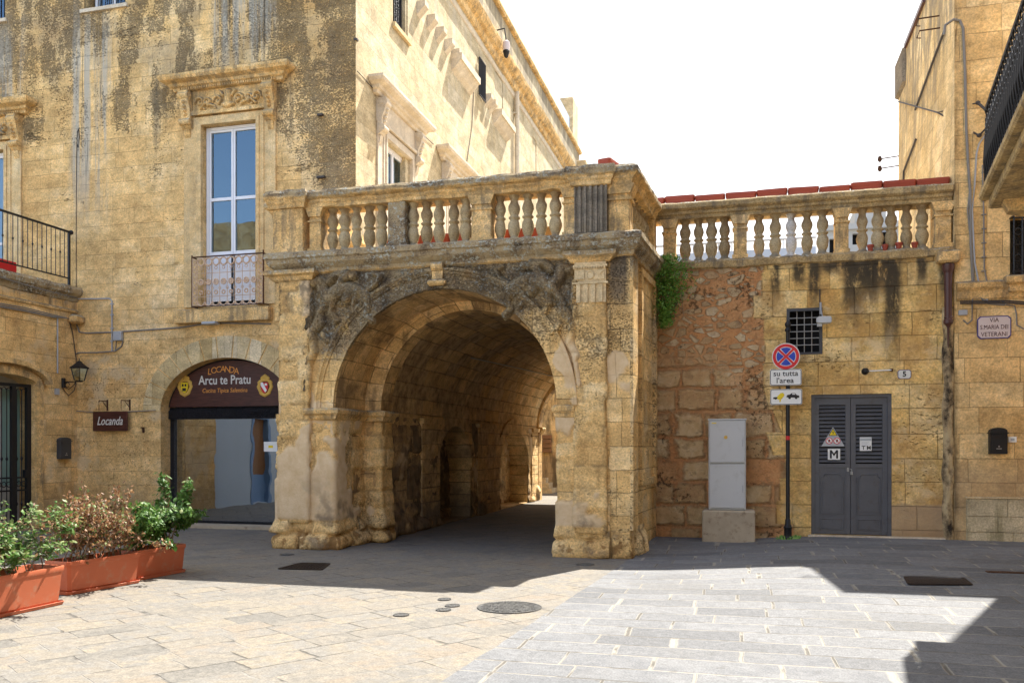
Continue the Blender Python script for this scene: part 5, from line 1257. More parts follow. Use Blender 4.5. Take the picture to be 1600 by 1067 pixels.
# barred window
gf = MB(TR); t = .045; o_ = .012
gf.box(wx_0, wx_1, -.05, o_, wz_1-t, wz_1); gf.box(wx_0, wx_1, -.05, o_, wz_0, wz_0+t*.8); gf.box(wx_0, wx_0+t, -.05, o_, wz_0+t*.8, wz_1-t); gf.box(wx_1-t, wx_1, -.05, o_, wz_0+t*.8, wz_1-t)
gfo = gf.build('barred_window', M['box'], ter)
gb = MB(TR)
for i in range(1, 4): u = wx_0+t+(wx_1-wx_0-2*t)*i/4; gb.tube([(u, -.02, wz_0+.03), (u, -.02, wz_1-.04)], .007, 5)
for i in range(1, 6): z = wz_0+t+(wz_1-wz_0-2*t)*i/6; gb.tube([(wx_0+.03, -.01, z), (wx_1-.03, -.01, z)], .007, 5)
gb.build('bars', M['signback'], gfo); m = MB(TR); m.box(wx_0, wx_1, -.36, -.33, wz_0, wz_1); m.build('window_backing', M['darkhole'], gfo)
# ================================================================ RIGHT CORNER HOUSE
rh = thing('corner_house', (RE, 14.2, 0), 'tall ochre corner house with street name plaque and barred window, right of the terrace wall', 'building')
HY = 14.2; TH = front(HY); HX1 = 7.0
hx = lambda px: Xp(px, HY); hz = lambda px, py: Zp(py, Xp(px, HY), HY)
gw0, gz0_, gz1_ = hx(1578), hz(1590, 432), hz(1590, 338)
m = MB(TH); m.wall(rect(RE, HX1, 0, 8.33), [rect(gw0, gw0+.95, gz0_, gz1_)], .3); m.build('front_wall', M['right'], rh)
m = MB(west(RE)); m.wall([(HY, 0), (19.0, 0), (19.0, 8.9), (18.2, 8.9), (18.2, 9.28), (16.3, 9.28), (HY, 8.33)], (), .02); m.build('side_wall', M['rside'], rh)
m = MB(); m.box(RE+.05, HX1, HY+.5, 18.95, 0, 8.3); m.box(RE+.05, HX1, 16.4, 18.9, 8.3, 8.85); m.build('rear_mass', M['rside'], rh)
m = MB(); m.box(RE-.05, RE+.1, 16.3, 18.1, 9.25, 9.33); m.build('roof_edge', M['plum'], rh); m = MB(); m.cbox(RE-.06, RE+.5, 18.15, 19.1, 8.6, 9.35, .05); m.build('chimney', M['flute'], rh)
m = MB(); m.mould([(RE+.02, HY), (hx(1575), HY), (hx(1600)+.0, HY), (HX1, HY)], [(0,hz(1540,470)),(.04,hz(1540,466)),(.06,hz(1540,455)),(.10,hz(1540,450)),(.11,hz(1540,443)),(0,hz(1540,438))], step=.2, jit=.01); m.build('string_course', M['trim'], rh)
m = MB(TH); m.cbox(gw0-.10, gw0+1.1, 0, .16, gz0_-.12, gz0_, .02); m.cbox(gw0-.04, gw0+1.0, 0, .10, gz0_-.24, gz0_-.12, .02); m.build('window_sill', M['trim'], rh)
gr = MB(TH); 
for i in range(9): u = gw0+.02+i*.11; gr.tube([(u, .12, gz0_+.0), (u, .12, gz1_-.02)], .011, 5)
for z in (gz0_+.05, (gz0_+gz1_)/2, gz1_-.05): gr.tube([(gw0, .12, z), (gw0+.95, .12, z)], .012, 5)
gr.tube([(gw0, 0, gz1_-.03), (gw0, .14, gz1_-.03)], .012, 5); gr.tube([(gw0, 0, gz0_+.03), (gw0, .14, gz0_+.03)], .012, 5)
for i in range(8): gr.ring((gw0+.075+i*.11, .12, gz0_+.25), .05, .008, seg=8); gr.ring((gw0+.075+i*.11, .12, gz1_-.25), .05, .008, seg=8)
gr.build('window_grille', M['iron'], rh); m = MB(TH); m.box(gw0, gw0+.95, -.28, -.25, gz0_, gz1_); m.build('shutter', M['iron_dk'], rh)
m = MB(TH); z1_ = hz(1550, 779); zb = [.12, .12+(z1_-.12)*.28, .12+(z1_-.12)*.62, z1_]
for r in range(3):
    u = hx(1509)+(0 if r % 2 else 0); n_ = 0
    while u < HX1-.2:
        w_ = (.62, .42, .55)[(r+n_) % 3]; m.cbox(u+.003, u+w_-.003, 0, .045, zb[r]+.003, zb[r+1]-.003, .004); u += w_; n_ += 1
m.build('plinth', M['plinth'] if 'plinth' in M else stone('plinth_stone', 'XZ', 3, 3, [(.36,.29,.17),(.43,.355,.22),(.49,.41,.27)], jv=0, extra=lambda k, c, hg, u, v, q: (streaks(k, c, (q[0], q[1], q[2]), .5, (.16,.14,.06), 4, .9, .48, .6), hg)), rh)
m = MB(TH); m.cbox(hx(1507), HX1, 0, .06, z1_, z1_+.03, .008); m.build('plinth_cap', M['trim_pale'], rh)
# scar of the old rain pipe
rough_par = arc
def scar():
    m = MB(); m.at = {'blk': [], 'jnt': [], 'pls': []}; n = 12; res = .04; z = .1; G = []
    while z < 3.7:
        line = []; w0 = .08+.03*mn.noise(Vector((z*3, 1, 1))); xc = Xp(1484, 14.15)
        for i in range(n+1):
            t = i/n*2-1; o = .085*math.sqrt(max(0, 1-t*t))+.02*mn.noise(Vector((t*3, z*7, 2)))*(1-abs(t))+.015*mn.noise(Vector((t*8, z*15, 2)))*(1-abs(t))
            line.append(m.p(xc+w0*t+.02*mn.noise(Vector((z*2.2, 7, 1))), 14.255-o, z)); m.at['blk'].append(.35+.3*mn.noise(Vector((z*3, t, 2)))); m.at['jnt'].append(0); m.at['pls'].append(0)
        G.append(line); z += res
    for A, B in zip(G, G[1:]):
        for i in range(n): m.f.append([A[i], A[i+1], B[i+1], B[i]])
    return m
k = K('blackened_mortar'); X_, Y_, Z_ = k.pos(); P_ = k.vec(X_, Y_, Z_); n_ = k.noise(k.vec(X_*2.4, Y_, Z_*1.4), 3.2, 6, .68)
M['scar'] = k.done(k.ramp(n_, [(.36, (.05,.038,.026)), (.47, (.25,.185,.105)), (.60, (.50,.38,.21))]), n_, .03, .95, .1)
scar().build('pipe_scar', M['scar'], rh, smooth=True, fix=False, sharp=None)
# ================================================================ NEAR TALL HOUSE with balcony
B0 = Vector((3.78, 12.62)); bd = Vector((-.131, -1)).normalized(); bn = Vector((-bd.y*-1, bd.x*-1)) if False else Vector((bd.y, -bd.x))
th = thing('tall_house', (B0.x, B0.y, 0), 'tall house just beyond the right edge carrying the iron balcony', 'building')
TB = lambda u, o, z: (B0.x+bd.x*u+bn.x*o, B0.y+bd.y*u+bn.y*o, z)
if TB(0, 1, 0)[0] > B0.x: bn = -bn
m = MB(TB); BH = 10.8; m.box(0, 24, -7, 0, 0, BH); m.build('wall', M['flank'], th)
bo = .98; bu = 2.93; zb0, zb1, zt_ = 3.98, 4.17, 5.0
m = MB(TB); m.cbox(bu, bu+3.0, .0, bo+.08, zb0+.10, zb1, .02); m.cbox(bu+.05, bu+2.95, .0, bo, zb0, zb0+.10, .015); bs = m.build('balcony_slab', M['cope_r'], th)
for uu in (bu+.18, bu+1.6): m = MB(TB); m.prism([(0, zb0), (bo*.9, zb0), (bo*.85, zb0-.10), (bo*.5, zb0-.18), (bo*.3, zb0-.32), (0, zb0-.42)], 0, uu, uu+.22); m.build('balcony_bracket', M['trim'], th)
m = MB(TB)
def rail(a, b, z): m.tube([(*a, z), (*b, z)], .018, 6)
c0, c1, c2 = (bu+.04, .02), (bu+.04, bo+.02), (bu+2.95, bo+.02)
for z in (zb1+.06, zt_): rail(c0, c1, z); rail(c1, c2, z)
u = bu+.04
while u < bu+2.95:
    m.tube([(u, bo+.02, zb1), (u+.02, bo+.035, zb1+.3), (u-.01, bo+.01, zb1+.7), (u, bo+.02, zt_)], .014, 5); 
    if int(u*100) % 2 == 0: pass
    m.ring((u+.045, bo+.02, zb1+.16), .045, .010, seg=8); m.ring((u+.045, bo+.02, zt_-.14), .045, .010, seg=8); m.ring((u+.045, bo+.02, zb1+.53), .045, .010, seg=8)
    u += .12
o = .1
while o < bo: m.tube([(bu+.04, o, zb1), (bu+.04, o, zt_)], .012, 5); o += .1
m.build('balcony_railing', M['iron'], th)
# ================================================================ HOUSES BEYOND
fh = thing('courtyard_house', (-7, 30, 0), 'yellow stone house glimpsed through the far end of the passage', 'building')
m = MB(front(30)); m.wall(rect(-LX*0-6.9, 3, 0, 4.2), [rect(-6.1, -5.2, 0.02, 2.3)], .3); m.build('front_wall', M['right'], fh)
m = MB(); m.box(-6.9, 3, 30.35, 33, 0, 4.1); m.build('rear_mass', M['right'], fh); m = MB(front(30)); m.box(-6.1, -5.2, -.3, -.25, 0, 2.3); m.build('door', M['iron_dk'], fh)
m = MB(front(30)); a_ = Xp(838, 29.5)
for q in range(3): m.box(a_, Xp(866, 29.5)-.16*q, .01, .9-.25*q, .0+.17*q, .17+.17*q)
m.box(a_, a_+.1, .01, .9, .5, .9)
single('stone_steps', m, M['trim_pale'], 'short flight of pale stone steps at the far end of the passage', 'steps')
ua, ub = Xp(848, 29.98), Xp(862, 29.98); za, zb_ = Zp(707, ua, 30), Zp(679, ua, 30)
for q in range(4):
    m = MB(front(30)); h_ = (zb_-za)/4; m.cbox(ua, ub, .0, .14, za+h_*q+.01, za+h_*(q+1)-.01, .01); m.box(ua+.04, ub-.04, .14, .145, za+h_*(q+.62), za+h_*(q+.72))
    single('letterbox', m, M['int_wood'], ['lowest', 'second lowest', 'second highest', 'topmost'][q]+' of the four reddish letterboxes stacked beyond the passage', 'letterbox', 'letterboxes beyond the passage')
dh = thing('distant_house', (6, 42, 0), 'pale grey distant house with dark windows seen between the right balusters', 'building')
M['pale'] = flat('pale_grey_render', (.42,.40,.36), .9, 0, .1)
a_, b_ = Xp(1288, 42), Xp(1480, 42); zt2 = Zp(362, a_, 42); m = MB(front(42)); m.wall(rect(a_, b_, 0, zt2), [rect(Xp(1296,42), Xp(1304,42), Zp(398, a_, 42), Zp(374, a_, 42)), rect(Xp(1332,42), Xp(1342,42), Zp(385,a_,42), Zp(368,a_,42)), rect(Xp(1378,42), Xp(1386,42), Zp(352,a_,42)-1.2, Zp(352,a_,42)-.3)], .3); m.build('front_wall', M['pale'], dh)
m = MB(); m.box(a_, b_, 42.4, 50, 0, zt2-.1); m.build('rear_mass', M['darkhole'], dh); m = MB(); m.box(a_, b_, 41.8, 42.4, zt2, zt2+.25); m.box(Xp(1340,42), Xp(1390,42), 43, 47, zt2, Zp(320, a_, 42)); m.build('roof', M['pale'], dh)
wh = thing('far_roofline', (0, 36, 0), 'low whitish building line with thin railing seen between the balusters', 'building')
wh.name = 'white_building'; ORG['white_building'] = Vector((0, 36, 0))
a_, b_ = Xp(1025, 36), Xp(1275, 36); zt2 = Zp(392, Xp(1150, 36), 36); m = MB(); m.box(a_, b_, 36, 40, 0, zt2); m.build('wall', M['screen'], wh)
m = MB(); zr_ = Zp(378, Xp(1150,36), 36); m.tube([(a_, 36, zr_), (b_, 36, zr_)], .05, 5)
x = a_
while x < b_: m.tube([(x, 36, zt2), (x, 36, zr_)], .02, 4); x += .5
m.build('roof_railing', M['pvc'], wh)
# house fronts across the square, behind the viewer: they light the shaded walls and show in the panes
M['screen2'] = flat('whitewashed_plaster', (.74,.73,.70), .9, 0, .15, 1)
ob_ = thing('opposite_house', (-14, -9, 0), 'plastered house row across the square, seen only as reflection in the panes', 'building')
wins = [rect(x, x+1.2, z, z+2.0) for x in range(-44, 14, 4) for z in (1.0, 5.2)]
m = MB(lambda u, o, z: (u, -9+o, z)); m.wall(rect(-46, 16, 0, 9.5), wins, .3); m.build('front_wall', M['screen2'], ob_)
m = MB(); m.box(-46, 16, -14, -9.35, 0, 9.4); m.build('rear_mass', M['darkhole'], ob_)
m = MB(lambda u, o, z: (u, -9.8+o, z)); m.wall(rect(-31, -20.5, 9.4, 13.2), [rect(-28, -26.8, 10.2, 12), rect(-24, -22.8, 10.2, 12)], .3); m.build('upper_storey', M['flank'], ob_); m = MB(); m.box(-31, -20.5, -13.9, -10.15, 9.4, 13.1); m.build('rear_mass', M['darkhole'], ob_)
# ================================================================ THINGS ON AND BY THE RIGHT WALL
# utility cabinet on plinth
def gz(x, y): return g(x, y)
YC = 13.80
ca, cb = Xp(1107, YC), Xp(1165.5, YC); pa, pb = Xp(1097, YC-.06), Xp(1180, YC-.06); pz1 = Zp(797, (ca+cb)/2, YC); cz1 = Zp(656, (ca+cb)/2, YC)
pl = MB(); 
pl.cbox(pa, pb, YC-.06, RY-.02, g((pa+pb)/2, YC)-.03, pz1, .02)
single('concrete_plinth', pl, M['conc'], 'worn concrete block carrying the grey utility cabinet', 'plinth')
cab = thing('utility_cabinet', ((ca+cb)/2, YC, pz1), 'tall pale grey two-door utility cabinet against the rubble wall', 'cabinet')
m = MB(); m.cbox(ca, cb, YC, RY-.12, pz1+.001, cz1, .012); m.box(ca-.01, cb+.01, YC-.015, RY-.11, cz1, cz1+.02); m.build('body', M['cab'], cab)
zmid = Zp(724, (ca+cb)/2, YC)
for z0, z1 in ((pz1+.03, zmid-.01), (zmid+.01, cz1-.01)):
    m = MB(); m.cbox(ca+.015, cb-.015, YC-.02, YC-.001, z0, z1, .008); m.box(ca+.03, cb-.03, YC-.024, YC-.02, z0+.02, z0+.03); m.box(ca+.03, cb-.03, YC-.024, YC-.02, z1-.03, z1-.02); m.box(ca+.03, ca+.037, YC-.024, YC-.02, z0+.03, z1-.03); m.box(cb-.037, cb-.03, YC-.024, YC-.02, z0+.03, z1-.03); d_ = m.build('door', M['cab'], cab)
    m = MB(); m.box(cb-.055, cb-.045, YC-.035, YC-.024, z0+.25, z0+.36); m.build('hinge', M['pvc'], d_)
m = MB(); zz = Zp(683, (ca+cb)/2, YC); u = Xp(1134, YC); m.lathe([(.028, -.004), (.028, .006)], (u, YC-.026, zz), 10, 1); m.build('lock', M['gold'], cab)
m = MB(); m.box(ca+.05, ca+.12, YC-.023, YC-.0205, cz1-.055, cz1-.035); m.build('label_plate', M['s_yel'], cab)
# traffic sign
YP_ = 13.95; tx = Xp(1231, YP_); tz = g(tx, YP_)
ts = thing('traffic_sign', (tx, YP_, tz), 'black pole with round no-stopping sign and two white plates reading su tutta l\'area and tow-away', 'traffic sign')
ztop = Zp(508, tx, YP_)
m = MB(); m.tube([(tx, YP_, tz+.02), (tx, YP_, ztop)], .030, 12); m.build('pole', M['iron'], ts, smooth=True)
m = MB(); m.lathe([(.085, 0), (.085, .03), (.06, .05), (.055, .16), (.065, .18), (.045, .22), (.040, .30), (.034, .31)], (tx, YP_, tz), 14); m.build('base', M['iron'], ts, smooth=True)
m = MB(); m.lathe([(.036, -.10), (.045, -.09), (.045, -.06), (.03, -.04), (.045, .0), (.045, .03), (.02, .06), (.005, .08)], (tx, YP_, ztop), 12); m.build('finial', M['iron'], ts, smooth=True)
YS = YP_-.06; dxc = Xp(1228, YS); dzc = Zp(557, dxc, YS); TSg = front(YS)
m = MB(TSg); m.lathe([(.205, -.012), (.205, 0)], (dxc, 0, dzc), 36, 1); dd = m.build('round_sign', M['s_white'], ts)
def disc(mb, r0, r1, o, n=36, a0=0, a1=360, c=None):
    c = c or (dxc, dzc)
    pts = []
    for k_ in range(n+1):
        t = R(a0+(a1-a0)*k_/n); pts.append((math.cos(t), math.sin(t)))
    for p, q in zip(pts, pts[1:]): mb.quad((c[0]+p[0]*r0, o, c[1]+p[1]*r0), (c[0]+p[0]*r1, o, c[1]+p[1]*r1), (c[0]+q[0]*r1, o, c[1]+q[1]*r1), (c[0]+q[0]*r0, o, c[1]+q[1]*r0))
m = MB(TSg); disc(m, .148, .193, .003)
for s_ in (1, -1):
    w_ = .017; L = .150
    for a in (45*s_,):
        c_, s2 = math.cos(R(a)), math.sin(R(a)); m.quad(*[(dxc+x*c_-y*s2, .003+.001*(s_ > 0), dzc+x*s2+y*c_) for x, y in ((-L,-w_),(L,-w_),(L,w_),(-L,w_))])
m.build('red_ring', M['s_red'], dd, fix=False)
m = MB(TSg)
for a in (0, 90, 180, 270):
    c0 = (dxc+.030*math.cos(R(a)), dzc+.030*math.sin(R(a))); pts = [c0]
    for k_ in range(11):
        t = R(a-33+66*k_/10); pts.append((dxc+.138*math.cos(t), dzc+.138*math.sin(t)))
    m.f.append([m.p(p[0], .003, p[1]) for p in pts])
m.build('blue_field', M['s_blue'], dd, fix=False)
def plate(px0, px1, py0, py1, nm, par=ts):
    a, b = Xp(px0, YS), Xp(px1, YS); z1, z0 = Zp(py0, a, YS), Zp(py1, a, YS); e = .02
    P_ = [(a+e, z0), (b-e, z0), (b, z0+e), (b, z1-e), (b-e, z1), (a+e, z1), (a, z1-e), (a, z0+e)]
    m = MB(TSg); m.prism(P_, 1, -.012, 0); o = m.build(nm, M['s_white'], par); c = ((a+b)/2, (z0+z1)/2)
    m = MB(TSg); Q = [(c[0]+(x-c[0])*.965, c[1]+(z-c[1])*.93) for x, z in P_]
    for p, q in zip(Q, Q[1:]+Q[:1]): m.tube([(p[0], .001, p[1]), (q[0], .001, q[1])], .004, 4)
    m.build('border', M['s_black'], o); return o, c, a, b, z0, z1
o, c, a, b, z0, z1 = plate(1203, 1252.5, 577, 602.5, 'text_plate')
m = MB(TSg); text_mb(m, 'su tutta', .115, c[0], c[1]+.055, .002, bold=.0012, width=.36, ext=.001); m.build('lettering', M['s_black'], o); m = MB(TSg); text_mb(m, "l'area", .115, c[0]-.01, c[1]-.052, .002, bold=.0012, width=.25, ext=.001); m.build('lettering', M['s_black'], o)
o, c, a, b, z0, z1 = plate(1203.5, 1253.5, 608, 632.5, 'tow_away_plate')
m = MB(TSg); W = (b-a)/2
m.prism([(c[0]-.19, c[1]-.03), (c[0]-.06, c[1]-.03), (c[0]-.05, c[1]-.005), (c[0]-.10, c[1]-.005), (c[0]-.04, c[1]+.06), (c[0]-.05, c[1]+.065), (c[0]-.115, c[1]+.0), (c[0]-.19, c[1]-.005)], 1, .001, .003)
m.prism([(c[0]+.0, c[1]-.0), (c[0]+.02, c[1]+.03), (c[0]+.05, c[1]+.032), (c[0]+.08, c[1]+.055), (c[0]+.13, c[1]+.055), (c[0]+.155, c[1]+.025), (c[0]+.19, c[1]+.015), (c[0]+.19, c[1]-.015), (c[0]+.02, c[1]+.0-.01)], 1, .001, .003)
for u in (-.155, -.09, .05, .145): m.lathe([(.02, .001), (.02, .0035)], (c[0]+u, 0, c[1]-.02-(.0 if u < 0 else -.004)), 10, 1)
m.build('tow_symbol', M['s_black'], o)
m = MB(TSg); m.prism([(c[0]+.085, c[1]+.032), (c[0]+.09, c[1]+.048), (c[0]+.125, c[1]+.048), (c[0]+.135, c[1]+.032)], 1, .0032, .004); m.build('window_mark', M['s_white'], o)
m = MB(TSg); m.relief([([(c[0]-.10, c[1]-.01), (c[0]-.06, c[1]+.03)], .035), ([(c[0]-.085, c[1]-.03), (c[0]-.09, c[1]-.075)], .01)], .008, .004, .003, .001); m.build('paint_splash', M['s_yel'], o, fix=False)
m = MB(); z_ = Zp(684, tx, YP_); m.lathe([(.0315, -.03), (.0315, .03)], (tx, YP_, z_), 12); m.build('red_sticker', M['s_red'], ts)
for z in (dzc, c[1], c[1]+.3):
    m = MB(); m.box(tx-.045, tx+.045, YS+.013, YP_+.035, z-.015, z+.015); m.build('clamp', M['signback'], ts)
m = MB(); rr_ = random.Random(4)
for q in range(90):
    a = rr_.uniform(0, 6.28); r = rr_.uniform(.05, .17); h = rr_.uniform(.02, .06); x, y = tx+r*math.cos(a), YP_+r*math.sin(a)*.7; z = g(x, y)+.004
    m.quad((x, y, z), (x+.015, y, z), (x+.03*math.cos(a)+.01, y+.02, z+h), (x+.03*math.cos(a), y+.02, z+h))
tag(single('weeds', m, M['leaf_c'], 'small green weeds round the foot of the sign pole', 'weeds'), kind='stuff')
# stickers and plates on the door
TD = front(RY+.056)
def dpt(px, py): Y = RY+.06; x = Xp(px, Y); return x, Zp(py, x, Y)
u, z = dpt(1301.5, 684)
wsn = thing('warning_sign', (u, RY+.05, z-.12), 'triangular high voltage warning sign with two red prohibition circles on the left door leaf', 'sign')
m = MB(TD); m.prism([(u-.17, z-.13), (u+.17, z-.13), (u, z+.17)], 1, 0, .004); m.build('backing', M['s_grey'], wsn)
m = MB(TD); m.prism([(u-.068, z+.035), (u+.068, z+.035), (u, z+.15)], 1, .004, .006); m.build('black_triangle', M['s_black'], wsn)
m = MB(TD); m.prism([(u-.053, z+.043), (u+.053, z+.043), (u, z+.135)], 1, .006, .008); m.build('yellow_triangle', M['s_yel'], wsn)
m = MB(TD); m.prism([(u+.005, z+.115), (u-.015, z+.082), (u+.0, z+.082), (u-.008, z+.05), (u+.015, z+.09), (u+.0, z+.09)], 1, .008, .009); m.build('lightning_mark', M['s_black'], wsn)
for s_ in (-1, 1):
    c = (u+s_*.057, z-.045); m = MB(TD); m.lathe([(.052, .004), (.052, .006)], (c[0], 0, c[1]), 20, 1); o = m.build('prohibition_disc', M['s_red'], wsn)
    m = MB(TD); m.lathe([(.041, .006), (.041, .0075)], (c[0], 0, c[1]), 20, 1); m.build('white_field', M['s_white'], o)
    m = MB(TD); m.prism([(c[0]-.015, c[1]-.02), (c[0]+.015, c[1]-.02), (c[0]+.015, c[1]+.02), (c[0]-.008, c[1]+.022)], 1, .0075, .0085); m.build('black_mark', M['s_black'], o)
    m = MB(TD); m.prism([(c[0]-.033, c[1]+.027), (c[0]-.027, c[1]+.033), (c[0]+.033, c[1]-.027), (c[0]+.027, c[1]-.033)], 1, .0085, .0095); m.build('red_bar', M['s_red'], o)
u, z = dpt(1303, 709.5)
ms = thing('letter_plate', (u, RY+.05, z-.08), 'white square plate with black letter M on the left door leaf', 'sign')
m = MB(TD); m.box(u-.09, u+.09, 0, .004, z-.085, z+.085); m.build('plate', M['s_white'], ms); m = MB(TD); m.prism([(u-.06, z-.065), (u-.032, z-.065), (u-.032, z+.02), (u, z-.03), (u+.032, z+.02), (u+.032, z-.065), (u+.06, z-.065), (u+.06, z+.065), (u+.034, z+.065), (u, z+.012), (u-.034, z+.065), (u-.06, z+.065)], 1, .004, .006); m.build('lettering', M['s_black'], ms)
u, z = dpt(1352.5, 693.5)
nt = thing('notice_plate', (u, RY+.05, z-.1), 'small white notice with letters T M on the right door leaf', 'sign')
m = MB(TD); m.box(u-.085, u+.085, 0, .004, z-.105, z+.105); m.build('plate', M['s_white'], nt); m = MB(TD); text_mb(m, 'T M', .08, u+.01, z-.06, .005, bold=.002, ext=.001)
m.build('lettering', M['s_black'], nt)
m = MB(TD)
for q in range(4): m.box(u-.06, u+(.05,.03,.055,.02)[q], .004, .005, z+.022-q*.018, z+.028-q*.018)
m.build('printed_lines', M['s_grey'], nt); m = MB(TD); m.box(u-.08, u+.08, .004, .005, z+.05, z+.09); m.build('header_band', M['s_grey'], nt)
# floodlight on the barred window
p_ = zr(1285, 503, .0); fl = thing('floodlight', p_, 'small pale grey floodlight hanging beside the barred window', 'lamp')
m = MB(TR); m.cbox(p_[0]-.10, p_[0]+.12, .10, .22, p_[2]-.05, p_[2]+.06, .025); m.box(p_[0]-.085, p_[0]+.105, .22, .232, p_[2]-.04, p_[2]+.05); m.build('housing', M['cab'], fl)
m = MB(TR); m.box(p_[0]-.09, p_[0]-.02, .12, .18, p_[2]-.09, p_[2]-.05); m.build('sensor', M['cab'], fl)
m = MB(TR); m.tube([(p_[0]-.03, .0, p_[2]+.28), (p_[0]-.03, .05, p_[2]+.2), (p_[0]-.01, .14, p_[2]+.06)], .008, 5); m.box(p_[0]-.045, p_[0]-.015, 0, .04, p_[2]+.12, p_[2]+.30); m.build('bracket', M['pvc'], fl)
m = MB(); m.tube([zr(1281, 484, .02), zr(1281, 452, .02)], .010, 5); single('wall_cable', m, M['cable_dk'], 'short dark cable above the small floodlight', 'cable')
# camera lamp on a stalk over the door
q0, q1 = zr(1352, 580, .12), zr(1393, 578, .03)
sp_ = thing('security_camera', q1, 'black bullet camera on a thin white arm above the double door', 'camera')
m = MB(); m.tube([q1, q0], .011, 6); m.build('arm', M['s_white'], sp_); m = MB(); m.lathe([(.02,-.06),(.05,-.03),(.055,.03),(.04,.06)], q0, 14, 1); m.build('housing', M['s_black'], sp_, smooth=True)
m = MB(); m.box(q1[0]-.02, q1[0]+.02, RY-.04, RY, q1[2]-.02, q1[2]+.02); m.build('mount', M['rust'], sp_)
# number tile and street plaque
def octo(a, b, z0, z1, e): return [(a+e, z0), (b-e, z0), (b, z0+e), (b, z1-e), (b-e, z1), (a+e, z1), (a, z1-e), (a, z0+e)]
x0, z0 = PY(1402.5, 592, RY); x1, z1 = PY(1423.5, 577.5, RY); hn = thing('house_number', ((x0+x1)/2, RY, z0), 'small white tile with house number 5 right of the double door', 'number tile')
m = MB(TR); m.prism(octo(x0, x1, z0, z1, .025), 1, 0, .012); m.build('border', M['navy'], hn); m = MB(TR); m.prism(octo(x0+.008, x1-.008, z0+.008, z1-.008, .022), 1, .012, .015); m.build('tile', M['ceramic_w'], hn); m = MB(TR); text_mb(m, '5', .11, (x0+x1)/2, (z0+z1)/2, .0165, bold=.003, ext=.001); m.build('lettering', M['s_black'], hn)
x0, z0 = PY(1526.5, 530, HY); x1, z1 = PY(1579.5, 493, HY); st_ = thing('street_sign', ((x0+x1)/2, HY, z0), 'cream ceramic street plaque with blue rim reading VIA S.MARIA DEI VETERANI', 'street sign')
m = MB(TH); m.prism(octo(x0, x1, z0, z1, .04), 1, 0, .018); m.build('border', M['navy'], st_); m = MB(TH); m.prism(octo(x0+.014, x1-.014, z0+.014, z1-.014, .036), 1, .018, .022); m.build('tile', M['ceramic'], st_)
m = MB(TH); zc = (z0+z1)/2; text_mb(m, 'VIA', .092, (x0+x1)/2, zc+.105, .0235, width=.125, bold=0, ext=.001); m.build('lettering', M['plum'], st_); m = MB(TH); text_mb(m, 'S.MARIA DEI', .092, (x0+x1)/2, zc, .0235, width=.37, bold=0, ext=.001); m.build('lettering', M['plum'], st_); m = MB(TH); text_mb(m, 'VETERANI', .092, (x0+x1)/2, zc-.105, .0235, width=.35, bold=0, ext=.001); m.build('lettering', M['plum'], st_)
# letterbox right and bell
x0, z0 = PY(1544, 709, HY); x1, z1 = PY(1571, 668, HY); lb2 = thing('letterbox', ((x0+x1)/2, HY, z0), 'black metal letterbox with rounded top below the street plaque', 'letterbox'); letterbox(lb2, TH, x0, x1, z0, z1, 's_black', .11)
x0, z0 = PY(1575, 691, HY); x1, z1 = PY(1588, 682, HY); db_ = thing('doorbell', ((x0+x1)/2, HY, z0), 'small white doorbell plate beside the black letterbox', 'doorbell'); m = MB(TH); m.cbox(x0, x1, 0, .02, z0, z1, .004); m.build('plate', M['s_white'], db_); m = MB(TH); m.box((x0+x1)/2-.025, (x0+x1)/2+.025, .02, .024, z0+.025, z1-.025); m.build('button', M['s_grey'], db_)
# rain pipe
YD = RY-.10; xt = Xp(1481.5, YD); zt0, zt1 = Zp(500, xt, YD), Zp(413, xt, YD)
dp = thing('rain_pipe', (xt, RY, zt0), 'short dark brown rain pipe with funnel head, broken off halfway down the wall', 'pipe')
m = MB(); m.lathe([(.052, zt0), (.055, zt1-.28), (.062, zt1-.12)], (xt, YD, 0), 14); m.build('pipe', M['plum'], dp, smooth=True)
m = MB(); m.lathe([(.060, zt1-.13), (.085, zt1-.08), (.088, zt1), (.07, zt1)], (xt, YD, 0), 14); m.build('funnel', M['plum'], dp, smooth=True)
m = MB(); m.lathe([(.05, zt0+.02), (.068, zt0+.0), (.068, zt0-.05), (.03, zt0-.09), (.016, zt0-.12), (.012, zt0-.34), (.002, zt0-.42)], (xt, YD, 0), 12); m.tube([(xt-.06, YD-.03, zt0+.03), (xt+.06, YD-.03, zt0+.035)], .012, 5); m.build('broken_end', M['plum'], dp, smooth=True)
m = MB(); m.cbox(xt-.16, xt+.15, RY-.22, RY-.01, zt1+.01, zt1+.20, .03); single('stone_spout', m, M['trim'], 'projecting stone spout above the brown rain pipe', 'spout')
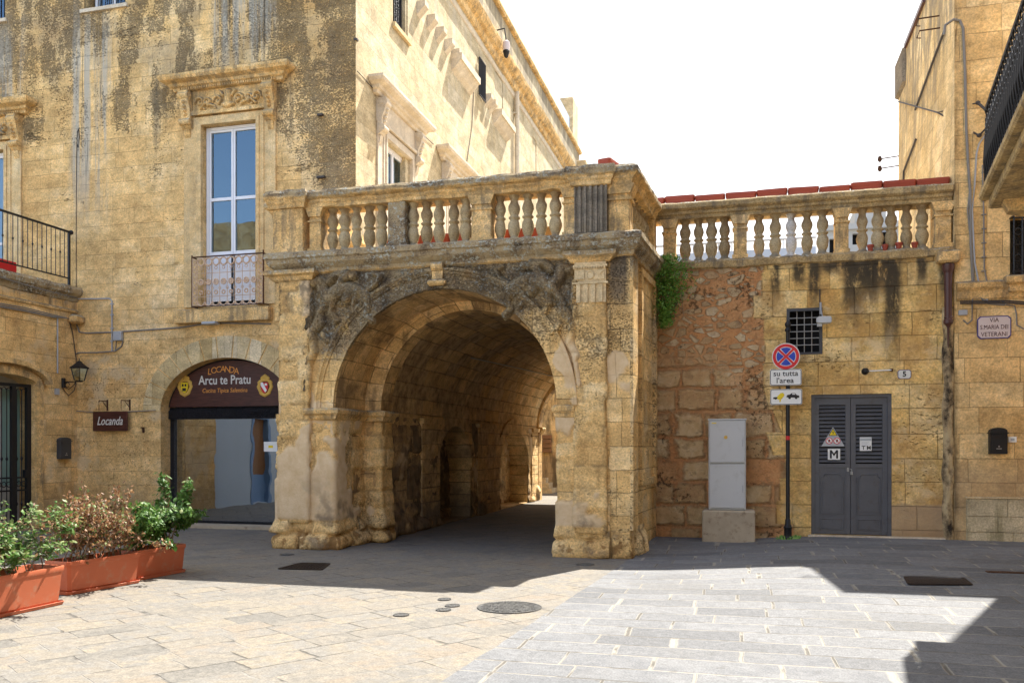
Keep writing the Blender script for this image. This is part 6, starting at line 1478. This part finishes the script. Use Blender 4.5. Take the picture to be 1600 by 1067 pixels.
# cables on the corner house
def zh(px, py, o=.02): Y = HY-o; x = Xp(px, Y); return (x, Y, Zp(py, x, Y))
m = MB(); m.tube([zh(1475, 55, .03), zh(1477, 40), zh(1490, 31), zh(1500, 33), zh(1505, 45), zh(1508, 110), zh(1510, 200), zh(1513, 260), zh(1516, 300), zh(1517, 380), zh(1520, 440), zh(1528, 462), zh(1545, 474), zh(1570, 476)], .02, 6); single('conduit_cable', m, M['cable'], 'long grey cable hooking over at the top and running down the corner house', 'cable')
m = MB(); m.tube([zh(1513, 240), zh(1515, 300), zh(1512, 330), zh(1519, 400), zh(1522, 440), zh(1519, 475), zh(1519, 500), zh(1512, 506), zh(1505, 500)], .012, 5); single('wall_cable', m, M['cable'], 'thin cable beside the long grey cable, ending at a small box', 'cable')
m = MB(); m.tube([zh(1544, 205), zh(1530, 225), zh(1526, 240), zh(1523, 290), zh(1519, 330), zh(1523, 410), zh(1532, 455), zh(1545, 472), zh(1565, 470), zh(1572, 475)], .013, 5); single('wall_cable', m, M['pvc'], 'pale cable leaving the balcony and crossing down to the ledge', 'cable')
m = MB(); m.tube([zh(1535, 258), zh(1537, 330), zh(1538, 420), zh(1544, 450), zh(1544, 468)], .011, 5)
for y_ in range(270, 450, 22): p_ = zh(1537, y_, .0); m.box(p_[0]-.03, p_[0]+.03, HY-.03, HY, p_[2]-.008, p_[2]+.008)
single('wall_cable', m, M['cable'], 'clipped vertical cable below the balcony corner', 'cable')
m = MB()
for d_ in (0, 3): m.tube([zh(1500, 471+d_, .03), zh(1530, 471+d_, .04), zh(1570, 470+d_, .04), zh(1615, 473+d_, .04)], .012, 5)
single('cable_bundle', m, M['cable_dk'], 'dark cable bundle under the ledge above the street plaque', 'cables')
m = MB(); m.tube([zh(1572, 476), zh(1585, 478), zh(1588, 490), zh(1589, 508), zh(1600, 514)], .011, 5); single('wall_cable', m, M['cable'], 'cable bending down right of the street plaque', 'cable')
p_ = zh(1504, 489, 0); m = MB(TH); m.cbox(p_[0]-.06, p_[0]+.06, 0, .05, p_[2]-.04, p_[2]+.04, .008); single('junction_box', m, M['pvc'], 'small grey box left of the street plaque', 'junction box')
# stay wires across the flank of the corner house
sx_ = lambda px, py: (RE-.03, Yp(px, RE-.03), Zp(py, RE-.03, Yp(px, RE-.03)))
m = MB(); j = zh(1467, 176, .25); j = (RE-.05, HY+.9, Zp(176, RE-.05, HY+.9)); e0 = sx_(1404, 159)
m.tube([e0, j], .014, 5); e1 = zh(1530, 212, .12); e2 = zh(1528, 161, .12); m.tube([j, e1], .014, 5); m.tube([j, e2], .009, 5); m.tube([e2, zh(1544, 175, .3)], .02, 5); m.tube([e1, zh(1545, 196, .3)], .014, 5); m.lathe([(.02,-.03),(.035,0),(.02,.03)], e1, 8, 0); m.lathe([(.02,-.03),(.035,0),(.02,.03)], e2, 8, 0)
single('stay_wire', m, M['cable_dk'], 'forked dark wire strung between the corner house flank and the balcony', 'wire')
m = MB(); m.tube([sx_(1475, 50), sx_(1460, 90), sx_(1430, 172)], .02, 5); single('wall_cable', m, M['cable_dk'], 'thick black cable slanting down the flank of the corner house', 'cable')
m = MB(); m.tube([sx_(1431, 218), sx_(1412, 268), sx_(1411.5, 282)], .02, 5); single('wall_cable', m, M['cable_dk'], 'dark cable on the flank just above the red planters', 'cable')
for i, (px, py) in enumerate(((1458, 25), (1459, 44))):
    a_ = sx_(px+10, py); m = MB(); m.tube([a_, (a_[0]-.3, a_[1], a_[2]-.01), (a_[0]-.34, a_[1], a_[2]-.12), (a_[0]-.28, a_[1], a_[2]-.13)], .012, 5); single('insulator_hook', m, M['rust'], ['upper', 'lower'][i]+' of two rusty hooks at the top of the corner house flank', 'hook')
for i, (px, py) in enumerate(((1404, 244), (1404, 259))):
    a_ = sx_(px, py); m = MB(); m.tube([a_, (a_[0]-.35, a_[1], a_[2]-.03)], .012, 5); m.lathe([(.02,-.06),(.045,-.02),(.03,.05)], (a_[0]-.35, a_[1], a_[2]-.03), 8, 2); single('insulator_hook', m, M['rust'], ['upper', 'lower'][i]+' of two insulators sticking out of the flank into the sky above the planters', 'hook')
# lamp on the palazzo cornice seen against the sky
yq = Yp(791, LX+.5); zq = Zp(75, LX+.5, yq); rl_ = thing('roof_lamp', (LX, yq, zq), 'small street lamp head fixed under the palazzo cornice', 'lamp')
m = MB(TS); m.tube([(yq, .0, zq+.5), (yq, .45, zq+.55), (yq, .5, zq+.2)], .02, 6); m.build('arm', M['iron'], rl_); m = MB(TS); m.lathe([(.04, .2), (.10, .15), (.11, .03), (.085, -.08)], (yq, .5, zq), 12); m.build('shade', M['ceramic'], rl_, smooth=True); m = MB(TS); m.lathe([(.085, -.08), (.10, -.10), (.055, -.26), (.02, -.29)], (yq, .5, zq), 12); m.build('lower_cone', M['iron'], rl_, smooth=True)
# hook / cable on flank
for pts_, lab_ in (([(557, 112), (588, 146)], 'thin wire running to the first window cornice of the sunlit flank'), ([(648, 200), (676, 226)], 'thin wire between the two window cornices of the sunlit flank'), ([(740, 130), (736, 200), (727, 262)], 'thin wire hanging down the sunlit flank behind the second window cornice')):
    m = MB(); m.tube([(LX+.02, *cz(*q)) for q in pts_], .01, 4); single('flank_wire', m, M['cable_dk'], lab_, 'wire')
# ================================================================ PLANTERS
def planter_obj(name, L, W, H, mat, label, cat, loc, rz=0, soil=True, saucer=True, group=None):
    o = thing(name, loc, label, cat, group); o.rotation_euler = (0, 0, rz); ORG[o.name] = Vector((0,0,0))
    m = MB(); t = .012
    def ring(l, w, z, e=.03): 
        l, w = l/2, w/2; return [m.p(x, y, z) for x, y in ((-l+e,-w),(l-e,-w),(l,-w+e),(l,w-e),(l-e,w),(-l+e,w),(-l,w-e),(-l,-w+e))]
    b = .025 if saucer else 0
    rs = [ring(L*.90, W*.80, b), ring(L*.93, W*.86, b+.02), ring(L*.965, W*.95, H-.075), ring(L*.97, W*.96, H-.055), ring(L*.985, W*.985, H-.05), ring(L, W, H-.035), ring(L, W, H-.006), ring(L*.995, W*.99, H), ring(L*.965, W*.92, H), ring(L*.955, W*.90, H-.02), ring(L*.92, W*.84, H-.08 if soil else H*.3)]
    for A, B in zip(rs, rs[1:]):
        for k_ in range(8): m.f.append([A[k_], A[(k_+1)%8], B[(k_+1)%8], B[k_]])
    m.f.append(rs[0][::-1]); m.f.append(rs[-1]); m.build('box', M[mat], o, smooth=True, sharp=25)
    if saucer:
        m = MB(); rs = [ring(L*.98, W*.96, 0), ring(L*1.0, W*1.0, .03), ring(L*.985, W*.98, .032), ring(L*.97, W*.95, .012)]
        for A, B in zip(rs, rs[1:]):
            for k_ in range(8): m.f.append([A[k_], A[(k_+1)%8], B[(k_+1)%8], B[k_]])
        m.f.append(rs[0][::-1]); m.f.append(rs[-1]); m.build('saucer', M[mat], o)
    if soil: m = MB(); m.box(-L*.46, L*.46, -W*.42, W*.42, H-.10, H-.065); m.build('soil', M['soil'], o)
    ORG[o.name] = Vector(loc); return o
def shrub(name, loc, rz, L, W, H, mats, label, nst, nleaf, seed, ls=.055, spread=1.0, bare=.2, droop=.3, z0=.28):
    r = random.Random(seed); o = thing(name, loc, label, 'shrub'); o.rotation_euler = (0,0,rz); ORG[o.name] = Vector((0,0,0))
    m = MB(); tips = []
    def grow(p, d, ln, rad, lvl):
        pts = [p]; n = 5
        for i in range(n):
            d = (d+Vector((r.gauss(0,.22), r.gauss(0,.22), r.gauss(.03,.15)))).normalized(); p = p+d*ln/n; pts.append(p)
            if lvl < 2 and i > 0 and r.random() < .75: grow(p, (d+Vector((r.gauss(0,.7), r.gauss(0,.7), r.gauss(.1,.35)))).normalized(), ln*r.uniform(.4,.65), rad*.55, lvl+1)
            if i >= 2 or lvl: tips.append((p, d, lvl))
        m.tube(pts, rad, 5, rad*.35)
    for i in range(nst):
        p = Vector((r.uniform(-L*.42, L*.42), r.uniform(-W*.3, W*.3), z0)); grow(p, Vector((r.gauss(0,.28)*spread, r.gauss(0,.30)*spread, 1)).normalized(), H*r.uniform(.55,.9), r.uniform(.006,.011), 0)
    m.build('branches', M['twig'], o)
    lm = [MB() for _ in mats]
    for i in range(nleaf):
        p, d, lvl = r.choice(tips)
        if r.random() < bare*(1-lvl*.5): continue
        c = p+Vector((r.gauss(0,.028), r.gauss(0,.028), r.gauss(0,.025))); s_ = ls*r.uniform(.55,1.25)
        a = Vector((r.gauss(0,1), r.gauss(0,1), -droop+r.gauss(0,.5))).normalized(); b = a.cross(Vector((r.gauss(0,.4), r.gauss(0,.4), 1))).normalized(); nn = a.cross(b)
        q = lm[r.choices(range(len(mats)), [w for _, w in mats])[0]]; w_ = s_*.30
        i0 = [q.p(*v) for v in (c, c+a*s_*.35+b*w_+nn*s_*.06, c+a*s_*.75+b*w_*.8+nn*s_*.04, c+a*s_, c+a*s_*.75-b*w_*.8+nn*s_*.04, c+a*s_*.35-b*w_+nn*s_*.06, c+a*s_*.5-nn*s_*.05)]
        q.f += [[i0[0], i0[1], i0[6]], [i0[1], i0[2], i0[6]], [i0[2], i0[3], i0[6]], [i0[3], i0[4], i0[6]], [i0[4], i0[5], i0[6]], [i0[5], i0[0], i0[6]]]
    for q, (mt, w) in zip(lm, mats):
        if q.f: q.build('foliage', M[mt], o, fix=False)
    return o
fr3 = []
P1a, P1b = PG(104, 943), PG(0, 966); P2a, P2b = PG(222, 910), PG(116, 929); P3a, P3b = PG(293, 893), PG(224, 906)
def plc(a, b, L, W):
    A, B = Vector(a), Vector(b); d = (A-B).normalized(); c = A-d*L/2; nn = Vector((-d.y, d.x)); c = c+nn*W/2; return (c.x, c.y, .004), math.atan2(d.y, d.x)
for (a, b, L, W, H, lab) in ((P1a, P1b, 1.25, .42, .38, 'nearest terracotta planter at the left edge with its saucer'), (P2a, P2b, .98, .38, .35, 'middle terracotta planter holding the dried brown shrub'), (P3a, P3b, .86, .36, .35, 'farthest terracotta planter of the row, with a ribbed side, by the shop')):
    loc, rz_ = plc(a, b, L, W); fr3.append((loc, rz_, L, W, H)); planter_obj('planter_box', L, W, H, 'terra', lab, 'planter', loc, rz_, group='terracotta planters in front of the palazzo')
l = fr3[0]; shrub('shrub', l[0], l[1], l[2], l[3], .62, [('leaf_g', .5), ('leaf_y', .4), ('leaf_b', .1)], 'leggy shrub with green and yellowing leaves in the nearest planter', 16, 3600, 5, .056, 1.3, .2, .5)
l = fr3[1]; shrub('shrub', l[0], l[1], l[2], l[3], .66, [('leaf_b', .8), ('leaf_y', .2)], 'dried out brown shrub in the middle planter', 24, 4400, 9, .044, 1.0, .1, 1.2)
l = fr3[2]; shrub('shrub', l[0], l[1], l[2], l[3], .64, [('leaf_g', .93), ('leaf_y', .07)], 'lush green shrub in the farthest planter by the shop window', 16, 4600, 14, .064, 1.0, .05, 1.1)
# caper bush on the wall corner
r = random.Random(31); m = MB(); tw = MB(); cpx, cpz = -1.19, 3.95
for i in range(7000):
    t = r.random(); z = 4.62-1.15*t; w_ = (.12+.16*math.sin(min(1, t*1.25)*math.pi))*(1.15-.5*t); 
    x = RX+.16+.06*(1-t)+r.gauss(0, w_*.62); y = RY-.10-abs(r.gauss(0, .15))
    cl_ = mn.noise(Vector((x*9, y*9, z*7)))
    if cl_ < -.18 or x < RX+.0: continue
    s_ = r.uniform(.02, .042); a = Vector((r.gauss(0,1), r.gauss(-.5,1), r.gauss(0,.8))).normalized(); b = a.cross(Vector((r.gauss(0,1), r.gauss(0,1), 1))).normalized(); c = Vector((x, y-.05*max(0, cl_), z))
    m.f.append([m.p(*(c-a*s_*.0)), m.p(*(c+a*s_*.5+b*s_*.4)), m.p(*(c+a*s_)), m.p(*(c+a*s_*.5-b*s_*.4))])
cb_ = thing('caper_bush', (RX+.05, RY, 3.4), 'bright green bush hanging from the corner where arch flank and terrace wall meet', 'bush'); m.build('foliage', M['leaf_c'], cb_, fix=False)
for i in range(16): 
    x = RX+.12+r.uniform(-.05,.3); tw.tube([(RX+.12, RY-.02, 4.3), (x, RY-.12, 4.2-r.random()*.3), (x+r.gauss(0,.05), RY-.16, 3.6+r.random()*.4)], .004, 4)
tw.build('branches', M['twig'], cb_)
# plastic planters behind the balustrades
base = None; edges = [(1027,1038),(1039,1085),(1086.3,1132.7),(1134,1181.7),(1183,1230.5),(1231.8,1279.5),(1281.4,1329),(1330.7,1379.4),(1381,1432),(1433.5,1485)]
names = ['first and mostly hidden', 'second', 'third', 'fourth', 'fifth', 'sixth', 'seventh', 'eighth', 'ninth', 'tenth and last']
proto = None
for i, (a_, b_) in enumerate(edges):
    Yq = RY+.12; x0, x1 = Xp(a_, Yq), Xp(b_, Yq); L = x1-x0
    if i == 0: x0 = x1-.5; L = .5; 
    if proto is None: proto = planter_obj('planter_trough', .56, .20, .145, 'terra_red', 'x', 'planter', ((x0+x1)/2, Yq+.10, 5.512), 0, False, False, 'red troughs lined up on the right balustrade'); o = proto
    else: o = copy_tree(proto)
    o.location = ((x0+x1)/2, Yq+.10, 5.512+.006*math.sin(i*3)); o.scale = (L/.56*1.02, 1, 1+.08*math.sin(i*1.9)); o.rotation_euler = (0, .012*math.sin(i*2.7), .02*math.sin(i*4.1))
    o['label'] = names[i]+' red trough from the left on the coping of the right balustrade'
for i, (px, py) in enumerate(((957, 252), (972, 262))):
    o = copy_tree(proto); x = -1.86+.27*i; y = AY+.30+.35*i; o.location = (x, y, 5.53); o.rotation_euler = (0, 0, R(75)); o.scale = (.7, 1, 1); o['label'] = ['nearer', 'farther'][i]+' red trough on the front corner of the arch coping'; o['group'] = 'red troughs on the arch corner'
proto2 = None; lbls = ['leftmost', 'second from left', 'third from left', 'fourth from left', 'fifth from left', 'rightmost']
for i, px in enumerate((618, 655, 692, 722, 780, 822)):
    o = copy_tree(proto); y = AY+.58; o.location = (Xp(px, y), y, 4.575); o.scale = (.78 if i < 4 else 1.0, 1, 1.9); o['label'] = lbls[i]+' orange trough standing behind the balusters of the arch front'; o['group'] = 'orange troughs behind the arch balusters'
pp = thing('flower_pot', (0,0,0), 'x', 'pot', 'small clay pots on the right balustrade sill'); m = MB(); m.lathe([(.030, 0), (.043, .075), (.050, .08), (.050, .11), (.044, .112), (.040, .09)], (0,0,0), 14); m.build('pot', M['terra_red'], pp, smooth=True); m = MB(); m.lathe([(.041, .085), (.041, .09)], (0,0,0), 12); m.build('soil', M['soil'], pp)
for i, px in enumerate((1360, 1383, 1404.5, 1429)):
    o = pp if i == 0 else copy_tree(pp); y = RY+.10; o.location = (Xp(px, y), y, 4.572); o['label'] = ['leftmost', 'second', 'third', 'rightmost'][i]+' small clay pot between the right hand balusters'
    s_ = (1, .92, 1.08, 1.0)[i]; o.scale = (s_, s_, s_)
y = AY+.45; rp = thing('clay_jar', (Xp(858, y), y, 4.575), 'rounded clay jar between the last balusters of the arch front', 'jar'); m = MB(); m.lathe([(.06,4.575),(.09,4.65),(.095,4.72),(.07,4.78),(.05,4.80),(.06,4.83),(.05,4.83)], (Xp(858,y), y, 0), 16); m.build('jar', M['gold'] if False else flat('ochre_clay', (.42,.25,.10), .8, 0, .2), rp, smooth=True)
# ================================================================ COVERS AND GRATES IN THE PAVING
M['castiron'] = flat('worn_cast_iron', (.32,.315,.30), .65, 0, .3, 8, 1); M['grate'] = flat('rusty_grate_iron', (.085,.06,.05), .6, .3, .4, 9, 1)
def cover(px, py, rad, label, pattern=False, cat='manhole cover', mat='castiron'):
    x, y = PG(px, py, g(*PG(px, py))); z = g(x, y)
    o = thing('manhole_cover' if pattern else 'valve_cover', (x, y, z), label, cat); m = MB(); m.lathe([(rad, -.01), (rad, .010), (rad*.93, .011), (rad*.92, .006), (rad*.9, .006)], (x, y, z), 40); m.build('frame', M[mat], o)
    m = MB(); m.lathe([(rad*.89, 0), (rad*.89, .008)], (x, y, z), 36)
    if pattern:
        n = int(rad*1.75/.05)
        for i in range(-n//2, n//2+1):
            for j in range(-n//2, n//2+1):
                a, b = i*.05, j*.05
                if math.hypot(a, b) < rad*.84 and not (.50*rad < math.hypot(a, b) < .58*rad): m.box(x+a-.017, x+a+.017, y+b-.017, y+b+.017, z+.008, z+.014)
    m.build('lid', M[mat], o)
cover(796, 949, .315, 'round cast iron manhole cover where the beige paving meets the grey', True)
cover(694.5, 936.5, .07, 'farthest small round valve cover left of the manhole', cat='valve cover'); cover(707, 946.5, .075, 'small round valve cover nearest the manhole', cat='valve cover'); cover(693, 953, .075, 'small round valve cover below the farthest one', cat='valve cover'); cover(627, 961, .075, 'lone dark valve cover left of the group of three', cat='valve cover'); cover(448, 866.5, .10, 'small round cover in the shade by the left pier', cat='valve cover'); cover(914, 882, .12, 'small dark round cover in front of the right pier', cat='valve cover')
def grate(pts, label, n=12):
    P_ = [PG(px, py, g(*PG(px, py))) for px, py in pts]; c = (sum(p[0] for p in P_)/4, sum(p[1] for p in P_)/4); z = g(*c)+.006; o = thing('drain_grate', (*c, z), label, 'drain grate')
    A, B, Cc, D = [Vector(p) for p in P_]
    pt = lambda s_, t: (A.lerp(B, s_)).lerp(D.lerp(Cc, s_), t)
    def bar(a, b, w_, z0, z1):
        d = (b-a).normalized(); nn = Vector((-d.y, d.x))*w_; q = [a+nn, b+nn, b-nn, a-nn]; m.prism([tuple(v) for v in q], 2, z0, z1)
    m = MB()
    for a, b in ((A,B),(B,Cc),(Cc,D),(D,A)): bar(a, b, .018, z-.004, z+.008)
    for i in range(1, n): bar(pt(i/n, 0), pt(i/n, 1), .009, z-.002, z+.006)
    for i in range(1, 4): bar(pt(0, i/4), pt(1, i/4), .008, z-.003, z+.004)
    m.build('bars', M['grate'], o); m = MB(); m.prism([tuple(A), tuple(B), tuple(Cc), tuple(D)], 2, z-.006, z-.003); m.build('pit_shade_sheet', M['darkhole'], o)  # flat black sheet on the paving paints the shade below the bars
grate([(436, 889), (502, 890.5), (514, 881), (470, 880)], 'square dark drain grate in the shade before the left pier', 12)
grate([(1421, 910), (1517, 910), (1503, 896), (1414, 896)], 'rusty rectangular drain grate in the grey paving before the door', 24)
x, y = PG(1590, 893, .15); m = MB(); m.cbox(x-.32, x+.5, y-.05, y+.06, g(x, y)-.01, g(x, y)+.014, .006); single('iron_strip', m, M['rust'], 'rusty iron channel strip set in the paving at the right edge', 'strip')
